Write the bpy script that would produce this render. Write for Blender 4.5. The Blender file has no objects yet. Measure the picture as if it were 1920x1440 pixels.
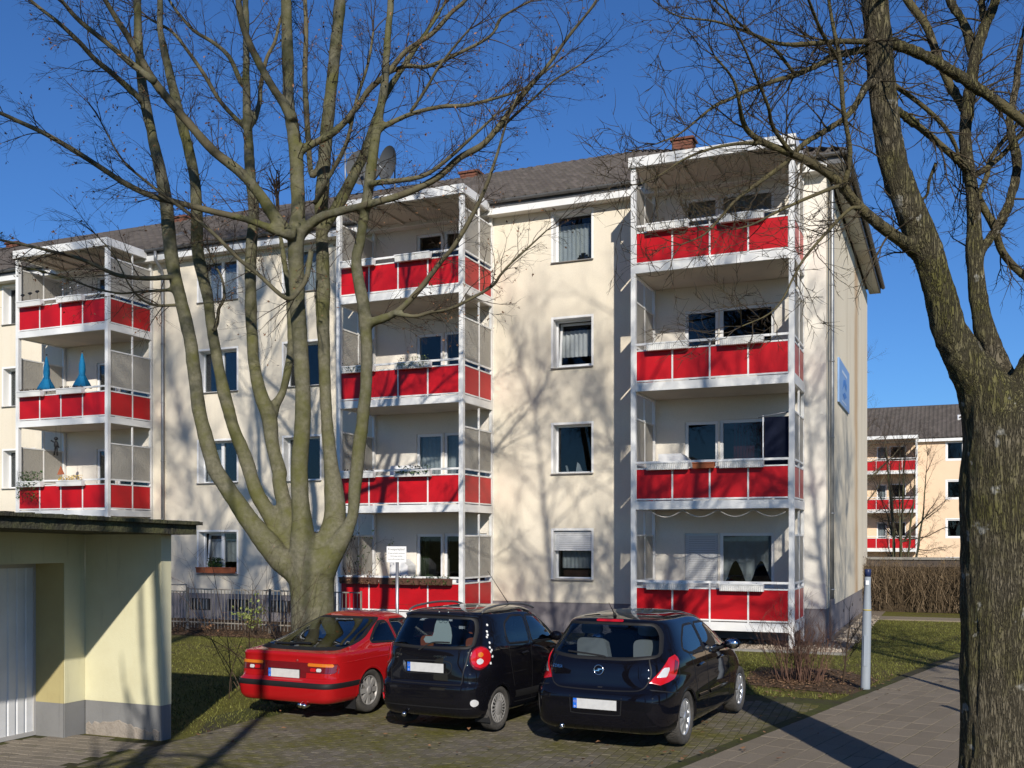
import bpy, bmesh, math, random
import numpy as np
from mathutils import Vector, Matrix, noise
from mathutils.bvhtree import BVHTree

scene = bpy.context.scene
COL = scene.collection
R = math.radians
PI = math.pi

# ------------------------------------------------------------------ camera
# X runs along the facade, Y away from the camera into the block, Z up
YAW = math.atan(820 / 1925)
cam = bpy.data.cameras.new('camera')
cam.sensor_fit = 'HORIZONTAL'
cam.sensor_width = 36.0
cam.lens = 36.1
cam.shift_y = 292 / 1920
cam.clip_start = 0.1
cam.clip_end = 3000
cam_ob = bpy.data.objects.new('camera', cam)
cam_ob.location = (0, 0, 2.4)
cam_ob.rotation_euler = (PI / 2, 0, YAW)
COL.objects.link(cam_ob)
scene.camera = cam_ob

# ------------------------------------------------------------------ sky, sun, exposure
SUN_EL = R(26)
TO_SUN = Vector((0.468 * math.cos(SUN_EL), -0.884 * math.cos(SUN_EL), math.sin(SUN_EL))).normalized()
world = bpy.data.worlds.new('World')
scene.world = world
world.use_nodes = True
wn = world.node_tree.nodes
wl = world.node_tree.links
bg = wn['Background']
sky = wn.new('ShaderNodeTexSky')
sky.sky_type = 'NISHITA'
sky.sun_disc = False
sky.sun_elevation = SUN_EL
sky.sun_rotation = math.atan2(TO_SUN.x, TO_SUN.y)
sky.altitude = 0
sky.air_density = 1.0
sky.dust_density = 0.1
sky.ozone_density = 4.0
# the clear winter sky of the photograph is deeper blue than the model's (one tint over the whole dome)
tint = wn.new('ShaderNodeMix'); tint.data_type = 'RGBA'; tint.blend_type = 'MULTIPLY'
tint.inputs[0].default_value = 1.0
tint.inputs[7].default_value = (0.49, 0.81, 1.22, 1)
wl.new(sky.outputs[0], tint.inputs[6]); wl.new(tint.outputs[2], bg.inputs[0])
bg.inputs[1].default_value = 0.09
sun = bpy.data.lights.new('sun', 'SUN')
sun.energy = 5.0
sun.angle = R(0.53)
sun.color = (1.0, 0.93, 0.82)
sun_ob = bpy.data.objects.new('sun', sun)
sun_ob.rotation_euler = (-TO_SUN).to_track_quat('-Z', 'Y').to_euler()
sun_ob.location = (10, -10, 30)
COL.objects.link(sun_ob)
vs = scene.view_settings
vs.view_transform = 'Standard'
vs.look = 'None'
vs.exposure = 0.0
vs.gamma = 1.0
vs.use_curve_mapping = False
scene.cycles.max_bounces = 8
scene.cycles.transparent_max_bounces = 24
scene.cycles.use_denoising = True

# ------------------------------------------------------------------ object helpers
def tag(o, label=None, cat=None, group=None, kind=None):
    if label: o['label'] = label
    if cat: o['category'] = cat
    if group: o['group'] = group
    if kind: o['kind'] = kind
    return o

def thing(name, label, cat, loc=(0, 0, 0), rz=0.0, group=None):
    o = bpy.data.objects.new(name, None)
    o.empty_display_size = 0.2
    o.location = loc
    o.rotation_euler = (0, 0, rz)
    COL.objects.link(o)
    return tag(o, label, cat, group)

def link_mesh(name, me, parent=None, loc=None, rz=None):
    o = bpy.data.objects.new(name, me)
    COL.objects.link(o)
    if parent is not None: o.parent = parent
    if loc is not None: o.location = loc
    if rz is not None: o.rotation_euler = (0, 0, rz)
    return o

def kids(o):
    return [c for c in o.children]

def copy_tree(o, parent=None):
    c = o.copy()
    COL.objects.link(c)
    c.parent = parent
    for ch in kids(o):
        copy_tree(ch, c)
    return c

class MB:
    """collects geometry and links it as ONE mesh object"""
    def __init__(self):
        self.v = []; self.f = []; self.m = []; self.sm = []
    def add(self, vs, fs, mi=0, smooth=False):
        b = len(self.v)
        self.v.extend([tuple(p) for p in vs])
        for f in fs:
            self.f.append([b + i for i in f]); self.m.append(mi); self.sm.append(smooth)
        return self
    def box(self, x0, y0, z0, x1, y1, z1, mi=0):
        if x1 < x0: x0, x1 = x1, x0
        if y1 < y0: y0, y1 = y1, y0
        if z1 < z0: z0, z1 = z1, z0
        vs = [(x0,y0,z0),(x1,y0,z0),(x1,y1,z0),(x0,y1,z0),(x0,y0,z1),(x1,y0,z1),(x1,y1,z1),(x0,y1,z1)]
        fs = [(0,3,2,1),(4,5,6,7),(0,1,5,4),(1,2,6,5),(2,3,7,6),(3,0,4,7)]
        return self.add(vs, fs, mi)
    def cham(self, x0, y0, z0, x1, y1, z1, c=0.01, mi=0):
        """box whose top edges are chamfered"""
        vs = [(x0,y0,z0),(x1,y0,z0),(x1,y1,z0),(x0,y1,z0),
              (x0,y0,z1-c),(x1,y0,z1-c),(x1,y1,z1-c),(x0,y1,z1-c),
              (x0+c,y0+c,z1),(x1-c,y0+c,z1),(x1-c,y1-c,z1),(x0+c,y1-c,z1)]
        fs = [(0,3,2,1),(0,1,5,4),(1,2,6,5),(2,3,7,6),(3,0,4,7),(4,5,9,8),(5,6,10,9),(6,7,11,10),(7,4,8,11),(8,9,10,11)]
        return self.add(vs, fs, mi)
    def quad(self, a, b, c, d, mi=0):
        return self.add([a, b, c, d], [(0, 1, 2, 3)], mi)
    def prism(self, poly, z0, z1, mi=0, smooth=False):
        n = len(poly)
        vs = [(p[0], p[1], z0) for p in poly] + [(p[0], p[1], z1) for p in poly]
        fs = [tuple(range(n - 1, -1, -1)), tuple(range(n, 2 * n))]
        fs += [(i, (i + 1) % n, n + (i + 1) % n, n + i) for i in range(n)]
        return self.add(vs, fs, mi, smooth)
    def slab(self, poly, axis, a, b, mi=0):
        """extrude a 2-D polygon along x (axis 0) or y (axis 1) from a to b"""
        n = len(poly)
        P = (lambda p, t: (t, p[0], p[1])) if axis == 0 else (lambda p, t: (p[0], t, p[1]))
        vs = [P(p, a) for p in poly] + [P(p, b) for p in poly]
        fs = [tuple(range(n)), tuple(range(2 * n - 1, n - 1, -1))]
        fs += [(i, n + i, n + (i + 1) % n, (i + 1) % n) for i in range(n)]
        return self.add(vs, fs, mi)
    def tube(self, pts, rad, sides=8, cap=True, mi=0, smooth=True):
        pts = [Vector(p) for p in pts]
        n = len(pts)
        if not hasattr(rad, '__len__'): rad = [rad] * n
        t0 = (pts[1] - pts[0]).normalized()
        ref = Vector((0, 0, 1)) if abs(t0.z) < 0.9 else Vector((1, 0, 0))
        u = t0.cross(ref).normalized()
        vs = []
        for i in range(n):
            t = pts[min(i + 1, n - 1)] - pts[max(i - 1, 0)]
            if t.length < 1e-9: t = t0
            t = t.normalized()
            u = (u - t * u.dot(t))
            u = u.normalized() if u.length > 1e-6 else t.orthogonal().normalized()
            w = t.cross(u)
            for k in range(sides):
                a = 2 * PI * k / sides
                q = pts[i] + (u * math.cos(a) + w * math.sin(a)) * rad[i]
                vs.append((q.x, q.y, q.z))
        fs = []
        for i in range(n - 1):
            for k in range(sides):
                a = i * sides + k; b = i * sides + (k + 1) % sides
                fs.append((a, b, b + sides, a + sides))
        if cap:
            fs.append(tuple(range(sides - 1, -1, -1)))
            fs.append(tuple(range((n - 1) * sides, n * sides)))
        return self.add(vs, fs, mi, smooth)
    def lathe(self, prof, seg=24, axis='z', c=(0, 0, 0), mi=0, smooth=True, closed=False):
        """prof: (radius, height) pairs"""
        vs = []
        for r, h in prof:
            for k in range(seg):
                a = 2 * PI * k / seg
                p = (r * math.cos(a), r * math.sin(a), h)
                if axis == 'x': p = (p[2], p[0], p[1])
                elif axis == 'y': p = (p[0], p[2], p[1])
                vs.append((p[0] + c[0], p[1] + c[1], p[2] + c[2]))
        n = len(prof); fs = []
        for i in range(n if closed else n - 1):
            j = (i + 1) % n
            for k in range(seg):
                k2 = (k + 1) % seg
                fs.append((i * seg + k, i * seg + k2, j * seg + k2, j * seg + k))
        if not closed:
            fs.append(tuple(range(seg - 1, -1, -1)))
            fs.append(tuple(range((n - 1) * seg, n * seg)))
        return self.add(vs, fs, mi, smooth)
    def ball(self, c, r, seg=8, rings=5, sc=(1, 1, 1), mi=0):
        prof_v = []; fs = []
        for i in range(1, rings):
            th = PI * i / rings
            for k in range(seg):
                a = 2 * PI * k / seg
                prof_v.append((c[0] + r * sc[0] * math.sin(th) * math.cos(a), c[1] + r * sc[1] * math.sin(th) * math.sin(a), c[2] + r * sc[2] * math.cos(th)))
        top = len(prof_v); prof_v.append((c[0], c[1], c[2] + r * sc[2])); prof_v.append((c[0], c[1], c[2] - r * sc[2]))
        for i in range(rings - 2):
            for k in range(seg):
                k2 = (k + 1) % seg
                fs.append((i * seg + k, (i + 1) * seg + k, (i + 1) * seg + k2, i * seg + k2))
        for k in range(seg):
            k2 = (k + 1) % seg
            fs.append((top, k, k2)); fs.append((top + 1, (rings - 2) * seg + k2, (rings - 2) * seg + k))
        return self.add(prof_v, fs, mi, True)
    def mesh(self, name, *mats):
        me = bpy.data.meshes.new(name)
        me.from_pydata(self.v, [], self.f)
        for m in mats: me.materials.append(m)
        if len(mats) > 1: me.polygons.foreach_set('material_index', self.m)
        if any(self.sm): me.polygons.foreach_set('use_smooth', self.sm)
        me.update()
        return me
    def build(self, name, mat, parent=None, loc=None, rz=None):
        mats = mat if isinstance(mat, (list, tuple)) else [mat]
        return link_mesh(name, self.mesh(name, *mats), parent, loc, rz)

def np_mesh(name, V, F, mat, smooth=False):
    """V (n,3) array, F (m,k) array of equal-sized faces"""
    V = np.asarray(V, dtype=np.float32); F = np.asarray(F, dtype=np.int32)
    me = bpy.data.meshes.new(name)
    m, k = F.shape
    me.vertices.add(len(V)); me.vertices.foreach_set('co', V.ravel())
    me.loops.add(m * k); me.loops.foreach_set('vertex_index', F.ravel())
    me.polygons.add(m)
    me.polygons.foreach_set('loop_start', np.arange(0, m * k, k, dtype=np.int32))
    if smooth: me.polygons.foreach_set('use_smooth', np.ones(m, dtype=bool))
    me.materials.append(mat)
    me.update(calc_edges=True); me.validate()
    return me

# ------------------------------------------------------------------ materials
MATS = {}
def nodes_of(name):
    m = bpy.data.materials.new(name); m.use_nodes = True
    nt = m.node_tree
    return m, nt, nt.nodes['Principled BSDF']

def tex_noise(nt, scale, detail=4, rough=0.55, vec=None, dist=0.0):
    n = nt.nodes.new('ShaderNodeTexNoise')
    n.inputs['Scale'].default_value = scale; n.inputs['Detail'].default_value = detail
    n.inputs['Roughness'].default_value = rough; n.inputs['Distortion'].default_value = dist
    if vec is not None: nt.links.new(vec, n.inputs['Vector'])
    return n.outputs['Fac']

def coords(nt, kind='Object', scale=None):
    tc = nt.nodes.new('ShaderNodeTexCoord')
    o = tc.outputs[kind]
    if scale:
        mp = nt.nodes.new('ShaderNodeMapping'); mp.inputs['Scale'].default_value = scale
        nt.links.new(o, mp.inputs['Vector']); o = mp.outputs[0]
    return o

def world_pos(nt, scale=None):
    g = nt.nodes.new('ShaderNodeNewGeometry'); o = g.outputs['Position']
    if scale:
        mp = nt.nodes.new('ShaderNodeMapping'); mp.inputs['Scale'].default_value = scale
        nt.links.new(o, mp.inputs['Vector']); o = mp.outputs[0]
    return o

def ramp(nt, fac, stops):
    r = nt.nodes.new('ShaderNodeValToRGB'); e = r.color_ramp.elements
    while len(e) < len(stops): e.new(0.5)
    for i, (p, c) in enumerate(stops):
        e[i].position = p
        e[i].color = (c, c, c, 1) if not hasattr(c, '__len__') else (*c, 1)
    nt.links.new(fac, r.inputs[0])
    return r.outputs[0]

def mix(nt, fac, a, b, mode='MIX'):
    m = nt.nodes.new('ShaderNodeMix'); m.data_type = 'RGBA'; m.blend_type = mode
    for sock, val in ((m.inputs[0], fac), (m.inputs[6], a), (m.inputs[7], b)):
        if isinstance(val, bpy.types.NodeSocket): nt.links.new(val, sock)
        elif hasattr(val, '__len__'): sock.default_value = (*val, 1)
        else: sock.default_value = val
    return m.outputs[2]

def mathn(nt, op, a, b=None):
    m = nt.nodes.new('ShaderNodeMath'); m.operation = op
    for s, val in ((m.inputs[0], a), (m.inputs[1], b)):
        if val is None: continue
        if isinstance(val, bpy.types.NodeSocket): nt.links.new(val, s)
        else: s.default_value = val
    return m.outputs[0]

def bump(nt, b, height, strength=0.3, dist=0.02):
    n = nt.nodes.new('ShaderNodeBump')
    n.inputs['Strength'].default_value = strength; n.inputs['Distance'].default_value = dist
    nt.links.new(height, n.inputs['Height']); nt.links.new(n.outputs[0], b.inputs['Normal'])

def mat(name, col, rough=0.6, spec=0.3, metal=0.0, var=None, vscale=3.0, bmp=None, coat=0.0, wpos=False, isl=0.0):
    """base colour; var = second colour blended in by noise; bmp = (scale, strength, distance); isl = per-piece brightness spread"""
    if name in MATS: return MATS[name]
    m, nt, b = nodes_of(name)
    vec = world_pos(nt) if wpos else coords(nt)
    c = None
    if var:
        f = ramp(nt, tex_noise(nt, vscale, 6, 0.6, vec), [(0.35, 0.0), (0.68, 1.0)])
        c = mix(nt, f, col, var)
    if isl:
        g = nt.nodes.new('ShaderNodeNewGeometry'); oi = nt.nodes.new('ShaderNodeObjectInfo')
        rnd = mathn(nt, 'FRACT', mathn(nt, 'ADD', g.outputs['Random Per Island'], oi.outputs['Random']))
        k = mathn(nt, 'ADD', mathn(nt, 'MULTIPLY', rnd, 2 * isl), 1 - isl)
        cc = nt.nodes.new('ShaderNodeCombineColor')
        for i in range(3): nt.links.new(k, cc.inputs[i])
        c = mix(nt, 1.0, c if c is not None else col, cc.outputs[0], 'MULTIPLY')
    if c is not None: nt.links.new(c, b.inputs['Base Color'])
    else: b.inputs['Base Color'].default_value = (*col, 1)
    b.inputs['Roughness'].default_value = rough
    b.inputs['Specular IOR Level'].default_value = spec
    b.inputs['Metallic'].default_value = metal
    if coat:
        b.inputs['Coat Weight'].default_value = coat; b.inputs['Coat Roughness'].default_value = 0.03
    if bmp: bump(nt, b, tex_noise(nt, bmp[0], 5, 0.6, vec), bmp[1], bmp[2])
    MATS[name] = m
    return m

def glass(name, tint=(0.75, 0.8, 0.8), ior=1.5, refl=1.0):
    if name in MATS: return MATS[name]
    m = bpy.data.materials.new(name); m.use_nodes = True
    nt = m.node_tree; nt.nodes.clear()
    out = nt.nodes.new('ShaderNodeOutputMaterial')
    tr = nt.nodes.new('ShaderNodeBsdfTransparent'); tr.inputs[0].default_value = (*tint, 1)
    gl = nt.nodes.new('ShaderNodeBsdfGlossy'); gl.inputs['Roughness'].default_value = 0.01
    fr = nt.nodes.new('ShaderNodeFresnel'); fr.inputs[0].default_value = ior
    mx = nt.nodes.new('ShaderNodeMixShader')
    fac = mathn(nt, 'MINIMUM', mathn(nt, 'MULTIPLY', fr.outputs[0], refl), 1.0)
    nt.links.new(fac, mx.inputs[0])
    nt.links.new(tr.outputs[0], mx.inputs[1]); nt.links.new(gl.outputs[0], mx.inputs[2])
    nt.links.new(mx.outputs[0], out.inputs[0])
    MATS[name] = m
    return m

def frosted(name, col):
    m = bpy.data.materials.new(name); m.use_nodes = True
    nt = m.node_tree; nt.nodes.clear()
    out = nt.nodes.new('ShaderNodeOutputMaterial')
    d = nt.nodes.new('ShaderNodeBsdfPrincipled'); d.inputs['Roughness'].default_value = 0.35
    d.inputs['Base Color'].default_value = (*col, 1)
    t = nt.nodes.new('ShaderNodeBsdfTranslucent'); t.inputs[0].default_value = (*col, 1)
    mx = nt.nodes.new('ShaderNodeMixShader'); mx.inputs[0].default_value = 0.5
    v = nt.nodes.new('ShaderNodeTexVoronoi'); v.inputs['Scale'].default_value = 24
    nt.links.new(coords(nt), v.inputs['Vector'])
    bp = nt.nodes.new('ShaderNodeBump'); bp.inputs['Strength'].default_value = 1.0; bp.inputs['Distance'].default_value = 0.01
    nt.links.new(v.outputs['Distance'], bp.inputs['Height'])
    nt.links.new(bp.outputs[0], d.inputs['Normal']); nt.links.new(bp.outputs[0], t.inputs['Normal'])
    nt.links.new(d.outputs[0], mx.inputs[1]); nt.links.new(t.outputs[0], mx.inputs[2])
    nt.links.new(mx.outputs[0], out.inputs[0])
    MATS[name] = m
    return m

def catmull(P, k):
    """resample a list of tuples (any dimension) with k samples per span"""
    P = [np.array(p, dtype=float) for p in P]
    P = [2 * P[0] - P[1]] + P + [2 * P[-1] - P[-2]]
    out = []
    for i in range(1, len(P) - 2):
        a, b, c, d = P[i - 1], P[i], P[i + 1], P[i + 2]
        for j in range(k):
            t = j / k
            out.append(0.5 * ((2 * b) + (-a + c) * t + (2 * a - 5 * b + 4 * c - d) * t * t + (-a + 3 * b - 3 * c + d) * t ** 3))
    out.append(P[-2])
    return out

def text_mesh(txt, size, m, align='CENTER', depth=0.0):
    cu = bpy.data.curves.new('lettering', 'FONT')
    cu.body = txt; cu.size = size; cu.align_x = align; cu.extrude = depth
    cu.resolution_u = 3
    ob = bpy.data.objects.new('lettering', cu)
    COL.objects.link(ob)
    dg = bpy.context.evaluated_depsgraph_get()
    me = bpy.data.meshes.new_from_object(ob.evaluated_get(dg))
    bpy.data.objects.remove(ob)
    me.materials.clear(); me.materials.append(m)
    return me

# ------------------------------------------------------------------ palette
WHITE = mat('white coated metal', (0.80, 0.80, 0.79), 0.35, 0.4, var=(0.72, 0.72, 0.70), vscale=1.4)
PVC = mat('white window plastic', (0.80, 0.81, 0.82), 0.35, 0.4)
RED = mat('red laminate panel', (0.50, 0.006, 0.012), 0.38, 0.3, var=(0.41, 0.008, 0.013), vscale=1.6, isl=0.10)
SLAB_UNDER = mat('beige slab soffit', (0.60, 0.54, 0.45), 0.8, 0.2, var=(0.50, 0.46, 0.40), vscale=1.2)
SCREEN = frosted('frosted wired glass', (0.60, 0.575, 0.52))
ZINC = mat('grey zinc', (0.34, 0.35, 0.36), 0.45, 0.4, 0.6, var=(0.26, 0.27, 0.28), vscale=4)
DARKMETAL = mat('dark gutter zinc', (0.17, 0.17, 0.17), 0.5, 0.4, 0.5, var=(0.12, 0.12, 0.12), vscale=5)
SILL = mat('grey sill metal', (0.22, 0.21, 0.20), 0.5, 0.3)
PANE = glass('window glass', (0.72, 0.75, 0.76), 1.5, 0.9)
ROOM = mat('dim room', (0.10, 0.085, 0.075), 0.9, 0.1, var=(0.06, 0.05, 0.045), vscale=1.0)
CURTAIN = mat('white net curtain', (0.70, 0.71, 0.72), 0.9, 0.1, var=(0.62, 0.63, 0.65), vscale=9)
BLIND = mat('grey roller shutter', (0.55, 0.56, 0.57), 0.5, 0.3)
BLACK = mat('black rubber', (0.012, 0.012, 0.013), 0.6, 0.3)
TERRA = mat('terracotta plastic', (0.42, 0.13, 0.06), 0.6, 0.2, var=(0.36, 0.11, 0.05), vscale=8)
BROWNBOX = mat('dark brown planter plastic', (0.10, 0.05, 0.035), 0.6, 0.25, var=(0.14, 0.07, 0.05), vscale=6)
LEAF = mat('evergreen leaf', (0.045, 0.085, 0.022), 0.55, 0.25, isl=0.5)
LEAFY = mat('yellow green leaf', (0.20, 0.24, 0.06), 0.55, 0.25, isl=0.4)
YELLOW = mat('yellow petal', (0.75, 0.50, 0.03), 0.6, 0.2, isl=0.2)
DRYTWIG = mat('dry twig', (0.085, 0.06, 0.042), 0.85, 0.1, isl=0.4)
DRYLEAF = mat('dry brown leaf', (0.20, 0.105, 0.055), 0.8, 0.15, isl=0.65)
LITTER = mat('weathered fallen leaf', (0.145, 0.088, 0.052), 0.9, 0.1, isl=0.7)
STEEL = mat('galvanised steel', (0.45, 0.46, 0.47), 0.4, 0.4, 0.8)

def facade_mat(name, col, dirt, streak=None, drip=None):
    m, nt, b = nodes_of(name)
    p = world_pos(nt)
    f = ramp(nt, tex_noise(nt, 0.55, 6, 0.6, p), [(0.35, 0.0), (0.75, 1.0)])
    c = mix(nt, f, col, dirt)
    fine = ramp(nt, tex_noise(nt, 60, 3, 0.6, p), [(0.3, 0.93), (0.7, 1.04)])
    c = mix(nt, 1.0, c, fine, 'MULTIPLY')
    if drip:
        s = ramp(nt, tex_noise(nt, 2.6, 5, 0.65, world_pos(nt, (1, 1, 0.06)), 0.15), [(0.52, 0.0), (0.75, 0.35)])
        c = mix(nt, s, c, drip)
    if streak:
        ps = world_pos(nt, (1, 0.9, 0.05))
        s = ramp(nt, tex_noise(nt, 1.9, 5, 0.65, ps, 0.2), [(0.50, 0.0), (0.70, 1.0)])
        c = mix(nt, mathn(nt, 'MULTIPLY', s, 0.7), c, streak)
        # one strong rust run below a leaking gutter joint
        g = nt.nodes.new('ShaderNodeNewGeometry'); sp = nt.nodes.new('ShaderNodeSeparateXYZ')
        nt.links.new(g.outputs['Position'], sp.inputs[0])
        wob = mathn(nt, 'MULTIPLY', mathn(nt, 'SUBTRACT', tex_noise(nt, 1.2, 4, 0.6, p), 0.5), 1.2)
        d = mathn(nt, 'ABSOLUTE', mathn(nt, 'SUBTRACT', mathn(nt, 'ADD', sp.outputs['Y'], wob), 33.4))
        k = ramp(nt, d, [(0.15, 1.0), (0.95, 0.0)])
        k = mathn(nt, 'MULTIPLY', k, ramp(nt, tex_noise(nt, 3.0, 5, 0.7, world_pos(nt, (1, 2.5, 0.08))), [(0.3, 0.15), (0.6, 0.85)]))
        c = mix(nt, k, c, (0.46, 0.255, 0.095))
    nt.links.new(c, b.inputs['Base Color'])
    b.inputs['Roughness'].default_value = 0.9; b.inputs['Specular IOR Level'].default_value = 0.15
    bump(nt, b, tex_noise(nt, 130, 3, 0.6, p), 0.35, 0.004)
    MATS[name] = m
    return m

CREAM = facade_mat('cream facade render', (0.76, 0.695, 0.57), (0.715, 0.645, 0.52), drip=(0.58, 0.50, 0.38))
CREAM_G = facade_mat('stained cream gable render', (0.80, 0.72, 0.57), (0.75, 0.665, 0.52), (0.55, 0.47, 0.34))
LOGGIA = facade_mat('off-white balcony wall render', (0.79, 0.745, 0.665), (0.745, 0.70, 0.62))
PEACH = facade_mat('peach facade render', (0.78, 0.60, 0.42), (0.73, 0.55, 0.38))
PLINTH = facade_mat('grey plinth render', (0.26, 0.24, 0.25), (0.20, 0.185, 0.19))
REVEAL = mat('white window surround paint', (0.80, 0.80, 0.79), 0.7, 0.2)

def tile_mat():
    m, nt, b = nodes_of('weathered concrete roof tile')
    p = world_pos(nt)
    g = nt.nodes.new('ShaderNodeNewGeometry'); oi = nt.nodes.new('ShaderNodeObjectInfo')
    rnd = mathn(nt, 'FRACT', mathn(nt, 'ADD', g.outputs['Random Per Island'], oi.outputs['Random']))
    c = ramp(nt, rnd, [(0.0, (0.066, 0.055, 0.050)), (0.5, (0.084, 0.071, 0.064)), (1.0, (0.104, 0.088, 0.080))])
    f = ramp(nt, tex_noise(nt, 2.2, 6, 0.65, p), [(0.42, 0.0), (0.7, 0.6)])
    c = mix(nt, f, c, (0.060, 0.056, 0.045))
    nt.links.new(c, b.inputs['Base Color']); b.inputs['Roughness'].default_value = 0.85
    bump(nt, b, tex_noise(nt, 45, 4, 0.6, p), 0.4, 0.01)
    return m
TILE = tile_mat()

def ground_mat():
    m, nt, b = nodes_of('winter lawn and soil')
    p = world_pos(nt)
    big = tex_noise(nt, 0.35, 5, 0.6, p)
    mid = tex_noise(nt, 2.4, 6, 0.65, p)
    fine = tex_noise(nt, 26, 5, 0.7, p)
    grass = mix(nt, ramp(nt, fine, [(0.3, 0.0), (0.7, 1.0)]), (0.075, 0.076, 0.016), (0.17, 0.158, 0.042))
    soil = mix(nt, ramp(nt, fine, [(0.3, 0.0), (0.7, 1.0)]), (0.055, 0.040, 0.026), (0.125, 0.095, 0.062))
    k = ramp(nt, mathn(nt, 'ADD', mathn(nt, 'MULTIPLY', big, 0.55), mathn(nt, 'MULTIPLY', mid, 0.45)), [(0.50, 0.0), (0.62, 0.7)])
    c = mix(nt, k, grass, soil)
    nt.links.new(c, b.inputs['Base Color']); b.inputs['Roughness'].default_value = 0.95
    b.inputs['Specular IOR Level'].default_value = 0.1
    bump(nt, b, fine, 0.8, 0.03)
    return m
GROUND = ground_mat()
SOIL = mat('leaf-strewn garden soil', (0.075, 0.052, 0.034), 0.95, 0.1, var=(0.15, 0.10, 0.062), vscale=9, bmp=(25, 0.9, 0.03), wpos=True)
GRAVEL_BED = mat('sandy gravel bed', (0.24, 0.20, 0.155), 0.95, 0.1, var=(0.16, 0.13, 0.10), vscale=25, bmp=(60, 0.8, 0.02), wpos=True)

def paver_mat(name, col, col2, moss, lo, hi, xgrad=None):
    m, nt, b = nodes_of(name)
    p = world_pos(nt)
    g = nt.nodes.new('ShaderNodeNewGeometry'); oi = nt.nodes.new('ShaderNodeObjectInfo')
    rnd = mathn(nt, 'FRACT', mathn(nt, 'ADD', g.outputs['Random Per Island'], oi.outputs['Random']))
    c = mix(nt, rnd, col, col2)
    spk = ramp(nt, tex_noise(nt, 70, 4, 0.7, p), [(0.3, 0.8), (0.7, 1.15)])
    c = mix(nt, 1.0, c, spk, 'MULTIPLY')
    n1 = mathn(nt, 'ADD', mathn(nt, 'MULTIPLY', tex_noise(nt, 0.9, 5, 0.6, p), 0.6), mathn(nt, 'MULTIPLY', tex_noise(nt, 7, 5, 0.7, p), 0.4))
    k = ramp(nt, n1, [(lo, 0.0), (hi, 0.9)])
    mossc = mix(nt, ramp(nt, tex_noise(nt, 22, 5, 0.7, p), [(0.3, 0.0), (0.7, 1.0)]), moss, tuple(x * 1.9 for x in moss))
    c = mix(nt, k, c, mossc)
    nt.links.new(c, b.inputs['Base Color']); b.inputs['Roughness'].default_value = 0.92
    b.inputs['Specular IOR Level'].default_value = 0.15
    bump(nt, b, tex_noise(nt, 55, 5, 0.7, p), 0.6, 0.012)
    return m
PAVER_PARK = paver_mat('mossy grey paver', (0.135, 0.118, 0.092), (0.185, 0.162, 0.128), (0.075, 0.070, 0.014), 0.42, 0.60)
PAVER_PATH = paver_mat('grey concrete paver', (0.200, 0.168, 0.126), (0.235, 0.198, 0.150), (0.085, 0.075, 0.030), 0.60, 0.80)
PAVER_GAR = paver_mat('sandy grey paver', (0.20, 0.175, 0.145), (0.26, 0.225, 0.185), (0.060, 0.064, 0.015), 0.55, 0.70)
JOINT = paver_mat('mossy joint sand', (0.045, 0.040, 0.026), (0.06, 0.052, 0.034), (0.05, 0.058, 0.012), 0.40, 0.62)
KERB = mat('grey kerb concrete', (0.27, 0.26, 0.24), 0.9, 0.15, var=(0.2, 0.19, 0.17), vscale=5, bmp=(50, 0.4, 0.01), wpos=True)

rng = random.Random(7)
nrng = np.random.default_rng(7)

# ------------------------------------------------------------------ ground (drops 1.5 m towards the far block)
def terrain(y):
    t = min(max((y - 41.0) / 8.0, 0.0), 1.0)
    return -1.54 * t * t * (3 - 2 * t)
ys = [-1500, -300, -80, -20, 0, 10, 20, 30, 40] + [41 + k for k in range(9)] + [55, 80, 150, 400, 1500]
xs = [-1500, -400, -100, -50, -30, -20, -10, 0, 10, 20, 40, 100, 400, 1500]
g = MB()
for j in range(len(ys) - 1):
    for i in range(len(xs) - 1):
        g.quad((xs[i], ys[j], terrain(ys[j])), (xs[i+1], ys[j], terrain(ys[j])), (xs[i+1], ys[j+1], terrain(ys[j+1])), (xs[i], ys[j+1], terrain(ys[j+1])))
tag(g.build('ground', GROUND), kind='structure')

# ------------------------------------------------------------------ paved yard, garage apron, path
PA = R(-12.8)                       # the path runs 12.8 degrees east of the block's depth axis
def path_edge_x(y): return -2.72 + 0.227 * (y - 10.55)

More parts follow.
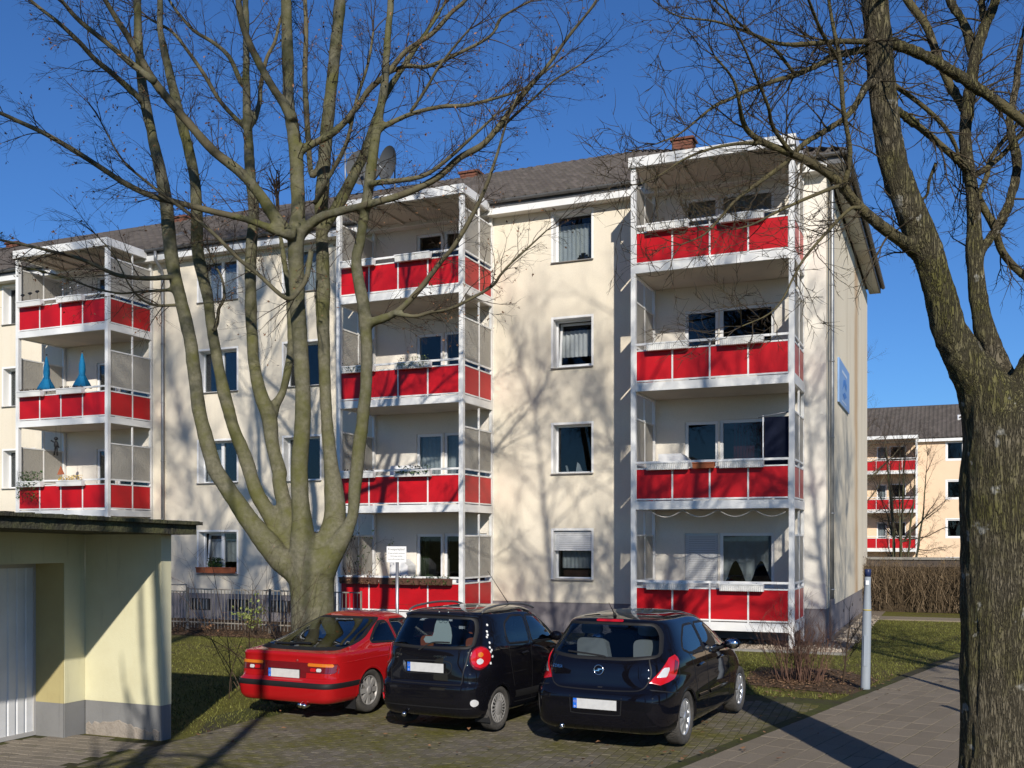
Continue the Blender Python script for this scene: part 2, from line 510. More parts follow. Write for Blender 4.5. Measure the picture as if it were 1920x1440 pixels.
def paving(name, poly, z, joint, material, origin, ang, su, sv, ext, inside, bond=0.5, gap=0.010, thick=0.012, lift=-0.007, tilt=0.006):
    """a joint sheet plus single paving stones; the 300 stones showing largest are objects, the rest one part"""
    base = MB()
    base.add([(x, y, z) for x, y in poly], [tuple(range(len(poly)))])
    o = tag(base.build(name, joint), kind='structure')
    me = MB().cham(-su/2 + gap/2, -sv/2 + gap/2, 0, su/2 - gap/2, sv/2 - gap/2, thick, 0.0035).mesh('paver', material)
    ca, sa = math.cos(ang), math.sin(ang)
    spots = []
    for j in range(*ext[1]):
        for i in range(*ext[0]):
            u = (i + (bond if j % 2 else 0)) * su; v = j * sv
            x = origin[0] + ca * u - sa * v; y = origin[1] + sa * u + ca * v
            if not inside(x, y): continue
            # distance along the view axis and the frame's edges
            dep = -math.sin(YAW) * x + math.cos(YAW) * y
            lat = math.cos(YAW) * x + math.sin(YAW) * y
            shown = dep > 10.6 and abs(lat / dep) < 0.51
            spots.append((dep if shown else 1000 + dep, x, y))
    spots.sort()
    tpl_v = np.array([tuple(v.co) for v in me.vertices]); tpl_f = [list(p.vertices) for p in me.polygons]
    rest = MB()
    for n, (d, x, y) in enumerate(spots):
        a = ang + rng.gauss(0, 0.008); dz = max(-.002, min(.003, rng.gauss(0, 0.0012)))
        if n < 290 and d < 1000:
            s = link_mesh('paver', me, o, (x, y, z + lift + dz), a)
            s.rotation_euler = (rng.gauss(0, tilt), rng.gauss(0, tilt), a)
        else:
            c2, s2 = math.cos(a), math.sin(a)
            rest.add([(x + c2 * p[0] - s2 * p[1], y + s2 * p[0] + c2 * p[1], z + lift + dz + p[2]) for p in tpl_v], tpl_f)
    if rest.v:
        tag(rest.build('outer_pavers', material, o), kind='stuff')
    return o

paving('parking_yard', [(-8.6, 3), (path_edge_x(3) + .1, 3), (path_edge_x(16.0) + .1, 16.0), (-4.5, 16.2), (-9.2, 13.4), (-9.2, 11.2), (-8.4, 9.9)], 0.003, JOINT, PAVER_PARK,
       (-6.0, 10.0), R(93), 0.225, 0.115, ((-8, 26), (-46, 46)),
       lambda x, y: x < path_edge_x(y) + 0.06 and x > -8.5 + max(0, 0) and y > 8.2 and (y < 12.6 + 0.55 * (x + 8.5)) and y < 15.4)
paving('garage_apron', [(-10.4, 3), (-8.62, 3), (-8.42, 9.88), (-8.66, 9.56), (-10.4, 9.56)], 0.004, JOINT, PAVER_GAR,
       (-9.4, 8.0), R(4), 0.24, 0.16, ((-5, 6), (-20, 14)),
       lambda x, y: -10.2 < x < -8.62 and 5.5 < y < 9.45)
paving('paved_path', [(path_edge_x(2), 2), (path_edge_x(2) + 5, 2), (path_edge_x(31) + 4, 31), (path_edge_x(31) - 0.1, 31)], 0.012, JOINT, PAVER_PATH,
       (path_edge_x(10.0), 10.0), PA, 0.25, 0.5, ((0, 17), (-2, 42)),
       lambda x, y: path_edge_x(y) + 0.13 < x < path_edge_x(y) + 4.2 and y > 8.6, bond=0.0, tilt=0.003, gap=0.008)
far_path = MB(); far_path.box(-2.3, 32.6, -0.05, 14, 33.8, 0.035)
tag(far_path.build('garden_path', PAVER_PATH), kind='structure')
bed = MB(); bed.add([(-24, 20.4, 0.01), (-9.4, 20.6, 0.01), (-9.0, 24.9, 0.01), (-24, 24.9, 0.01)], [(0, 1, 2, 3)])
tag(bed.build('planting_bed', SOIL), kind='structure')
bed2 = MB(); bed2.add([(-3.3, 17.2, 0.008), (-1.35, 16.6, 0.008), (-1.1, 18.6, 0.008), (-2.0, 19.9, 0.008), (-3.3, 19.6, 0.008)], [(0, 1, 2, 3, 4)])
tag(bed2.build('shrub_bed', SOIL), kind='structure')
gb = MB(); gb.add([(-8.2, 22.35, 0.014), (-2.0, 22.35, 0.014), (-1.95, 38, 0.014), (-2.72, 38, 0.014), (-2.72, 24.9, 0.014), (-8.2, 24.9, 0.014)], [(0, 1, 2, 3, 4, 5)])
grav = tag(gb.build('gravel_bed', GRAVEL_BED), kind='structure')
STONE = mat('pale pebble', (0.36, 0.30, 0.23), 0.85, 0.2, isl=0.45)
kb = MB().box(-8.25, 22.27, -0.05, -1.95, 22.35, 0.05)
tag(kb.build('gravel_kerb', KERB), kind='structure')
peb = MB()
for k in range(2600):
    if k < 1900: x, y = rng.uniform(-8.1, -2.1), 22.38 + abs(rng.gauss(0, 0.7))
    else: x, y = rng.uniform(-2.5, -1.95), rng.uniform(24.9, 34)
    r = rng.uniform(0.015, 0.038); a = rng.uniform(0, PI)
    peb.add([(x + r * math.cos(a + t * PI / 2.5), y + r * math.sin(a + t * PI / 2.5), 0.014) for t in range(5)] + [(x, y, 0.014 + r * rng.uniform(0.7, 1.2))], [(t, (t + 1) % 5, 5) for t in range(5)])
tag(peb.build('pebbles', STONE), 'pale pebbles covering the gravel bed along the apartment block', 'gravel', kind='stuff')

# ------------------------------------------------------------------ grass blades and fallen leaves (uncountable)
def in_lawn(x, y):
    if x < path_edge_x(y) - 0.1:
        if 16.0 < y < 22.2 and -3.6 < x: return (x + 2.2) ** 2 / 1.0 + (y - 18.1) ** 2 / 2.6 > 1
        if -30 < x <= -3.6 and y > (12.8 + 0.55 * (x + 8.5) if x > -8.5 else 10.0): return y < 22.2 if x > -8.5 else y < 20.5
        if -2.0 < x and 22.3 < y < 32.5: return True
        return False
    return x > path_edge_x(y) + 4.3 or y > 33.9 and y < 35.3
GRASS = mat('grass blade', (0.125, 0.128, 0.030), 0.7, 0.2, isl=0.6)
pts = []
while len(pts) < 64000:
    if rng.random() < 0.45: x, y = rng.uniform(-3.6, 3.5), rng.uniform(15.5, 35.3)
    else: x, y = rng.uniform(-17, -2.5), rng.uniform(10, 22.3)
    if in_lawn(x, y) and noise.noise((x * 0.8, y * 0.8, 3.0)) > -0.28 - 0.3 * rng.random(): pts.append((x, y))
P = np.array(pts); n = len(P)
h = nrng.uniform(0.015, 0.05, n); a = nrng.uniform(0, 2 * PI, n); w = nrng.uniform(0.004, 0.010, n)
ln = nrng.normal(0, 0.02, (n, 2))
V = np.zeros((n, 3, 3))
V[:, 0, :2] = P + np.stack([np.cos(a) * w, np.sin(a) * w], 1)
V[:, 1, :2] = P - np.stack([np.cos(a) * w, np.sin(a) * w], 1)
V[:, 2, :2] = P + ln; V[:, 2, 2] = h
me = np_mesh('lawn_grass', V.reshape(-1, 3), np.arange(3 * n).reshape(-1, 3), GRASS)
tag(link_mesh('lawn_grass', me), 'short winter grass growing on the lawns around the block', 'grass', kind='stuff')

def litter(name, label, count, place, m, size=(0.03, 0.07), z=0.02):
    q = MB()
    for k in range(count):
        x, y = place(); s = rng.uniform(*size); a = rng.uniform(0, 2 * PI)
        ux, uy = math.cos(a) * s, math.sin(a) * s
        zz = [z + rng.uniform(0.0, 0.025) for _ in range(4)]
        q.add([(x - ux, y - uy, zz[0]), (x + uy * .5, y - ux * .5, zz[1]), (x + ux, y + uy, zz[2]), (x - uy * .5, y + ux * .5, zz[3])], [(0, 1, 2, 3)])
    return tag(q.build(name, m), label, 'leaves', kind='stuff')
litter('bed_leaf_litter', 'brown fallen leaves lying in the planting bed below the facade', 3600, lambda: (rng.uniform(-19, -9.3), 20.5 + abs(rng.gauss(0, 1.3))), LITTER, (.02, .055))
litter('shrub_leaf_litter', 'brown fallen leaves round the bare shrub beside the grey post', 1500, lambda: (rng.gauss(-2.35, 0.55), rng.gauss(18.0, 0.8)), LITTER, (.015, .045))
litter('yard_leaf_litter', 'scattered dry leaves on the mossy yard paving', 110, lambda: (rng.uniform(-8.5, -1.2), rng.uniform(9.6, 14)), DRYLEAF, (0.02, 0.05), 0.05)

# ------------------------------------------------------------------ the apartment block
FY = 24.96            # facade plane
XR = -2.65            # gable wall plane
XL = -46.0
YB = 38.0
FLOORS = [0.0, 2.74, 5.48, 8.22]
block = thing('apartment_block', 'long cream four-storey apartment block with red balcony towers and dark tiled roof', 'building', (0, 0, 0))

COLS = [('c1', -9.47, -8.42, 1.38, 2.64), ('c2', -17.88, -16.62, 1.38, 2.64), ('c3', -20.98, -19.55, 1.38, 2.64), ('c4', -29.15, -27.75, 1.38, 2.64), ('c5', -33.6, -32.2, 1.38, 2.64)]
TOW = {'t3': -6.82, 't2': -14.85, 't1': -26.41}
TW = 3.70
openings = []         # x0, x1, z0, z1, column, floor
for nm, a, b, z0, z1 in COLS:
    for k, f in enumerate(FLOORS): openings.append((a, b, z0 + f, z1 + f, nm, k))
DOORS = {'t3': (0.82, 1.64, 1.68, 2.98), 't2': (1.36, 2.16, 2.20, 3.48), 't1': (1.36, 2.16, 2.20, 3.48)}
for nm, X in TOW.items():
    d = DOORS[nm]
    for k, f in enumerate(FLOORS):
        openings.append((X + d[0], X + d[1], 0.58 + f, 2.56 + f, nm + 'd', k))
        openings.append((X + d[2], X + d[3], 1.24 + f, 2.57 + f, nm + 'w', k))

def wall_with_holes(x0, x1, z0, z1, y, holes, depth=0.34):
    xs_ = sorted(set([x0, x1] + [h[i] for h in holes for i in (0, 1) if x0 < h[i] < x1]))
    zs_ = sorted(set([z0, z1] + [h[i] for h in holes for i in (2, 3) if z0 < h[i] < z1]))
    w = MB()
    for i in range(len(xs_) - 1):
        for j in range(len(zs_) - 1):
            cx, cz = (xs_[i] + xs_[i+1]) / 2, (zs_[j] + zs_[j+1]) / 2
            if any(h[0] < cx < h[1] and h[2] < cz < h[3] for h in holes): continue
            w.quad((xs_[i], y, zs_[j]), (xs_[i+1], y, zs_[j]), (xs_[i+1], y, zs_[j+1]), (xs_[i], y, zs_[j+1]))
    for a, b, c, d in [h[:4] for h in holes]:
        yy = y + depth
        w.quad((a, y, c), (a, y, d), (a, yy, d), (a, yy, c)); w.quad((b, y, d), (b, y, c), (b, yy, c), (b, yy, d))
        w.quad((a, y, d), (b, y, d), (b, yy, d), (a, yy, d)); w.quad((a, y, c), (a, yy, c), (b, yy, c), (b, y, c))
    return w

# facade strips: cream between the towers, off-white behind them
edges = [XL, TOW['t1'], TOW['t1'] + TW, TOW['t2'], TOW['t2'] + TW, TOW['t3'], XR]
for i in range(6):
    a, b = edges[i], edges[i + 1]
    hs = [o for o in openings if a < o[0] < b]
    m_ = LOGGIA if i in (1, 3) else CREAM
    if i == 5:
        wall_with_holes(a, b, 0.78, 11.0, FY, hs).build('wall', LOGGIA, block)
    else:
        wall_with_holes(a, b, 0.78, 11.0, FY, hs).build('wall', m_, block)
MB().quad((XR, FY, 0.78), (XR, YB, 0.78), (XR, YB, 11.0), (XR, FY, 11.0)).build('wall', CREAM_G, block)
MB().quad((XL, YB, 0), (XR, YB, 0), (XR, YB, 11.0), (XL, YB, 11.0)).build('wall', CREAM, block)
MB().quad((XL, YB, 0), (XL, FY, 0), (XL, FY, 11.0), (XL, YB, 11.0)).build('wall', CREAM, block)
pl = MB()
pl.quad((XL, FY + .02, -.1), (XR - .02, FY + .02, -.1), (XR - .02, FY + .02, 0.78), (XL, FY + .02, 0.78))
pl.quad((XR - .02, FY + .02, -.1), (XR - .02, YB, -.1), (XR - .02, YB, 0.78), (XR - .02, FY + .02, 0.78))
pl.quad((XL, FY, 0.78), (XR, FY, 0.78), (XR - .02, FY + .02, 0.7801), (XL, FY + .02, 0.7801))
pl.build('plinth', PLINTH, block)
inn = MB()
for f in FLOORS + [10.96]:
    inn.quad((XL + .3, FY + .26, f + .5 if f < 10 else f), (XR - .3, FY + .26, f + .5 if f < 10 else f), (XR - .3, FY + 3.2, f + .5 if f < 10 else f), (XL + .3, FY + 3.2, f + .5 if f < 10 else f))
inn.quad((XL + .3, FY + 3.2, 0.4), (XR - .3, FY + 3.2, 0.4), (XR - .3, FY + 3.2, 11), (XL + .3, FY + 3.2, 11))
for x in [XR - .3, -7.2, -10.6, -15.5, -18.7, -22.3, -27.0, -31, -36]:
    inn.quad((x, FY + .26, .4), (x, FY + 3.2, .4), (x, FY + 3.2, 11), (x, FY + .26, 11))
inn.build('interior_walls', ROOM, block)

# cellar windows: dark louvres in the plinth
for x in [-21.3, -19.9, -18.4, -17.0, -12.3]:
    cw = MB(); cw.box(x, FY - .005, 0.28, x + .75, FY + .05, 0.62)
    o = cw.build('cellar_window', BLACK, block)
    lv = MB()
    for k in range(6): lv.box(x + .04 + k * .115, FY - .025, 0.30, x + .075 + k * .115, FY - .006, 0.60)
    lv.build('grille', ZINC, o)
for y in [26.6, 29.4, 32.2, 35.0]:
    MB().box(XR - .03, y, 0.42, XR - .012, y + .16, 0.5).build('vent', BLACK, block)

def wavy_sheet(x0, x1, z0, z1, y, folds, amp=0.025, m=None, parent=None, name='curtain', seed=0, bottom=None):
    r = random.Random(seed); n = max(8, int(folds * 6)); q = MB(); vs_ = []
    ph = r.uniform(0, 6)
    for i in range(n + 1):
        t = i / n; x = x0 + (x1 - x0) * t
        yy = y + amp * math.sin(folds * 2 * PI * t + ph + 0.6 * math.sin(5 * t + ph))
        zb = z0 + (bottom(t) if bottom else 0)
        vs_ += [(x, yy, zb), (x, yy + amp * .3 * math.sin(9 * t), z1)]
    q.add(vs_, [(2*i, 2*i+2, 2*i+3, 2*i+1) for i in range(n)], 0, True)
    return q.build(name, m or CURTAIN, parent)

def window(x0, x1, z0, z1, style, seed, y=FY, sashes=1, sur=True, bld=None):
    """recessed plastic window: frame, pane(s), sill, white surround, plus what hangs behind the glass"""
    bld = bld or block
    yf = y + 0.25; t = 0.05
    f = MB()
    f.box(x0, yf, z0, x0 + t, yf + .07, z1); f.box(x1 - t, yf, z0, x1, yf + .07, z1)
    f.box(x0 + t, yf, z0, x1 - t, yf + .07, z0 + t); f.box(x0 + t, yf, z1 - t, x1 - t, yf + .07, z1)
    if sashes == 2: f.box((x0 + x1) / 2 - .05, yf - .004, z0 + t, (x0 + x1) / 2 + .05, yf + .066, z1 - t)
    w = f.build('window', PVC, bld)
    cuts = [x0 + t, x1 - t] if sashes == 1 else [x0 + t, (x0 + x1) / 2 - .05, (x0 + x1) / 2 + .05, x1 - t]
    for i in range(0, len(cuts), 2):
        a, b = cuts[i], cuts[i + 1]
        if style == 'tilted' and i == 0:
            sh = MB(); lean = 0.13
            def P(x, z, d=0.0): return (x, yf + .05 + d + lean * (z - z0) / (z1 - z0), z)
            for (p, q_, r_, s_) in ((a, a + .06, z0 + t, z1 - t), (b - .06, b, z0 + t, z1 - t), (a + .06, b - .06, z0 + t, z0 + t + .06), (a + .06, b - .06, z1 - t - .06, z1 - t)):
                vs_ = [P(p, r_), P(q_, r_), P(q_, s_), P(p, s_), P(p, r_, .05), P(q_, r_, .05), P(q_, s_, .05), P(p, s_, .05)]
                sh.add(vs_, [(0,1,2,3),(7,6,5,4),(0,4,5,1),(1,5,6,2),(2,6,7,3),(3,7,4,0)])
            sh.build('tilted_sash', PVC, w)
            MB().quad(P(a + .06, z0 + t + .06, .02), P(b - .06, z0 + t + .06, .02), P(b - .06, z1 - t - .06, .02), P(a + .06, z1 - t - .06, .02)).build('pane', PANE, w)
        else:
            MB().box(a, yf + .03, z0 + t, b, yf + .038, z1 - t).build('pane', PANE, w)
    if sur:
        s = MB(); e = 0.055; g_ = 0.004
        for (a, b, c, d) in ((x0 - e, x0, z0, z1 + e), (x1, x1 + e, z0, z1 + e), (x0, x1, z1, z1 + e)):
            s.box(a, y - .006, c, b, y - .0005, d)
        s.box(x0, y - .004, z0, x0 + g_, yf, z1); s.box(x1 - g_, y - .004, z0, x1, yf, z1); s.box(x0 + g_, y - .004, z1 - g_, x1 - g_, yf, z1)
        s.build('surround', REVEAL, w)
        si = MB(); si.slab([(y - .06, z0 - .035), (y + .25, z0 - .01), (y + .25, z0 + .012), (y - .06, z0 - .012)], 0, x0 - .05, x1 + .05)
        si.build('sill', SILL, w)
    yc = yf + .16
    if style in ('curtain', 'tilted'):
        wavy_sheet(x0, x1, z0 + (0.05 if style == 'curtain' else .35), z1 - (.22 if seed % 2 else 0.0), yc + (.15 if style == 'tilted' else 0), 9, .02, CURTAIN, w, seed=seed)
    elif style == 'half':
        wavy_sheet(x0, x0 + (x1 - x0) * .38, z0, z1, yc, 4, .02, CURTAIN, w, seed=seed)
    elif style == 'shutter':
        b = MB(); zs_ = z1 - .52; k = 0
        while zs_ + k * .055 < z1 - .01:
            zz = zs_ + k * .055
            b.slab([(y + .075, zz), (y + .085, zz + .05), (y + .10, zz + .05), (y + .10, zz)], 0, x0 + .01, x1 - .01); k += 1
        b.build('roller_shutter', BLIND, w)
        wavy_sheet(x0 + .1, x1 - .1, z0 + .28, z1 - .45, yc, 8, .02, CURTAIN, w, seed=seed)
        MB().box(x0 + .14, yc, z0 + .06, x1 - .22, yc + .14, z0 + .22).build('inner_planter', BROWNBOX, w)
    elif style == 'things':
        q = MB(); q.slab([(x0 + .25, z0 + .06), (x0 + .31, z0 + .06), (x0 + .26, z0 + .22), (x0 + .22, z0 + .22)], 1, yc - .08, yc - .05)
        q.slab([(x0 + .5, z0 + .06), (x0 + .68, z0 + .06), (x0 + .60, z0 + .25), (x0 + .54, z0 + .3)], 1, yc - .06, yc - .03)
        q.build('ornament', CURTAIN, w)
    if style == 'curtain' and seed % 3 == 0:
        q = MB(); bx = x1 - .34
        for (ww, h0, h1) in ((.16, 0, .09), (.12, .09, .15), (.06, .15, .2)): q.box(bx - ww, yf + .08, z0 + .06 + h0, bx + ww, yf + .10, z0 + .06 + h1)
        q.build('window_ornament', BLACK, w)
    return w

STY = {'c1': ['shutter', 'things', 'tilted', 'curtain'], 'c2': ['dark', 'half', 'dark', 'curtain'], 'c3': ['tilted', 'half', 'dark', 'curtain'], 'c4': ['half', 'curtain', 'curtain', 'dark'], 'c5': ['curtain', 'half', 'curtain', 'curtain']}
for n_, (a, b, c, d, nm, k) in enumerate(openings):
    if nm in STY:
        window(a, b, c, d, STY[nm][k], {'c1': 3, 'c3': 5}.get(nm, 4) + 6 * (k % 2) + (0 if k == 3 else 1) * 0, sashes=2 if nm in ('c3', 'c4', 'c5') else 1)
    else:
        t_ = nm[:2]
        yf = FY + .05; f = MB(); t = .075
        f.box(a, yf, c, a + t, yf + .07, d); f.box(b - t, yf, c, b, yf + .07, d); f.box(a + t, yf, c, b - t, yf + .07, c + t); f.box(a + t, yf, d - t, b - t, yf + .07, d)
        w = f.build('balcony_door' if nm[2] == 'd' else 'balcony_window', PVC, block)
        MB().box(a + t, yf + .03, c + t, b - t, yf + .038, d - t).build('pane', PANE, w)
        if nm[2] == 'd' and (t_, k) == ('t3', 0):
            q = MB(); z = c + .02
            while z < d - .05:
                q.slab([(FY - .012, z), (FY - .004, z + .05), (FY + .01, z + .05), (FY + .01, z)], 0, a + .01, b - .01); z += .055
            q.build('roller_shutter', BLIND, w)
        elif (t_, k) in (('t2', 1), ('t1', 0), ('t3', 3)) or nm[2] == 'w' and (t_, k) in (('t3', 0), ('t1', 2)):
            scal = (lambda s: 0.55 * math.sin(PI * s * 2) ** 2) if (t_, k) == ('t3', 0) else None
            wavy_sheet(a + .04, b - .04, c + .1, d - .05, yf + .16, 6, .025, CURTAIN, w, seed=k, bottom=scal)
        elif (t_, k) == ('t3', 1) and nm[2] == 'w':
            q = MB()
            for s in range(11): q.box(a + .3 + s * .075, yf + .14, c + .05, a + .36 + s * .075, yf + .145, d - .05)
            q.build('vertical_blind', mat('dark red blind', (0.12, 0.02, 0.02), 0.8), w)
        elif (t_, k) == ('t2', 0) and nm[2] == 'd':
            wavy_sheet(a + .04, a + .3, c + .1, d - .05, yf + .16, 3, .025, LEAF, w, seed=k)

# cornice, gutters, downpipes
YE, XE, YBE = FY - .34, XR + .43, YB + .34
cn = MB(); cn.box(XL, YE - .012, 10.94, XR + .05, YE + .02, 11.10)
cn.build('eaves_board', WHITE, block)
so = MB(); so.box(XL, YE + .021, 10.95, XR + .051, FY - .001, 10.99); so.box(XR + .052, YE + .04, 11.065, XE - .04, YBE - .04, 11.13)
so.build('soffit', mat('off-white soffit board', (0.62, 0.60, 0.55), 0.7, 0.2), block)
fb = MB(); fb.box(XL, YE, 11.101, XE, YE + .038, 11.24); fb.box(XR + .06, YE + .001, 11.05, XE, YE + .037, 11.10); fb.box(XE - .038, YE + .039, 11.07, XE, YBE, 11.24)
fb.build('fascia', DARKMETAL, block)
def half_round(n=7, r=0.07): return [(r * math.cos(PI + PI * i / n), r * math.sin(PI + PI * i / n)) for i in range(n + 1)]
gu = MB(); hr = half_round()
prof = [(YE - .075 + p[0], 11.27 + p[1]) for p in hr] + [(YE - .075 + p[0] * .9, 11.275 + p[1] * .9) for p in reversed(hr)]
gu.slab(prof, 0, XL, XE + .14)
x = XL
while x < XE: gu.box(x, YE - .15, 11.262, x + .03, YE, 11.272); x += .8
gu.build('gutter', DARKMETAL, block)
gu = MB(); prof = [(XE + .075 - p[0], 11.27 + p[1]) for p in hr] + [(XE + .075 - p[0] * .9, 11.275 + p[1] * .9) for p in reversed(hr)]
gu.slab(prof, 1, YE + .03, YBE)
gu.build('gutter', DARKMETAL, block)
for X, yy in ((-22.28, FY - .10), (XR + 0.10, FY + .32)):
    q = MB(); q.tube([(X if X < -10 else XE + .07, YE - .07 if X < -10 else yy, 11.2), (X if X < -10 else XE + .05, YE - .07 if X < -10 else yy, 10.95), (X, FY - .16 if X < -10 else yy, 10.72), (X, yy, 10.5), (X, yy, 6.0), (X, yy, 0.95)], .05, 10)
    for z in (1.2, 3.0, 4.8, 6.6, 8.4, 10.2): q.lathe([(.057, z), (.057, z + .04)], 10, 'z', (X, yy, 0))
    dp = q.build('downpipe', ZINC, block)
    MB().tube([(X, yy, 0.0), (X, yy, 1.0)], .062, 10).build('stand_pipe', CREAM if X < -10 else PLINTH, dp)

# ------------------------------------------------------------------ hipped roof with single tiles
RZ, RIDGE_Y = 14.6, (YE + YBE) / 2
rise = RZ - 11.26; run = RIDGE_Y - YE
XH = XE - run
slope_len = math.hypot(rise, run)
rf = MB()
rf.add([(XL, YE - .02, 11.25), (XE + .02, YE - .02, 11.25), (XH, RIDGE_Y, RZ), (XL, RIDGE_Y, RZ), (XE + .02, YBE + .02, 11.25), (XL, YBE + .02, 11.25)],
       [(0, 1, 2, 3), (1, 4, 2), (4, 5, 3, 2), (0, 3, 5), (0, 5, 4, 1)])
roof = rf.build('roof', TILE, block)
def tile_template(w=0.30, l=0.40):
    prof = [(-.5, .010), (-.34, .0), (-.10, .0), (.06, .034), (.25, .085), (.44, .034), (.5, .010)]
    vs_ = []
    for yv, dz in ((0, .046), (l, .006)):
        for px, pz in prof: vs_.append((px * w * 1.04, yv, pz + dz))
    for px, pz in prof: vs_.append((px * w * 1.04, 0.0, pz + dz - .016))
    n = len(prof)
    fs = [(i, i + 1, n + i + 1, n + i) for i in range(n - 1)] + [(2 * n + i, 2 * n + i + 1, i + 1, i) for i in range(n - 1)]
    return vs_, fs
tv, tf = tile_template()
tm = MB().add(tv, tf, 0, True).mesh('roof_tile', TILE)
ang = math.atan2(rise, run)
ROWS = int(slope_len / 0.345) + 1
tiles = []
for j in range(ROWS):
    s = j * 0.345 - 0.05
    y = YE - .02 + s * math.cos(ang); z = 11.265 + s * math.sin(ang)
    xmax = XE - max(0, (y - YE)) - .05
    i = 0
    while XL + .15 + i * .30 < xmax:
        x = XL + .15 + i * .30; i += 1
        pri = abs(x + 9) + (0 if -11.4 < x < -6.9 else 3) + (0 if -11.6 < x < -6.9 else 20)
        tiles.append((pri, x, y, z))
tiles.sort(key=lambda t: t[0])
ca, sa = math.cos(ang), math.sin(ang)
TV = np.array(tv); allv = []; allf = []; nb = 0
for n_, (pri, x, y, z) in enumerate(tiles):
    if n_ < 280:
        o = link_mesh('roof_tile', tm, roof, (x, y, z + rng.gauss(0, .002)))
        o.rotation_euler = (ang + rng.gauss(0, .006), rng.gauss(0, .01), rng.gauss(0, .006))
    else:
        d = rng.gauss(0, .002)
        P = np.stack([TV[:, 0] + x, y + TV[:, 1] * ca - TV[:, 2] * sa, z + d + TV[:, 1] * sa + TV[:, 2] * ca], 1)
        allv.append(P); allf.append(np.array(tf) + nb); nb += len(TV)
# the hip slope over the gable
for j in range(ROWS):
    s = j * 0.345 - 0.05
    x = XE + .02 - s * math.cos(ang); z = 11.265 + s * math.sin(ang)
    lo, hi = YE + (XE - x) + .1, YBE - (XE - x) - .1
    y = lo
    while y < hi:
        P = np.stack([x - TV[:, 1] * ca + TV[:, 2] * sa, y + TV[:, 0], z + TV[:, 1] * sa + TV[:, 2] * ca], 1)
        allv.append(P); allf.append(np.array(tf) + nb); nb += len(TV); y += .30
tag(link_mesh('outer_roof_tiles', np_mesh('outer_roof_tiles', np.concatenate(allv), np.concatenate(allf), TILE, True), roof), kind='stuff')
# ridge and hip caps
rc = MB()
def caps(p, q):
    p, q = Vector(p), Vector(q); n = int((q - p).length / .36)
    for k in range(n):
        a = p.lerp(q, k / n); b = p.lerp(q, (k + 1.08) / n)
        rc.tube([a + Vector((0, 0, .01)), b + Vector((0, 0, .035))], [.11, .095], 8)
caps((XL, RIDGE_Y, RZ), (XH, RIDGE_Y, RZ)); caps((XE, YE, 11.27), (XH, RIDGE_Y, RZ))
tag(rc.build('ridge_caps', TILE, roof), kind='stuff')
BRICK = mat('red chimney brick', (0.20, 0.085, 0.055), 0.85, 0.15, var=(0.13, 0.06, 0.045), vscale=7, bmp=(30, .5, .01))
for cx in (-14.9, -27.2, -7.6, -36.0):
    c = MB(); nlay = 7
    for k in range(nlay):
        off = 0.008 * (k % 2)
        c.box(cx - .32 + off, RIDGE_Y - .25 + off, RZ - .45 + k * .085, cx + .32 - off, RIDGE_Y + .25 - off, RZ - .45 + k * .085 + .074)
    c.box(cx - .30, RIDGE_Y - .23, RZ - .5, cx + .30, RIDGE_Y + .23, RZ - .45 + nlay * .085)
    c.box(cx - .37, RIDGE_Y - .30, RZ - .44 + nlay * .085, cx + .37, RIDGE_Y + .30, RZ - .37 + nlay * .085)
    ch = c.build('chimney', BRICK, roof)
# roof window
sk = MB(); sx, s0 = -23.6, 2.3
def on_roof(x, s, h=0.0): return (x, YE + s * ca - h * sa, 11.26 + s * sa + h * ca)
for (a, b, c, d) in ((sx, sx + .9, s0, s0 + .09), (sx, sx + .9, s0 + .72, s0 + .8), (sx, sx + .07, s0 + .09, s0 + .72), (sx + .83, sx + .9, s0 + .09, s0 + .72)):
    vs_ = [on_roof(a, c), on_roof(b, c), on_roof(b, d), on_roof(a, d), on_roof(a, c, .13), on_roof(b, c, .13), on_roof(b, d, .13), on_roof(a, d, .13)]
    sk.add(vs_, [(0,3,2,1),(4,5,6,7),(0,1,5,4),(1,2,6,5),(2,3,7,6),(3,0,4,7)])
sko = sk.build('skylight', ZINC, roof)

# blue company board on the gable
board = thing('wall_board', 'pale blue board with a darker blue mark high on the gable wall', 'sign', (XR + .03, 29.0, 5.95))
MB().box(-.025, -1.45, 0, 0.02, 1.45, 1.14).build('panel', mat('pale blue board', (0.22, 0.36, 0.62), 0.4, 0.4), board)
q = MB()
mk = [(-.62, .42), (-.1, .62), (.45, .50), (.62, .66), (.2, .78), (-.3, .72)]
q.slab([(a, b) for a, b in mk], 0, .0215, .026)
mk = [(-.55, .30), (.0, .42), (.6, .36), (.3, .30), (-.1, .22)]
q.slab([(a, b) for a, b in mk], 0, .0215, .026)
q.build('emblem', mat('strong blue print', (0.05, 0.17, 0.50), 0.4, 0.4), board)
q = MB(); q.box(.0215, -.7, .86, .024, .62, .93); q.box(.0215, -.7, .10, .024, .5, .14)
q.build('lettering_bar', mat('white print', (0.6, 0.68, 0.8), 0.5), board)

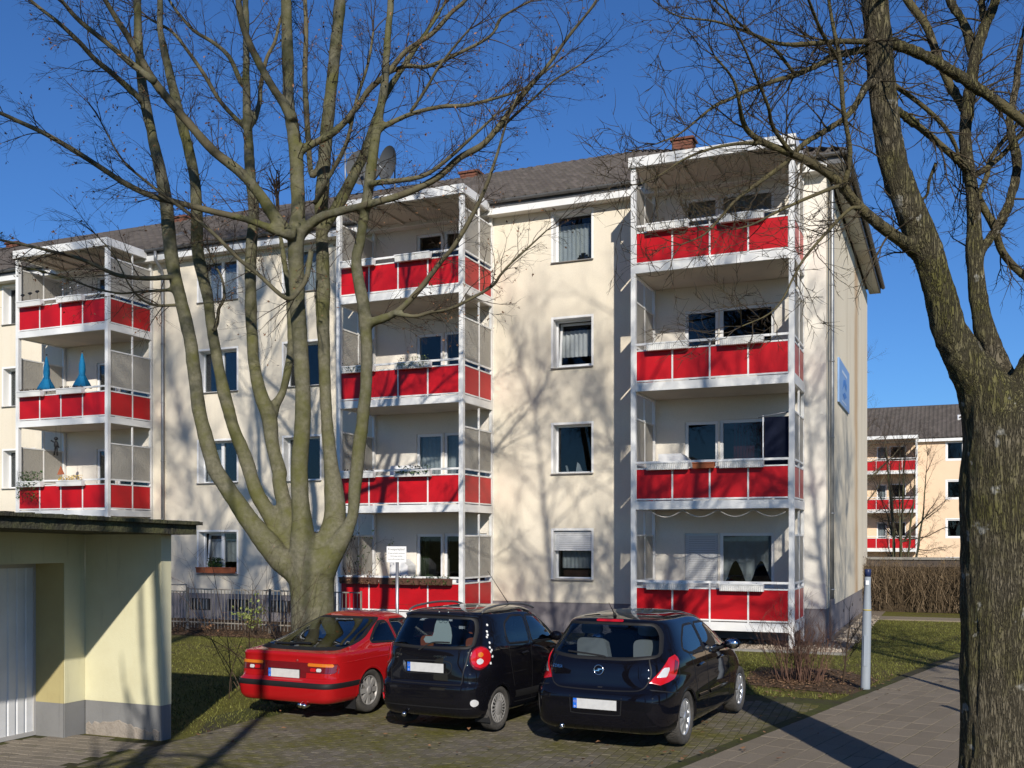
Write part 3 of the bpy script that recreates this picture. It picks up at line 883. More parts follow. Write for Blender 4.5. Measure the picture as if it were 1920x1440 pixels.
# satellite dish and aerial on the ridge
def dish(x, label, r=.55, rot=0.5):
    t = thing('satellite_dish', label, 'satellite dish', (x, RIDGE_Y - .3, RZ - .15), rot, 'dishes on the roof ridge')
    d = MB(); prof = [(r * k / 8, .16 * (k / 8) ** 2) for k in range(1, 9)]
    vs_ = [(0, 0, 0)]; seg = 24
    for rr, hh in prof:
        for k in range(seg):
            a = 2 * PI * k / seg; vs_.append((rr * math.cos(a), -hh, rr * math.sin(a)))
    fs = [(0, 1 + k, 1 + (k + 1) % seg) for k in range(seg)]
    for i in range(7):
        for k in range(seg): fs.append((1 + i * seg + k, 1 + (i + 1) * seg + k, 1 + (i + 1) * seg + (k + 1) % seg, 1 + i * seg + (k + 1) % seg))
    d.add([(p[0], p[1] * 1 - .1, p[2] + .95) for p in vs_], fs, 0, True)
    d.build('reflector', mat('grey dish enamel', (0.085, 0.09, 0.095), 0.7, 0.2), t)
    MB().tube([(0, .05, -.2), (0, .05, 1.25)], .03, 8).build('mast', ZINC, t)
    a = MB(); a.tube([(0, -.1, .5), (0, -.65, .85)], .016, 6); a.box(-.05, -.75, .8, .05, -.6, .92); a.build('feed_arm', ZINC, t)
dish(-18.9, 'grey satellite dish on the roof ridge behind the many-stemmed tree, beside the aerial', .62, .35)
dish(-17.75, 'grey satellite dish on the roof ridge nearer the brick chimney', .6, -.5)
ae = thing('roof_aerial', 'thin metal aerial mast with crossbars on the roof ridge', 'aerial', (-19.9, RIDGE_Y, RZ - .1))
MB().tube([(0, 0, 0), (0, 0, 2.0)], .025, 6).build('mast', ZINC, ae)
q = MB()
for z, w in ((1.9, .35), (1.7, .5), (1.5, .42)): q.box(-w, -.012, z, w, .012, z + .025)
q.build('crossbar', ZINC, ae)

# ------------------------------------------------------------------ balcony towers
TD = 1.88
LEV = [0.36, 3.10, 5.84, 8.58]
PX = [0.0, .98, 1.84, 2.70, TW]      # panel joints
def make_tower(label):
    t = thing('balcony_tower', label, 'balcony tower', (0, 0, 0), 0, 'balcony towers on the apartment block')
    p = .115
    for x in (0, TW - p):
        q = MB(); q.box(x, 0, -.05, x + p, p, 11.02)
        for z in LEV: q.box(x - .004, -.004, z - .03, x + p + .004, p + .002, z - .018)
        q.build('post', WHITE, t)
        MB().box(x + .02, TD - .10, -.05, x + p - .02, TD - .02, 11.02).build('rear_post', WHITE, t)
    # roof slab: fascia ring, ribbed ceiling
    q = MB(); z0, z1 = 11.03, 11.26
    q.box(-.04, -.07, z0, TW + .04, .03, z1); q.box(-.04, .03, z0, .05, TD + .0, z1); q.box(TW - .05, .03, z0, TW + .04, TD, z1)
    q.box(.05, .03, z1 - .07, TW - .05, TD, z1 - .02)
    rs = q.build('roof_slab', WHITE, t)
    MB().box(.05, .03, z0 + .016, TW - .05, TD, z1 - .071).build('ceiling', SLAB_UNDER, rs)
    for k in range(5):
        x = .42 + k * .70
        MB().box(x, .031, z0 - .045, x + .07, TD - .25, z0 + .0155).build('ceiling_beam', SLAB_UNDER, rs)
    for zi, z in enumerate(LEV):
        s = MB()
        s.box(p, -.012, z, TW - p, .06, z + .19); s.box(-.012 + .012, p, z, .07, TD - .1, z + .19); s.box(TW - .07, p, z, TW, TD - .1, z + .19)
        b = s.build('balcony', WHITE, t)
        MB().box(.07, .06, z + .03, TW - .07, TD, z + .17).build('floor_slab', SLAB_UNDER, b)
        zp0, zp1, zr = z + .25, z + .925, z + 1.06
        for k in range(4):
            a = max(PX[k], p) + .02; c = min(PX[k + 1], TW - p) - .02
            MB().box(a, .03, zp0, c, .05, zp1).build('red_panel', RED, b)
        q = MB()
        for x in PX[1:-1]: q.box(x - .018, .015, z + .19, x + .018, .055, zr)
        for x in (p + .001, TW - p - .019): q.box(x, .02, z + .19, x + .018, .055, zr)
        for k in range(len(PX) - 1):
            a = PX[k] + (p + .02 if k == 0 else .019); c = PX[k+1] - (p + .02 if k == 3 else .019)
            q.box(a, .018, zp1, c, .054, zp1 + .03); q.box(a, .018, zp0 - .035, c, .054, zp0)
        q.build('panel_frame', WHITE, b)
        q = MB(); q.box(p, .005, zr, TW - p, .065, zr + .05); q.build('handrail', WHITE, b)
        for side, xa in ((0, .03), (1, TW - .05)):
            mid = 1.02
            for (y0, y1) in ((p + .02, mid - .02), (mid + .02, TD - .12)):
                MB().box(xa, y0, zp0, xa + .02, y1, zp1).build('red_panel', RED, b)
                MB().box(xa + .004, y0, zr + .04, xa + .016, y1, z + 2.12).build('glass_screen', SCREEN, b)
            q = MB(); xb = xa - .012; xc = xa + .032
            q.box(xb, mid - .02, z + .19, xc, mid + .02, z + 2.70 if zi < 3 else 11.03)
            for za, zb in ((zp0 - .035, zp0), (zp1, zp1 + .035), (zr - .005, zr + .04), (z + 2.12, z + 2.16)):
                q.box(xb, p, za, xc, mid - .021, zb); q.box(xb, mid + .021, za, xc, TD - .1, zb)
            q.build('side_frame', WHITE, b)
    return t
tower_labels = {
    't3': 'white balcony tower at the gable end with red panels and ribbed white flower boxes',
    't2': 'white balcony tower behind the many-stemmed tree with planted flower boxes and brown lowest boxes',
    't1': 'white balcony tower above the garage with two closed blue parasols on one balcony'}
tw3 = make_tower(tower_labels['t3'])
tw3.location = (TOW['t3'], FY - 1.9, 0)
for nm in ('t2', 't1'):
    c = copy_tree(tw3); c.location = (TOW[nm], FY - 1.9, 0); c['label'] = tower_labels[nm]

# ------------------------------------------------------------------ things on the balconies
def plant_mesh(n, w, h, m, seed, droop=0.0, d=.14, size=.03, stems=True):
    r = random.Random(seed); q = MB()
    for k in range(n):
        x, y = r.uniform(-w / 2, w / 2), r.uniform(-d / 2, d / 2)
        z = r.uniform(0, h) if not droop or r.random() < .5 else -r.uniform(0, droop)
        if z < 0: y = -d / 2 - r.uniform(.0, .05)
        s = r.uniform(.5, 1.2) * size; a = r.uniform(0, 2 * PI); tl = r.uniform(-1, 1)
        u = Vector((math.cos(a), math.sin(a), tl)).normalized() * s
        v = u.cross(Vector((r.uniform(-1, 1), r.uniform(-1, 1), 1))).normalized() * s * .45
        c = Vector((x, y, z))
        q.add([c - u, c + v, c + u, c - v], [(0, 1, 2, 3)])
    if stems:
        for k in range(max(4, n // 18)):
            x, y = r.uniform(-w / 2, w / 2), r.uniform(-d / 3, d / 3)
            q.tube([(x, y, -.05), (x + r.gauss(0, .04), y + r.gauss(0, .03), r.uniform(.5, 1.1) * h)], [.004, .002], 3, False)
    return q.mesh('foliage', m)

def flower_box(x, z, w, label, m=WHITE, rib=True, plant=None, y=FY - 1.9, h=.165):
    t = thing('flower_box', label, 'flower box', (x, y - .105, z), 0, 'flower boxes on the balcony rails')
    q = MB(); d = .17; b = .03
    pr = [(-d / 2 + b, 0), (d / 2 - b, 0), (d / 2, h), (d / 2 - .012, h), (d / 2 - b - .01, .02), (-d / 2 + b + .01, .02), (-d / 2 + .012, h), (-d / 2, h)]
    q.slab(pr, 0, -w / 2 + .012, w / 2 - .012)
    for s in (-1, 1): q.slab([(-d / 2 + b, 0), (d / 2 - b, 0), (d / 2, h), (-d / 2, h)], 0, s * (w / 2 - .012), s * w / 2)
    q.box(-w / 2 - .008, -d / 2 - .012, h - .022, w / 2 + .008, -d / 2 - .001, h + .004)
    q.build('trough', m, t)
    if rib:
        q = MB(); n = int(w / .045)
        for k in range(n):
            xx = -w / 2 + .02 + k * (w - .04) / n
            q.add([(xx, -d / 2 + b - .002, .006), (xx + .022, -d / 2 + b - .002, .006), (xx + .022, -d / 2 + .003, h - .025), (xx, -d / 2 + .003, h - .025),
                   (xx + .011, -d / 2 + b - .016, .006), (xx + .011, -d / 2 - .012, h - .025)], [(0, 4, 5, 3), (4, 1, 2, 5)])
        tag(q.build('rib', m, t), kind='stuff')
    MB().box(-w / 2 + .02, -d / 2 + .022, h - .05, w / 2 - .02, d / 2 - .022, h - .03).build('soil', SOIL, t)
    q = MB()
    for s in (-.32, .32): q.box(s * w - .012, d / 2 - .005, h - .02, s * w + .012, d / 2 + .06, h + .012)
    q.build('bracket', ZINC, t)
    if plant:
        o = link_mesh('plants', plant, t, (0, 0, h - .03)); tag(o, kind='stuff')
    return t
floors = ['ground-floor', 'first-floor', 'second-floor', 'top-floor']
tname = {'t3': 'gable-end tower', 't2': 'behind the many-stemmed tree', 't1': 'above the garage'}
heath = plant_mesh(160, .9, .10, DRYTWIG, 5, 0, .12, .03)
for k, z in enumerate(LEV):
    X = TOW['t3']; zz = z + .90
    flower_box(X + .90, zz, .96, f'ribbed white box farther from the gable edge on the {floors[k]} gable-end balcony')
    flower_box(X + 2.58, zz, .96, f'ribbed white box nearer the gable edge on the {floors[k]} gable-end balcony')
flower_box(TOW['t3'] + 1.73, LEV[1] + .91, .48, 'short terracotta box between two white boxes on the gable-end tower', TERRA, False, None, h=.13)
pm = {('t2', 3): (None, None), ('t2', 2): (plant_mesh(130, .9, .12, LEAF, 1, .1, .14, .03), plant_mesh(190, .9, .2, LEAFY, 2, .12, .14, .03)),
      ('t2', 1): (heath, plant_mesh(150, .95, .15, LEAF, 3, .05, .16, .045)),
      ('t1', 1): (plant_mesh(420, .85, .35, LEAF, 4, .55, .2, .045), plant_mesh(260, .9, .18, YELLOW, 8, 0, .14, .03)),
      ('t1', 2): (heath, heath), ('t1', 3): (None, None)}
for (nm, k), (pa, pb) in pm.items():
    X = TOW[nm]; zz = LEV[k] + .90
    what = {True: 'planted white box', False: 'empty white box'}
    flower_box(X + .72, zz, .98, f'{what[pa is not None]} farther from the gable on the {floors[k]} balcony {tname[nm]}', WHITE, False, pa)
    flower_box(X + 2.35, zz, 1.0, f'{what[pb is not None]} nearer the gable on the {floors[k]} balcony {tname[nm]}', WHITE, False, pb)
for j, (x, w) in enumerate(((.75, 1.1), (1.95, 1.12), (3.0, .85))):
    flower_box(TOW['t2'] + x, LEV[0] + .90, w, 'dark brown planter with sparse greenery ' + ('farthest from the gable', 'in the middle', 'nearest the gable')[j] + ' of the ground-floor rail', BROWNBOX, False,
               plant_mesh((240, 90, 150)[j], w * .9, (.28, .1, .12)[j], (DRYLEAF, LEAF, LEAF)[j], 20 + j, .12, .16, .035))
flower_box(-20.27, 1.40, 1.36, 'terracotta planter with a leafy green plant on the window sill', TERRA, False, plant_mesh(330, .5, .32, LEAF, 31, 0, .18, .05), y=FY + .02, h=.17)

# closed parasols
BLUE = mat('turquoise parasol cloth', (0.012, 0.175, 0.36), 0.8, 0.15, var=(0.010, 0.13, 0.29), vscale=9)
for x, lab in ((TOW['t1'] + .98, 'closed turquoise parasol farther from the gable on its balcony'), (TOW['t1'] + 2.42, 'closed turquoise parasol nearer the gable on its balcony')):
    t = thing('parasol', lab, 'parasol', (x, FY - 1.62, LEV[2] + .17), 0, 'closed parasols')
    MB().tube([(0, 0, 0), (0, 0, 2.02)], .018, 8).build('pole', ZINC, t)
    q = MB(); n = 16; vs_ = []; rows_ = [(2.0, .015), (1.88, .045), (1.66, .085), (1.48, .088), (1.36, .075), (1.24, .115), (1.10, .175), (1.0, .215), (.985, .19)]
    for z, r in rows_:
        for k in range(n):
            a = 2 * PI * k / n; rr = r * (1 + (.38 if k % 2 else -.28) * min(1, (2.0 - z)))
            vs_.append((rr * math.cos(a), rr * math.sin(a), z - (.03 if k % 2 and z < 1.05 else 0)))
    fs = [(i * n + k, i * n + (k + 1) % n, (i + 1) * n + (k + 1) % n, (i + 1) * n + k) for i in range(len(rows_) - 1) for k in range(n)]
    q.add(vs_, fs, 0, True); q.build('canopy', BLUE, t)
    MB().lathe([(.09, 1.325), (.095, 1.34), (.09, 1.355)], 12).build('strap', BLUE, t)
    MB().ball((0, 0, 2.05), .025).build('finial', BLACK, t)
    MB().lathe([(.2, .0), (.2, .04), (.05, .07), (.03, .2)], 16).build('foot', BLACK, t)
# navy wind screen on the gable-end tower
t = thing('wind_screen', 'navy blue fabric wind screen standing at the gable end of a balcony', 'wind screen', (TOW['t3'] + 3.05, FY - 1.72, LEV[1] + .17))
wavy_sheet(-.02, .52, .75, 1.86, 0, 1.5, .02, mat('navy cloth', (0.012, 0.016, 0.035), 0.85, 0.1), t, 'cloth', 3)
q = MB(); q.tube([(-.05, 0, 0), (-.05, 0, 1.9)], .016, 6); q.build('pole', WHITE, t)
MB().tube([(-.16, 0, 1.86), (.54, 0, 1.96)], .02, 6).build('top_bar', ZINC, t)
# cabinets
for nm, k, x, w, h_, lab in (('t2', 0, .95, .55, 1.35, 'white cabinet with a sloped lid on the ground-floor balcony by the parking sign'), ('t2', 1, .95, .9, 1.12, 'low white cabinet on the first-floor balcony behind the many-stemmed tree'), ('t3', 1, .35, .75, 1.2, 'white cabinet in the corner of the first-floor balcony at the gable end')):
    t = thing('cabinet', lab, 'cabinet', (TOW[nm] + x, FY - .75, LEV[k] + .17))
    MB().slab([(0, 0), (w, 0), (w, h_ - .18), (w - .2, h_), (0, h_)], 1, 0, .45).build('carcass', PVC, t)
    MB().box(.03, -.015, .05, w - .25, -.002, h_ - .06).build('door', PVC, t)
    MB().box(w - .32, -.03, h_ * .5, w - .30, -.016, h_ * .62).build('handle', ZINC, t)
# small garden ornaments on the tower above the garage
for k, (nm, lv, x, n, top, lab) in enumerate((('t1', 3, .72, 3, True, 'dark fan-shaped stick ornaments in the top-floor flower box farther from the gable'), ('t1', 3, 2.35, 3, False, 'pale ball-topped stick ornaments in the top-floor flower box nearer the gable'))):
    for j in range(n):
        t = thing('stick_ornament', lab, 'ornament', (TOW[nm] + x - .3 + j * .3, FY - 2.005, LEV[lv] + .95), 0, lab)
        MB().tube([(0, 0, 0), (0, 0, .3 + .03 * j)], .006, 5).build('stick', STEEL if not top else DRYTWIG, t)
        if top: MB().slab([(-.09, .0), (0, -.05), (.09, .0), (.05, .035), (-.05, .035)], 1, -.01, .01).build('fan', BLACK, t, (0, 0, .32 + .03 * j))
        else: MB().ball((0, 0, .33 + .03 * j), .035).build('ball', STEEL, t)
t = thing('hanging_ornament', 'orange triangular wooden ornament hanging over the flower boxes', 'ornament', (TOW['t1'] + 1.7, FY - 1.75, LEV[1] + .17))
MB().tube([(0, 0, 1.35), (0, 0, 2.6)], .004, 4).build('cord', BLACK, t)
MB().slab([(-.14, 1.1), (.14, 1.1), (0, 1.36)], 1, -.012, .012).build('triangle', TERRA, t)
t = thing('hanging_ornament', 'black jointed figure ornament hanging beside a balcony post rail', 'ornament', (TOW['t1'] + 1.45, FY - 1.7, LEV[1] + .17))
q = MB(); q.ball((0, 0, 2.2), .06); q.ball((0, 0, 2.02), .09, sc=(.8, .6, 1.4)); q.tube([(-.05, 0, 2.08), (-.2, 0, 2.15)], .022, 5); q.tube([(.05, 0, 2.08), (.12, 0, 1.92)], .022, 5); q.tube([(-.03, 0, 1.95), (-.07, 0, 1.7)], .026, 5); q.tube([(.03, 0, 1.95), (.05, 0, 1.68)], .026, 5)
q.build('figure', BLACK, t); MB().tube([(0, 0, 2.25), (0, 0, 2.6)], .004, 4).build('cord', BLACK, t)
# cable festoon on the ground-floor balcony of the gable-end tower
q = MB(); pts_ = []
for s in range(4):
    for j in range(8):
        u = j / 8; pts_.append((.4 + s * .8 + u * .8, .12, 2.72 - .16 * math.sin(PI * u)))
q.tube(pts_, .012, 5)
tag(q.build('light_cable', mat('pale cable', (.55, .52, .48), .5), None, (TOW['t3'], FY - 1.9, LEV[0])), 'pale cable looped under the ceiling of the ground-floor balcony', 'cable')

# ------------------------------------------------------------------ the far block of the same kind
far = thing('far_apartment_block', 'peach apartment block with red balconies standing beyond the brown hedge', 'building', (0, 53.94, -1.54))
fx0, fx1 = -14.0, 24.0
FT = [-5.75, 4.55]
fo = []
for f in FLOORS:
    for a in (-.18, 10.6): fo.append((a, a + 1.08, 1.38 + f, 2.64 + f))
    for X in FT: fo += [(X + .9, X + 1.58, .58 + f, 2.46 + f), (X + 1.76, X + 2.9, 1.28 + f, 2.5 + f)]
wall_with_holes(fx0, fx1, 0, 11.0, FY, fo).build('wall', PEACH, far)
q = MB(); q.quad((fx1, FY, 0), (fx1, YB, 0), (fx1, YB, 11), (fx1, FY, 11)); q.quad((fx0, YB, 0), (fx0, FY, 0), (fx0, FY, 11), (fx0, YB, 11)); q.quad((fx1, YB, 0), (fx0, YB, 0), (fx0, YB, 11), (fx1, YB, 11))
q.build('wall', PEACH, far)
q = MB(); q.quad((fx0, FY + 1.6, 0), (fx1, FY + 1.6, 0), (fx1, FY + 1.6, 11), (fx0, FY + 1.6, 11)); q.build('interior_wall', ROOM, far)
for n_, (a, b, c, d) in enumerate(fo):
    f = MB(); t = .08; yf = FY + .05
    f.box(a, yf, c, a + t, yf + .07, d); f.box(b - t, yf, c, b, yf + .07, d); f.box(a + t, yf, c, b - t, yf + .07, c + t); f.box(a + t, yf, d - t, b - t, yf + .07, d)
    if b - a > 1.0 and b - a < 1.1: f.box(a - .08, FY - .01, c - .08, a, FY - .001, d + .08); f.box(b, FY - .01, c - .08, b + .08, FY - .001, d + .08); f.box(a, FY - .01, d, b, FY - .001, d + .08); f.box(a, FY - .01, c - .08, b, FY - .001, c)
    w = f.build('window', PVC, far)
    MB().box(a + t, yf + .03, c + t, b - t, yf + .038, d - t).build('pane', PANE, w)
    if n_ % 3: wavy_sheet(a + .05, b - .05, c + .05, d - .05, yf + .15, 5, .02, CURTAIN, w, seed=n_)
q = MB(); q.box(fx0, FY - .35, 10.9, fx1, FY - .001, 11.1); q.build('cornice', WHITE, far)
q = MB(); q.add([(fx0, YE, 11.15), (fx1, YE, 11.15), (fx1, RIDGE_Y, 14.3), (fx0, RIDGE_Y, 14.3), (fx1, YBE, 11.15), (fx0, YBE, 11.15)], [(0, 1, 2, 3), (4, 5, 3, 2), (1, 4, 2), (5, 0, 3), (0, 5, 4, 1)])
froof = q.build('roof', TILE, far)
allv = []; allf = []; nb = 0
fang = math.atan2(14.3 - 11.15, RIDGE_Y - YE); fc, fs_ = math.cos(fang), math.sin(fang)
for j in range(int(math.hypot(3.15, RIDGE_Y - YE) / .345)):
    s = j * .345 - .03
    for i in range(int((fx1 + 8) / .3)):
        P = np.stack([TV[:, 0] - 8 + i * .3, YE + s * fc + TV[:, 1] * fc - TV[:, 2] * fs_, 11.155 + s * fs_ + TV[:, 1] * fs_ + TV[:, 2] * fc], 1)
        allv.append(P); allf.append(np.array(tf) + nb); nb += len(TV)
tag(link_mesh('roof_tiles', np_mesh('roof_tiles', np.concatenate(allv), np.concatenate(allf), TILE, True), froof), kind='stuff')
q = MB(); x0_ = .55; s0 = 3.6
for (a, b, c, d) in ((0, .8, 0, .09), (0, .8, .8, .9), (0, .08, .09, .8), (.72, .8, .09, .8)):
    vs_ = [(x0_ + p, YE + (s0 + s) * fc - h * fs_, 11.15 + (s0 + s) * fs_ + h * fc) for h in (0, .14) for p, s in ((a, c), (b, c), (b, d), (a, d))]
    q.add(vs_, [(0,3,2,1),(4,5,6,7),(0,1,5,4),(1,2,6,5),(2,3,7,6),(3,0,4,7)])
q.build('skylight', WHITE, froof)
for X, lab in zip(FT, ('white balcony tower with red panels on the far peach block, seen past the gable', 'white balcony tower with red panels on the far peach block behind the thick trunk')):
    c = copy_tree(tw3); c.location = (X, FY - 1.9 + 53.94, -1.54); c['label'] = lab; c['group'] = 'balcony towers on the far block'

# ------------------------------------------------------------------ cars
def superloop(row, n=132):
    z, yr, yf, w, nr, nf = row
    c = (yr + yf) / 2; hl = (yf - yr) / 2
    K = 360; P = []
    for k in range(K):
        ph = 2 * PI * k / K
        sx, cy = math.sin(ph), -math.cos(ph)
        e = nr if cy < 0 else nf
        P.append((w * math.copysign(abs(sx) ** (2 / e), sx), c + hl * math.copysign(abs(cy) ** (2 / e), cy)))
    A = np.array(P + [P[0]])
    d = np.concatenate([[0], np.cumsum(np.hypot(*np.diff(A, axis=0).T))])
    s = np.linspace(0, d[-1], n, endpoint=False)
    return np.stack([np.interp(s, d, A[:, 0]), np.interp(s, d, A[:, 1]), np.full(n, z)], 1)

def inside_poly(poly, x, y):
    r = False; n = len(poly); j = n - 1
    for i in range(n):
        xi, yi = poly[i]; xj, yj = poly[j]
        if (yi > y) != (yj > y) and x < (xj - xi) * (y - yi) / (yj - yi) + xi: r = not r
        j = i
    return r

def rounded(poly, rad=0.05, steps=4):
    """fillet every corner with a radius-like cut of rad metres"""
    out = []; n = len(poly)
    for i in range(n):
        a, b, c = poly[i - 1], poly[i], poly[(i + 1) % n]
        la, lc = math.dist(a, b), math.dist(b, c)
        fa, fc_ = min(rad, la * .45) / la, min(rad, lc * .45) / lc
        p = (b[0] + (a[0] - b[0]) * fa, b[1] + (a[1] - b[1]) * fa); q = (b[0] + (c[0] - b[0]) * fc_, b[1] + (c[1] - b[1]) * fc_)
        for k in range(steps + 1):
            t = k / steps
            out.append(tuple((1 - t) ** 2 * p[j] + 2 * t * (1 - t) * b[j] + t * t * q[j] for j in (0, 1)))
    return out

class Car:
    def __init__(self, name, label, rows, loc, rz, paint, wheels, arch_r):
        self.t = thing(name, label, 'car', loc, rz, 'cars parked side by side in the yard')
        R0 = [np.array(r, dtype=float) for r in rows]
        dense = catmull(R0, 14)
        # keep slices about 2 cm apart
        keep = [dense[0]]
        for r in dense[1:]:
            a, b = keep[-1], r
            if max(abs(a[0] - b[0]), abs(a[1] - b[1]) * .5, abs(a[3] - b[3]) * .7) > 0.016: keep.append(r)
        keep.append(dense[-1]); self.rows = keep
        N = 176; loops = [superloop(r, N) for r in keep]
        V = [tuple(p) for L in loops for p in L]
        F = []
        for i in range(len(loops) - 1):
            for k in range(N):
                k2 = (k + 1) % N
                F.append((i * N + k, i * N + k2, (i + 1) * N + k2, (i + 1) * N + k))
        V.append((0, (keep[0][1] + keep[0][2]) / 2, keep[0][0])); V.append((0, (keep[-1][1] + keep[-1][2]) / 2, keep[-1][0] + .001))
        b0, b1 = len(V) - 2, len(V) - 1
        F += [(b0, (k + 1) % N, k) for k in range(N)]
        o = (len(loops) - 1) * N
        F += [(b1, o + k, o + (k + 1) % N) for k in range(N)]
        self.V, self.F = V, F
        self.bvh = BVHTree.FromPolygons(V, F)
        self.paint = paint; self.holes = []; self.wheels = wheels; self.arch = arch_r; self.loops = loops
    def frame(self, kind):
        if kind == 'rear': return lambda a, b: (Vector((a, -3, b)), Vector((0, 1, 0)))
        if kind == 'front': return lambda a, b: (Vector((a, 9, b)), Vector((0, -1, 0)))
        if kind == 'right': return lambda a, b: (Vector((3, a, b)), Vector((-1, 0, 0)))
        if kind == 'left': return lambda a, b: (Vector((-3, a, b)), Vector((1, 0, 0)))
        s, ang = kind              # ('R', degrees): looking in from a rear corner
        ang = R(ang) * (1 if s == 'R' else -1)
        d = Vector((-math.sin(ang), math.cos(ang), 0)); ex = Vector((math.cos(ang), math.sin(ang), 0))
        c = Vector((0, .55, 0))
        return lambda a, b: (c + ex * a * (1 if s == 'R' else -1) - d * 4 + Vector((0, 0, b)), d)
    def put(self, fr, a, b, off):
        o, d = fr(a, b)
        h, n, i, _ = self.bvh.ray_cast(o, d, 20)
        if h is None:
            h, n, i, _ = self.bvh.find_nearest(o + d * 3)
        if n.dot(d) > 0: n = -n
        return h + n * off
    def patch(self, name, kind, poly, m, off=0.004, rows=12, cols=14, parent=None, rnd=.05, thick=0.0):
        fr = self.frame(kind); P = rounded(poly, rnd) if rnd else poly
        zs_ = [p[1] for p in P]; z0, z1 = min(zs_) + 1e-4, max(zs_) - 1e-4
        vs_ = []; 
        for i in range(rows + 1):
            z = z0 + (z1 - z0) * i / rows
            xs_ = []
            for k in range(len(P)):
                (xa, za), (xb, zb) = P[k], P[(k + 1) % len(P)]
                if (za > z) != (zb > z): xs_.append(xa + (xb - xa) * (z - za) / (zb - za))
            lo, hi = min(xs_), max(xs_)
            for j in range(cols + 1): vs_.append(self.put(fr, lo + (hi - lo) * j / cols, z, off))
        c = cols + 1
        fs = [(i * c + j, i * c + j + 1, (i + 1) * c + j + 1, (i + 1) * c + j) for i in range(rows) for j in range(cols)]
        q = MB(); q.add(vs_, fs, 0, True)
        if thick:
            ring = [j for j in range(c)] + [i * c + cols for i in range(1, rows + 1)] + [rows * c + j for j in range(cols - 1, -1, -1)] + [i * c for i in range(rows - 1, 0, -1)]
            n = len(ring); cen = sum(vs_, Vector()) / len(vs_)
            back = []
            for r in ring:
                h, nn, _, _ = self.bvh.find_nearest(vs_[r]); back.append(h - (vs_[r] - h) * .3)
            q.add([vs_[r] for r in ring] + back, [(k, (k + 1) % n, n + (k + 1) % n, n + k) for k in range(n)])
        return q.build(name, m, parent or self.t)
    def ring(self, name, kind, poly, m, width=0.03, off=0.003, parent=None, rnd=.05, K=96):
        fr = self.frame(kind); P = rounded(poly, rnd) if rnd else list(poly)
        # resample outline evenly
        A = np.array(P + [P[0]]); d = np.concatenate([[0], np.cumsum(np.hypot(*np.diff(A, axis=0).T))])
        s = np.linspace(0, d[-1], K, endpoint=False); X = np.interp(s, d, A[:, 0]); Z = np.interp(s, d, A[:, 1])
        area = sum(X[i] * Z[(i + 1) % K] - X[(i + 1) % K] * Z[i] for i in range(K))
        sg = 1 if area > 0 else -1
        vs_ = []
        for i in range(K):
            tx, tz = X[(i + 1) % K] - X[i - 1], Z[(i + 1) % K] - Z[i - 1]; L = math.hypot(tx, tz) or 1
            nx, nz = sg * tz / L, -sg * tx / L
            for e, of in ((-.5, off), (0.0, off + .006), (.55, off), (.75, -.006)):
                vs_.append(self.put(fr, X[i] + nx * width * e, Z[i] + nz * width * e, of))
        q = MB(); q.add(vs_, [(i * 4 + j, i * 4 + j + 1, ((i + 1) % K) * 4 + j + 1, ((i + 1) % K) * 4 + j) for i in range(K) for j in range(3)], 0, True)
        return q.build(name, m, parent or self.t)
    def strip(self, name, kind, pts, m, width=0.007, off=0.0015, parent=None, k=8, raise_=0.0):
        fr = self.frame(kind); P = catmull(pts, k); vs_ = []; n = len(P)
        for i in range(n):
            t = P[min(i + 1, n - 1)] - P[max(i - 1, 0)]; t = t / (np.hypot(*t) or 1)
            for e, r in ((-.5, 0), (0, raise_), (.5, 0)):
                vs_.append(self.put(fr, P[i][0] - t[1] * width * e, P[i][1] + t[0] * width * e, off + r))
        q = MB(); q.add(vs_, [(i * 3 + j, i * 3 + j + 1, (i + 1) * 3 + j + 1, (i + 1) * 3 + j) for i in range(n - 1) for j in range(2)], 0, True)
        return q.build(name, m, parent or self.t)
    def band(self, name, z0, z1, m, off=0.006, ymax=9.0):
        sel = [L for L in self.loops if z0 - .012 <= L[0][2] <= z1 + .012]
        N = len(sel[0]); vs_ = []
        for li, L in enumerate(sel):
            for k in range(N):
                t = L[(k + 1) % N] - L[k - 1]; nx, ny = t[1], -t[0]; d = math.hypot(nx, ny) or 1
                o = off if 0 < li < len(sel) - 1 else -.004
                vs_.append((L[k][0] + nx / d * o, L[k][1] + ny / d * o, L[k][2]))
        fs = [(i * N + k, i * N + (k + 1) % N, (i + 1) * N + (k + 1) % N, (i + 1) * N + k) for i in range(len(sel) - 1) for k in range(N)
              if vs_[i * N + k][1] < ymax and not any(math.hypot(vs_[i*N+k][1] - wy, vs_[i*N+k][2] - self.wz) < self.arch + .01 for wy in self.wheels)]
        q = MB(); q.add(vs_, fs, 0, True)
        return q.build(name, m, self.t)
    def window(self, name, kind, poly, m, seal=BLACK, width=.032):
        self.holes.append((kind, rounded(poly, .05)))
        p = self.patch(name, kind, poly, m, .0035, 14, 18)
        self.ring('seal', kind, poly, seal, width, .002, p)
        return p
    wz = 0.3
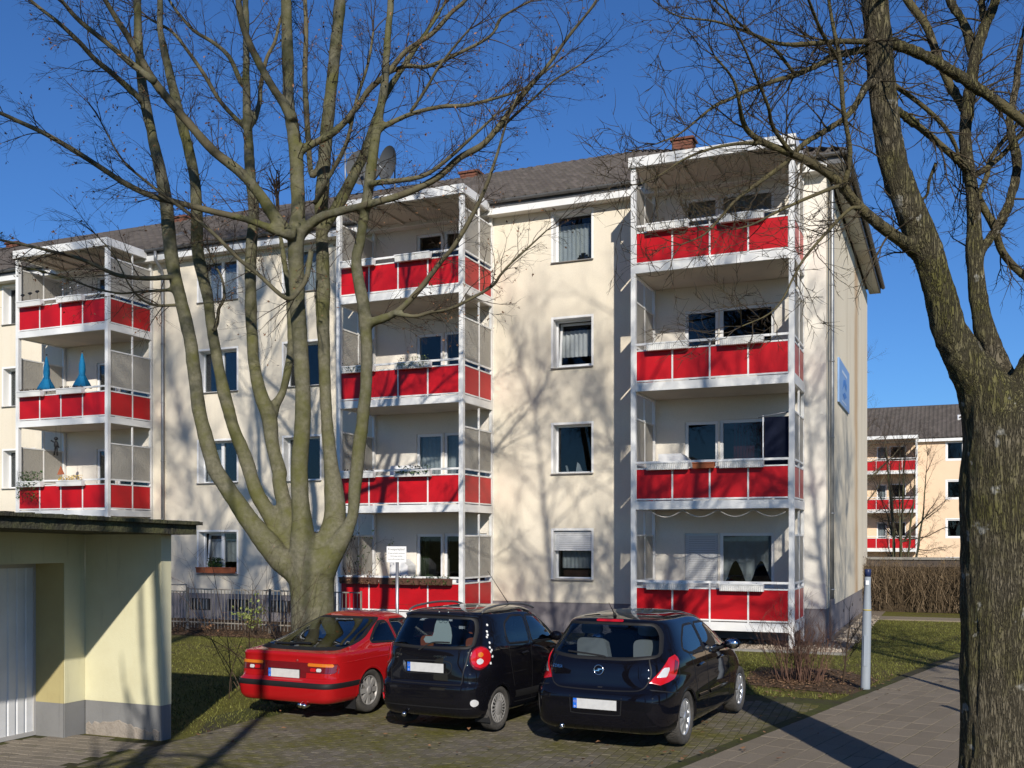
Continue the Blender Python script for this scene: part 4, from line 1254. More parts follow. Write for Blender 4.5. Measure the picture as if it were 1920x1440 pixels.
    def finish(self, wheel_r, tyre_w, track, rim_fn, under=0.2):
        # body shell with the window and wheel openings taken out
        keepf = []
        V = self.V
        for f in self.F:
            c = Vector((sum(V[i][0] for i in f), sum(V[i][1] for i in f), sum(V[i][2] for i in f))) / len(f)
            cut = False
            for wy in self.wheels:
                if math.hypot(c.y - wy, c.z - wheel_r) < self.arch and abs(c.x) > track / 2 - tyre_w * .9: cut = True
            if not cut:
                for kind, poly in self.holes:
                    if kind == 'rear' and c.y < 2.2 and c.z > .8: a, b = c.x, c.z
                    elif kind == 'front' and c.y > 2.0: a, b = c.x, c.z
                    elif kind == 'right' and c.x > .3: a, b = c.y, c.z
                    elif kind == 'left' and c.x < -.3: a, b = c.y, c.z
                    else: continue
                    if inside_poly(poly, a, b): cut = True; break
            if not cut: keepf.append(f)
        q = MB(); q.add(V, keepf, 0, True)
        me = q.mesh('body', self.paint)
        bm = bmesh.new(); bm.from_mesh(me)
        bmesh.ops.delete(bm, geom=[v for v in bm.verts if not v.link_faces], context='VERTS')
        bm.to_mesh(me); bm.free()
        link_mesh('body', me, self.t)
        # wheel housings and arch lips
        for wy in self.wheels:
            for s in (-1, 1):
                q = MB(); n = 26; vs_ = []
                for k in range(n + 1):
                    a = -0.25 + (PI + .5) * k / n
                    y_, z_ = wy + self.arch * math.cos(a), wheel_r + self.arch * math.sin(a)
                    fr = self.frame('right' if s > 0 else 'left')
                    o = self.put(fr, y_, max(z_, .21), .004)
                    vs_ += [o, (s * (track / 2 - tyre_w * .95), y_, z_)]
                fs = [(2*k, 2*k+1, 2*k+3, 2*k+2) for k in range(n)]
                vs_.append((s * (track / 2 - tyre_w * .95), wy, wheel_r)); c = len(vs_) - 1
                fs += [(2*k+1, c, 2*k+3) for k in range(n)]
                q.add(vs_, fs); q.build('wheel_housing', BLACK, self.t)
                arcp = [(wy + (self.arch + .006) * math.cos(a), wheel_r + (self.arch + .006) * math.sin(a)) for a in [(-.12 + (PI + .24) * k / 14) for k in range(15)]]
                self.strip('arch_lip', 'right' if s > 0 else 'left', arcp, self.paint, .05, -.006, None, 3, .013)
        for wy in self.wheels:
            for s in (-1, 1):
                w = MB(); w.lathe([(.12, -.06), (.12, .02)], 20, 'x')
                wo = w.build('wheel', STEEL, self.t, (s * (track / 2 - tyre_w / 2), wy, wheel_r))
                if s < 0: wo.rotation_euler = (0, 0, PI)
                r, tw = wheel_r, tyre_w / 2; ri = r * .68
                ty = MB(); ty.lathe([(ri, -tw * .8), (r * .86, -tw), (r * .965, -tw * .9), (r, -tw * .62), (r, tw * .62), (r * .965, tw * .9), (r * .86, tw), (ri, tw * .8), (ri, -tw * .8)], 48, 'x', closed=True)
                for k in (-.42, -.14, .14, .42): ty.lathe([(r * 1.001, tw * k - .004), (r * .985, tw * k), (r * 1.001, tw * k + .004)], 48, 'x', mi=0)
                ty.build('tyre', TYRE, wo)
                rim_fn(wo, ri, tw)
        return self.t

def tyre_mat():
    m, nt, b = nodes_of('tyre rubber')
    p = coords(nt)
    f = ramp(nt, tex_noise(nt, 14, 5, .6, p), [(.3, 0.), (.7, 1.)])
    nt.links.new(mix(nt, f, (.035, .033, .032), (.075, .068, .060)), b.inputs['Base Color'])
    b.inputs['Roughness'].default_value = .85
    w = nt.nodes.new('ShaderNodeTexWave'); w.inputs['Scale'].default_value = 26; w.bands_direction = 'Y'; w.inputs['Distortion'].default_value = 6
    nt.links.new(p, w.inputs['Vector']); bump(nt, b, w.outputs['Fac'], .5, .01)
    return m
TYRE = tyre_mat()
ALLOY = mat('silver wheel paint', (.55, .56, .58), .3, .5, .7)
HUBCAP = mat('dusty silver hubcap', (.34, .33, .32), .5, .4, .3)
CHROME = mat('chrome', (.75, .76, .78), .12, .5, 1.0)
CARGLASS = glass('car glass', (.50, .55, .58), 1.5, 1.7)
LENS_RED = mat('red lamp lens', (.50, .008, .012), .12, .6, coat=1.0)
LENS_DARK = mat('dark red lamp lens', (.13, .006, .010), .15, .6, coat=1.0)
LENS_AMBER = mat('amber lamp lens', (.62, .17, .015), .15, .6, coat=1.0)
LENS_WHITE = mat('clear lamp lens', (.72, .72, .72), .15, .6, .2, bmp=(60, .6, .01), coat=1.0)
PLATE = mat('number plate', (.58, .58, .57), .4, .4, var=(.50, .50, .50), vscale=16)
EUBLUE = mat('plate blue', (.01, .13, .62), .4, .4)
SEAT = mat('grey seat cloth', (.13, .14, .15), .9, .1)
SEATL = mat('pale seat cloth', (.42, .43, .42), .9, .1)
ORANGE = mat('orange seat cloth', (.42, .12, .035), .9, .1)

def paint(name, col, flake=.0, dust=.0):
    m, nt, b = nodes_of(name)
    p = coords(nt)
    f = ramp(nt, tex_noise(nt, 2.5, 5, .6, p), [(.35, 0.), (.8, 1.)])
    nt.links.new(mix(nt, mathn(nt, 'MULTIPLY', f, dust), col, (.10, .09, .075)), b.inputs['Base Color'])
    b.inputs['Metallic'].default_value = flake
    b.inputs['Roughness'].default_value = .55
    b.inputs['Specular IOR Level'].default_value = .0
    b.inputs['Coat Weight'].default_value = 1.0
    nt.links.new(ramp(nt, tex_noise(nt, 6, 4, .6, p), [(.3, .008), (.8, .03)]), b.inputs['Coat Roughness'])
    return m
P_BLACK = paint('blue-black car paint', (.0035, .0035, .006), .0, .008)
P_BLACK2 = paint('dusty black car paint', (.0045, .0045, .007), .0, .03)
P_RED = paint('red car paint', (.36, .008, .010), 0, .03)

def spokes_rim(n, dish=.01, m=None, wide=.028, hole=.035):
    def fn(wo, ri, tw):
        q = MB()
        q.lathe([(ri * 1.0, -tw * .7), (ri * .99, tw * .82), (ri * .93, tw * .80), (ri * .90, tw * .4), (ri * .90, -tw * .7)], 40, 'x', closed=True)
        for k in range(n):
            a = 2 * PI * k / n
            c, s = math.cos(a), math.sin(a); pc, ps = -s, c
            vs_ = []
            for r, w in ((.05, wide * .9), (ri * .93, wide * 1.15)):
                for e in (-1, 1):
                    for x in (tw * .45, tw * .72 + (dish if r < .1 else 0)):
                        vs_.append((x, c * r + pc * w * e, s * r + ps * w * e))
            q.add(vs_, [(0, 1, 5, 4), (2, 6, 7, 3), (1, 3, 7, 5), (0, 4, 6, 2), (4, 5, 7, 6), (0, 2, 3, 1)])
        q.lathe([(.06, tw * .4), (.06, tw * .74 + dish), (.03, tw * .80 + dish)], 18, 'x')
        q.build('rim', m or ALLOY, wo)
        MB().lathe([(ri * .9, tw * .02), (.02, tw * .05)], 30, 'x').build('brake_disc', BLACK, wo)
    return fn
def hubcap_rim(n=20):
    def fn(wo, ri, tw):
        q = MB()
        q.lathe([(ri, tw * .5), (ri * 1.0, tw * .84), (ri * .92, tw * .88), (ri * .88, tw * .72), (ri * .52, tw * .80), (ri * .42, tw * .95), (.02, tw * .98)], 40, 'x')
        for k in range(n):
            a = 2 * PI * k / n; c, s = math.cos(a), math.sin(a); pc, ps = -s, c; vs_ = []
            for r, w in ((ri * .5, .006), (ri * .9, .011)):
                for e in (-1, 1):
                    for x in (tw * .7, tw * .93): vs_.append((x, c * r + pc * w * e, s * r + ps * w * e))
            q.add(vs_, [(0, 1, 5, 4), (2, 6, 7, 3), (1, 3, 7, 5), (4, 5, 7, 6), (0, 2, 3, 1)])
        q.build('hubcap', HUBCAP, wo)
        q = MB()
        for k in range(n):
            a = 2 * PI * (k + .5) / n; c, s = math.cos(a), math.sin(a); pc, ps = -s, c
            vs_ = [(tw * .83, c * r + pc * w * e, s * r + ps * w * e) for r, w in ((ri * .56, .008), (ri * .86, .014)) for e in (-1, 1)]
            q.add(vs_, [(0, 1, 3, 2)])
        tag(q.build('hubcap_slots', BLACK, wo), kind='stuff')
    return fn

def plate(car, x, y, z, tilt=0.0, w=.52, h=.11):
    q = MB(); q.box(-w / 2 - .006, 0, -h / 2 - .006, w / 2 + .006, .012, h / 2 + .006)
    o = q.build('plate_holder', BLACK, car.t, (x, y, z)); o.rotation_euler = (tilt, 0, 0)
    MB().box(-w / 2 + .045, -.004, -h / 2, w / 2, -.0005, h / 2).build('number_plate', PLATE, o)
    MB().box(-w / 2, -.004, -h / 2, -w / 2 + .0445, -.0005, h / 2).build('plate_band', EUBLUE, o)
    st = MB(); 
    for k in range(12):
        a = 2 * PI * k / 12; cx, cz = -w / 2 + .022 + .013 * math.cos(a), .02 + .013 * math.sin(a)
        st.box(cx - .0018, -.0046, cz - .0018, cx + .0018, -.0041, cz + .0018)
    st.build('plate_stars', YELLOW, o)
    tm_ = link_mesh('plate_letter', text_mesh('D', .03, PVC), o, (-w / 2 + .022, -.0046, -.047)); tm_.rotation_euler = (PI / 2, 0, 0)
    return o

def lettering(car, txt, size, x, z, m, kind='rear', off=.006):
    p = car.put(car.frame(kind), x, z, off); p2 = car.put(car.frame(kind), x, z + .04, off); p3 = car.put(car.frame(kind), x + .05, z, off)
    me = text_mesh(txt, size, m, 'LEFT', .001)
    o = link_mesh('badge_lettering', me, car.t, p)
    tilt = math.atan2(p2.y - p.y, p2.z - p.z); turn = math.atan2(p3.y - p.y, p3.x - p.x)
    o.rotation_euler = (PI / 2 - tilt, 0, turn)
    return o

def seat(car, x, y, z, m, h=.62, w=.46, tilt=.25):
    q = MB()
    pr = rounded([(-w / 2, 0), (w / 2, 0), (w / 2 - .05, h), (-w / 2 + .05, h)], .08)
    n = len(pr); vs_ = []
    for d in (-.06, .06): vs_ += [(x + p[0], y + d - p[1] * tilt, z + p[1]) for p in pr]
    q.add(vs_, [tuple(range(n)), tuple(range(2 * n - 1, n - 1, -1))] + [(i, n + i, n + (i + 1) % n, (i + 1) % n) for i in range(n)], 0, False)
    o = q.build('seat', m, car.t)
    r = MB(); pr = rounded([(-.13, 0), (.13, 0), (.11, .17), (-.11, .17)], .06); n = len(pr); vs_ = []
    for d in (-.045, .045): vs_ += [(x + p[0], y + d - (h + .04) * tilt, z + h + .05 + p[1]) for p in pr]
    r.add(vs_, [tuple(range(n)), tuple(range(2 * n - 1, n - 1, -1))] + [(i, n + i, n + (i + 1) % n, (i + 1) % n) for i in range(n)])
    r.build('headrest', m, o)

def side_pair(fn):
    fn('right', 1); fn('left', -1)

# --- blue-black five-door hatchback (gable-end side of the row)
rows = [(.20, .10, 3.88, .78, 8, 4), (.26, .03, 3.95, .825, 8, 4), (.38, .0, 4.0, .845, 8, 3.6), (.50, -.005, 4.0, .853, 8, 3.6), (.60, .0, 3.98, .856, 8, 3.6), (.665, .035, 3.94, .855, 8, 3.6),
        (.70, .075, 3.9, .853, 8, 3.6), (.80, .095, 3.75, .848, 5.5, 3.6), (.90, .115, 3.45, .838, 5.2, 3.8), (.98, .145, 3.12, .820, 5, 4), (1.05, .20, 2.97, .790, 5, 4), (1.15, .285, 2.78, .742, 5, 4),
        (1.25, .37, 2.58, .692, 5, 4), (1.34, .44, 2.38, .645, 5, 4), (1.40, .455, 2.22, .603, 5, 4), (1.435, .50, 2.1, .55, 4.5, 3.6), (1.463, .66, 1.98, .45, 4, 3.4), (1.48, .88, 1.82, .30, 3.4, 3), (1.487, 1.15, 1.6, .08, 3, 3)]
c = Car('hatchback_car', 'blue-black five-door hatchback with round emblem and tall wedge tail lamps', rows, (-3.66, 10.98, .04), R(-3.5), P_BLACK, (.755, 3.265), .335)
c.wz = .31
c.window('rear_window', 'rear', [(-.655, 1.05), (-.3, 1.015), (.3, 1.015), (.655, 1.05), (.60, 1.27), (.52, 1.385), (-.52, 1.385), (-.60, 1.27)], CARGLASS)
for kd in ('right', 'left'):
    c.window('side_window', kd, [(.98, 1.035), (1.52, 1.01), (1.52, 1.335), (1.18, 1.335), (.93, 1.20), (.80, 1.09)], CARGLASS, width=.028)
    c.window('side_window', kd, [(1.60, 1.01), (2.50, .975), (2.60, 1.0), (2.16, 1.26), (1.98, 1.33), (1.60, 1.338)], CARGLASS, width=.028)
    c.strip('door_gap', kd, [(1.56, 1.36), (1.56, 1.0), (1.57, .7), (1.58, .42), (1.60, .30)], BLACK, .012)
    c.strip('door_gap', kd, [(2.52, .98), (2.58, .8), (2.57, .5), (2.52, .30), (1.6, .285), (1.1, .30)], BLACK, .012)
    c.strip('door_gap', kd, [(.86, 1.15), (1.0, .95), (1.06, .75), (1.12, .55)], BLACK, .012)
    c.strip('bumper_gap', kd, [(.07, .70), (.25, .665), (.43, .645)], BLACK, .012)
    for y0 in (1.20, 2.06):
        h = c.strip('door_handle', kd, [(y0, .865), (y0 + .1, .872), (y0 + .2, .872)], P_BLACK, .035, .006, None, 5, .028)
    c.strip('side_moulding', kd, [(1.66, .50), (2.0, .50), (2.48, .495)], P_BLACK, .05, .003, None, 5, .012)
    c.strip('side_moulding', kd, [(1.18, .51), (1.4, .505), (1.54, .50)], P_BLACK, .05, .003, None, 5, .012)
sg = {'R': 1, 'L': -1}
for s in 'RL':
    lp = c.patch('tail_lamp', (s, 38), [(.185, .755), (.34, .74), (.55, .80), (.64, .98), (.60, 1.055), (.49, 1.035), (.37, .92)], LENS_RED, .010, 12, 12, None, .03, .01)
    c.patch('reverse_lens', (s, 38), [(.285, .822), (.42, .822), (.475, .925), (.385, .925)], LENS_WHITE, .0135, 6, 6, lp, .012)
    c.patch('lamp_shadow', (s, 38), [(.52, .85), (.58, .87), (.615, .98), (.56, 1.0)], LENS_DARK, .0125, 6, 6, lp, .012)
c.strip('tailgate_gap', 'rear', [(-.56, 1.02), (-.60, .86), (-.53, .705), (-.3, .672), (.3, .672), (.53, .705), (.60, .86), (.56, 1.02)], BLACK, .012)
c.strip('bumper_crease', 'rear', [(-.72, .56), (-.5, .575), (0, .58), (.5, .575), (.72, .56)], P_BLACK, .03, -.004, None, 8, .010)
c.strip('lower_lip', 'rear', [(-.70, .30), (-.4, .275), (0, .27), (.4, .275), (.70, .30)], P_BLACK, .05, -.006, None, 8, .016)
c.strip('plate_recess', 'rear', [(-.31, .60), (-.30, .44), (-.27, .405), (0, .40), (.27, .405), (.30, .44), (.31, .60)], BLACK, .010)
plate(c, -.0, -.022, .515)
c.patch('third_brake_lamp', 'rear', [(-.17, 1.405), (.17, 1.405), (.165, 1.428), (-.165, 1.428)], LENS_RED, .012, 3, 10, None, .015)
pz = c.put(c.frame('rear'), 0, .885, .008)
q = MB(); q.lathe([(.050, -.006), (.058, .0), (.062, .004), (.058, .010), (.050, .006), (.050, -.006)], 32, 'y', (0, 0, 0), closed=False)
em = MB()
n = 32
for rr0, rr1 in ((.049, .060),):
    vs_ = []
    for k in range(n):
        a = 2 * PI * k / n
        for r_, y_ in ((rr0, 0), (rr0, -.008), (rr1, -.008), (rr1, 0)): vs_.append((r_ * math.cos(a), y_, r_ * math.sin(a)))
    em.add(vs_, [(k * 4 + j, k * 4 + (j + 1) % 4, ((k + 1) % n) * 4 + (j + 1) % 4, ((k + 1) % n) * 4 + j) for k in range(n) for j in range(4)], 0, True)
em.slab([(-.068, -.014), (.01, -.014), (.006, .0), (.068, .014), (-.01, .014), (-.006, .0)], 1, -.007, -.001)
o = em.build('emblem', CHROME, c.t, pz); o.rotation_euler = (-.12, 0, 0)
lettering(c, 'CORSA', .052, -.60, .885, CHROME)
c.strip('wiper', 'rear', [(-.42, 1.065), (-.2, 1.05), (0.02, 1.03), (.06, 1.015)], BLACK, .018, .012, None, 5, .012)
for s in (1, -1):
    q = MB(); x0 = s * .80
    q.ball((s * .93, 2.42, 1.02), .10, 14, 10, (1.05, .55, .72)); q.tube([(s * .78, 2.47, .98), (s * .88, 2.44, 1.0)], [.04, .03], 8)
    mo = q.build('mirror', P_BLACK, c.t)
    MB().ball((s * .93, 2.395, 1.02), .085, 14, 10, (1.0, .45, .70)).build('mirror_glass', CHROME, mo)
q = MB(); q.tube([(0, .62, 1.455), (0, .60, 1.50)], [.022, .016], 8); q.tube([(0, .60, 1.49), (0, .42, 1.63)], [.007, .003], 6); q.build('aerial', BLACK, c.t)
q = MB(); q.tube([(-.42, .02, .235), (-.42, -.0, .228), (-.42, .15, .24)], .028, 12); q.build('exhaust', CHROME, c.t)
for x in (-.36, .36): seat(c, x, .95, .62, SEATL, .56)
for x in (-.36, .36): seat(c, x, 1.85, .58, SEAT, .58)
MB().box(-.6, .5, .86, .6, .88, .88).build('parcel_shelf', SEAT, c.t)
MB().box(-.7, .3, .22, .7, 3.0, .30).build('cabin_floor', SEAT, c.t)
MB().box(-.66, 2.55, .6, .66, 2.95, .95).build('dashboard', SEAT, c.t)
c.finish(.315, .20, 1.66, spokes_rim(9, .012, ALLOY, .022))

# --- black city car with round tail lamps
rows = [(.205, .09, 3.38, .68, 8, 4), (.26, .025, 3.44, .715, 8, 4), (.36, .0, 3.49, .732, 8, 3.6), (.48, -.005, 3.5, .743, 8, 3.6), (.585, .0, 3.49, .747, 8, 3.6), (.63, .045, 3.46, .747, 8, 3.6),
        (.72, .055, 3.40, .747, 8, 3.6), (.84, .062, 3.25, .744, 5.6, 3.8), (.95, .078, 2.95, .738, 5.4, 4), (1.02, .095, 2.72, .730, 5.2, 4), (1.08, .125, 2.58, .712, 5, 4), (1.18, .19, 2.42, .685, 5, 4),
        (1.28, .26, 2.24, .650, 5, 4), (1.38, .32, 2.05, .610, 5, 4), (1.43, .335, 1.95, .575, 5, 4), (1.462, .39, 1.86, .52, 4.5, 3.6), (1.482, .55, 1.75, .42, 4, 3.4), (1.495, .8, 1.6, .26, 3.4, 3), (1.50, 1.05, 1.4, .06, 3, 3)]
c = Car('city_car', 'small black city car with round red tail lamps, roof rails and a white cat sunshade', rows, (-5.90, 11.10, .04), R(-4.5), P_BLACK2, (.62, 2.96), .30)
c.wz = .275
c.window('rear_window', 'rear', [(-.575, 1.055), (-.2, 1.04), (.2, 1.04), (.575, 1.055), (.555, 1.25), (.50, 1.39), (-.50, 1.39), (-.555, 1.25)], CARGLASS)
for kd in ('right', 'left'):
    c.window('side_window', kd, [(.86, 1.055), (1.42, 1.03), (1.42, 1.37), (1.10, 1.385), (.88, 1.30), (.84, 1.18)], CARGLASS, width=.03)
    c.window('side_window', kd, [(1.50, 1.025), (2.25, 1.0), (2.36, 1.02), (1.98, 1.27), (1.80, 1.345), (1.50, 1.37)], CARGLASS, width=.03)
    c.strip('door_gap', kd, [(1.46, 1.38), (1.46, 1.0), (1.47, .7), (1.48, .45), (1.5, .30)], BLACK, .012)
    c.strip('door_gap', kd, [(2.28, 1.0), (2.34, .8), (2.33, .5), (2.30, .30), (1.5, .285), (1.0, .30)], BLACK, .012)
    c.strip('door_gap', kd, [(.80, 1.15), (.86, .95), (.90, .75), (.98, .50)], BLACK, .012)
    c.strip('sill_trim', kd, [(1.0, .40), (1.6, .385), (2.5, .385)], BLACK, .09, .004, None, 6, .012)
    for y0 in (1.16, 1.98): c.strip('door_handle', kd, [(y0, .90), (y0 + .09, .905), (y0 + .18, .905)], BLACK, .032, .006, None, 5, .026)
    s = 1 if kd == 'right' else -1
    r = MB(); rp = [(s * .535, .50, 1.455), (s * .53, .64, 1.500), (s * .525, 1.1, 1.528), (s * .525, 1.55, 1.512), (s * .53, 1.80, 1.475), (s * .535, 1.92, 1.44)]
    r.tube(catmull(rp, 5), .014, 8); r.build('roof_rail', DARKMETAL, c.t)
for s in 'RL':
    cx = .47 if s == 'R' else .47
    circ = [(cx + .108 * math.cos(2 * PI * k / 20), .925 + .125 * math.sin(2 * PI * k / 20)) for k in range(20)]
    lp = c.patch('tail_lamp', (s, 24), circ, LENS_RED, .020, 14, 12, None, 0, .02)
    circ = [(cx - .012 + .038 * math.cos(2 * PI * k / 14), .885 + .040 * math.sin(2 * PI * k / 14)) for k in range(14)]
    c.patch('reverse_lens', (s, 24), circ, LENS_WHITE, .026, 6, 6, lp, 0)
    circ = [(cx - .005 + .03 * math.cos(2 * PI * k / 14), .965 + .03 * math.sin(2 * PI * k / 14)) for k in range(14)]
    c.patch('indicator_lens', (s, 24), circ, LENS_AMBER, .026, 6, 6, lp, 0)
    c.ring('lamp_rim', (s, 24), [(cx + .113 * math.cos(2 * PI * k / 20), .925 + .13 * math.sin(2 * PI * k / 20)) for k in range(20)], LENS_DARK, .018, .008, lp, 0)
    circ = [(.52 + .042 * math.cos(2 * PI * k / 14), .40 + .044 * math.sin(2 * PI * k / 14)) for k in range(14)]
    c.patch('fog_lamp', (s, 14), circ, LENS_WHITE if s == 'R' else LENS_RED, .012, 7, 7, None, 0, .01)
c.strip('tailgate_gap', 'rear', [(-.56, 1.04), (-.52, .80), (-.50, .63), (-.45, .612), (0, .606), (.45, .612), (.50, .63), (.52, .80), (.56, 1.04)], BLACK, .012)
c.strip('bumper_crease', 'rear', [(-.66, .585), (-.4, .59), (0, .592), (.4, .59), (.66, .585)], P_BLACK2, .03, -.004, None, 8, .010)
c.strip('bumper_groove', 'rear', [(-.66, .335), (-.4, .33), (0, .328), (.4, .33), (.66, .335)], BLACK, .012)
c.strip('spoiler', 'rear', [(-.53, 1.41), (-.3, 1.428), (0, 1.432), (.3, 1.428), (.53, 1.41)], P_BLACK2, .05, .0, None, 8, .03)
c.strip('plate_recess', 'rear', [(-.34, .87), (0, .885), (.33, .87), (.31, .735), (0, .728), (-.31, .735), (-.34, .87)], BLACK, .012)
c.patch('chrome_trim', 'rear', [(-.345, .87), (-.30, .865), (-.275, .74), (-.31, .745)], CHROME, .008, 5, 4, None, .015)
plate(c, 0.0, .038, .80)
lettering(c, 'CHEVROLET', .034, .10, .925, CHROME)
lettering(c, 'Matiz', .048, -.46, .925, CHROME)
lettering(c, 'SX', .03, -.46, .885, CHROME)
c.strip('wiper', 'rear', [(-.12, 1.0), (-.02, 1.06), (.08, 1.095), (.30, 1.10)], BLACK, .018, .014, None, 5, .012)
q = MB(); q.tube([(-.27, .03, .235), (-.27, -.01, .225), (-.27, -.035, .205)], .027, 12); q.build('exhaust', CHROME, c.t)
q = MB(); q.tube([(.25, 1.75, 1.49), (.20, 1.25, 1.95)], [.006, .003], 6); q.build('aerial', BLACK, c.t)
DAISY = mat('white sticker', (.80, .80, .78), .5)
for k, (a, b) in enumerate(((.62, 1.36), (.66, 1.44), (.60, 1.27), (.63, 1.30), (.645, 1.17), (.62, 1.12), (.66, 1.04), (.63, 1.0), (.67, .93), (.62, .88))):
    pt = Vector((.70, .42, b)); h, nn, _, _ = c.bvh.find_nearest(Vector((.9, .30 + .25 * (a - .55) * 4, b)))
    d = MB(); u = nn.cross(Vector((0, 0, 1))).normalized(); v = u.cross(nn).normalized(); pts_ = []
    for j in range(12):
        an = 2 * PI * j / 12; rr = .019 if j % 2 == 0 else .014
        pts_.append(h + nn * .003 + u * rr * math.cos(an) + v * rr * math.sin(an))
    d.add(pts_, [tuple(range(12))]); d.build('flower_sticker', DAISY, c.t)
cat = MB()
cat_poly = [(-.17, 0), (.20, 0), (.215, .10), (.20, .20), (.165, .27), (.175, .37), (.165, .40), (.115, .345), (.07, .345), (.03, .40), (.01, .37), (.0, .30), (-.03, .23), (-.05, .13), (-.07, .085), (-.17, .08), (-.20, .04)]
cat.slab([(a - .03, b + 1.065) for a, b in cat_poly], 1, .36, .368)
so_ = cat.build('cat_sunshade', mat('pale mint card', (.62, .70, .66), .8), c.t)
ey = MB()
for ex in (.055, .125):
    ey.add([(ex - .03 + .03 * math.cos(2 * PI * k / 14), .3585, 1.35 + .03 * math.sin(2 * PI * k / 14)) for k in range(14)] + [(ex - .03 + .024 * math.cos(2 * PI * k / 14), .3585, 1.35 + .024 * math.sin(2 * PI * k / 14)) for k in range(14)], [(k, (k + 1) % 14, 14 + (k + 1) % 14, 14 + k) for k in range(14)])
ey.build('eye_rings', SEAT, so_)
for x in (-.32, .36): seat(c, x, .86, .60, ORANGE, .52, .42)
for x in (-.32, .32): seat(c, x, 1.62, .56, SEAT, .58, .42)
MB().box(-.5, .35, .90, .5, .78, .92).build('parcel_shelf', SEAT, c.t)
MB().box(-.6, .3, .22, .6, 2.6, .30).build('cabin_floor', SEAT, c.t)
MB().box(-.6, 2.1, .6, .6, 2.5, .98).build('dashboard', SEAT, c.t)
for s in (1, -1):
    q = MB(); q.ball((s * .82, 2.05, 1.06), .09, 12, 8, (1, .5, .75)); q.tube([(s * .70, 2.12, 1.03), (s * .78, 2.08, 1.05)], [.035, .03], 8); q.build('mirror', P_BLACK2, c.t)
    MB().slab([(-.02, 0), (.20, 0), (.16, .14), (.02, .22)], 1, .34, .35).build('mud_flap', BLACK, c.t, (s * .62 - (.09), 0.02, .13))
c.finish(.275, .165, 1.44, hubcap_rim(20))

# --- red eighties coupe
rows = [(.215, .05, 4.26, .77, 13, 4), (.27, .015, 4.34, .81, 13, 4), (.36, .0, 4.38, .823, 13, 4), (.41, -.002, 4.40, .828, 13, 4), (.47, .0, 4.40, .830, 13, 4), (.50, .03, 4.40, .830, 13, 4), (.53, .085, 4.36, .829, 13, 4),
        (.62, .10, 4.15, .828, 13, 4), (.72, .115, 3.75, .824, 13, 4), (.79, .115, 3.35, .818, 13, 4), (.835, .11, 3.05, .808, 13, 4), (.862, .16, 2.96, .795, 11, 4), (.885, .33, 2.90, .775, 9, 4), (.93, .52, 2.82, .742, 7, 4),
        (1.0, .76, 2.68, .70, 5, 4), (1.10, 1.06, 2.50, .640, 5, 4), (1.20, 1.36, 2.32, .575, 5, 4), (1.25, 1.52, 2.22, .53, 4.6, 4), (1.28, 1.64, 2.12, .46, 4.2, 3.6), (1.298, 1.76, 2.04, .34, 3.6, 3), (1.305, 1.86, 1.96, .10, 3, 3)]
c = Car('coupe_car', 'red eighties fastback coupe with black bumper strip and amber-topped lamps', rows, (-8.16, 11.32, .04), R(-4.0), P_RED, (.92, 3.36), .325)
c.wz = .30
c.window('rear_window', 'rear', [(-.685, .905), (-.3, .895), (.3, .895), (.685, .905), (.60, 1.06), (.49, 1.235), (-.49, 1.235), (-.60, 1.06)], CARGLASS, width=.03)
for kd in ('right', 'left'):
    c.window('side_window', kd, [(1.02, .945), (1.62, .915), (1.62, 1.195), (1.50, 1.20), (1.30, 1.11)], CARGLASS, width=.028)
    c.window('side_window', kd, [(1.70, .91), (2.62, .89), (2.70, .90), (2.32, 1.12), (2.16, 1.195), (1.70, 1.205)], CARGLASS, width=.028)
    c.strip('door_gap', kd, [(1.66, 1.21), (1.66, .9), (1.66, .6), (1.64, .32)], BLACK, .012)
    c.strip('door_gap', kd, [(2.74, .90), (2.78, .7), (2.76, .45), (2.70, .30), (1.7, .285)], BLACK, .012)
    c.strip('waist_crease', kd, [(.18, .735), (1.0, .745), (2.0, .745), (3.0, .735)], P_RED, .03, -.003, None, 8, .010)
    c.strip('door_handle', kd, [(1.78, .80), (1.88, .80), (1.98, .80)], BLACK, .04, .005, None, 5, .02)
c.band('bumper_strip', .41, .495, BLACK, .006, 4.6)
c.patch('rear_panel', 'rear', [(-.79, .535), (.79, .535), (.79, .735), (-.79, .735)], LENS_DARK, .004, 6, 26, None, .015)
for s in (1, -1):
    def X(a, b): return sorted((s * a, s * b))
    a, b = X(.36, .775)
    lp = c.patch('tail_lamp', 'rear', [(a, .615), (b, .615), (b, .735), (a, .735)], LENS_DARK, .010, 5, 14, None, .012, .01)
    a, b = X(.375, .75); c.patch('indicator_lens', 'rear', [(a, .690), (b, .690), (b, .733), (a, .733)], LENS_AMBER, .014, 3, 12, lp, .012)
    a, b = X(.52, .60); c.patch('reverse_lens', 'rear', [(a, .625), (b, .625), (b, .668), (a, .668)], LENS_WHITE, .014, 3, 4, lp, .012)
    a, b = X(.42, .515); c.patch('brake_lens', 'rear', [(a, .625), (b, .625), (b, .668), (a, .668)], LENS_RED, .014, 3, 4, lp, .012)
    a, b = X(.36, .79); c.patch('lower_strip', 'rear', [(a, .535), (b, .535), (b, .605), (a, .605)], P_RED, .008, 3, 14, None, 0, .01)
    q = MB(); q.ball((s * .90, 2.52, .93), .085, 12, 8, (1.1, .5, .7)); q.tube([(s * .78, 2.58, .90), (s * .86, 2.54, .92)], [.03, .025], 8); q.build('mirror', P_RED, c.t)
    MB().slab([(-.10, 0), (.10, 0), (.085, .20), (-.085, .20)], 1, .58, .59).build('mud_flap', BLACK, c.t, (s * .70, 0, .09))
plate(c, -.01, .082, .585)
c.strip('spoiler', 'rear', [(-.76, .845), (-.4, .85), (0, .852), (.4, .85), (.76, .845)], P_RED, .035, -.006, None, 8, .016)
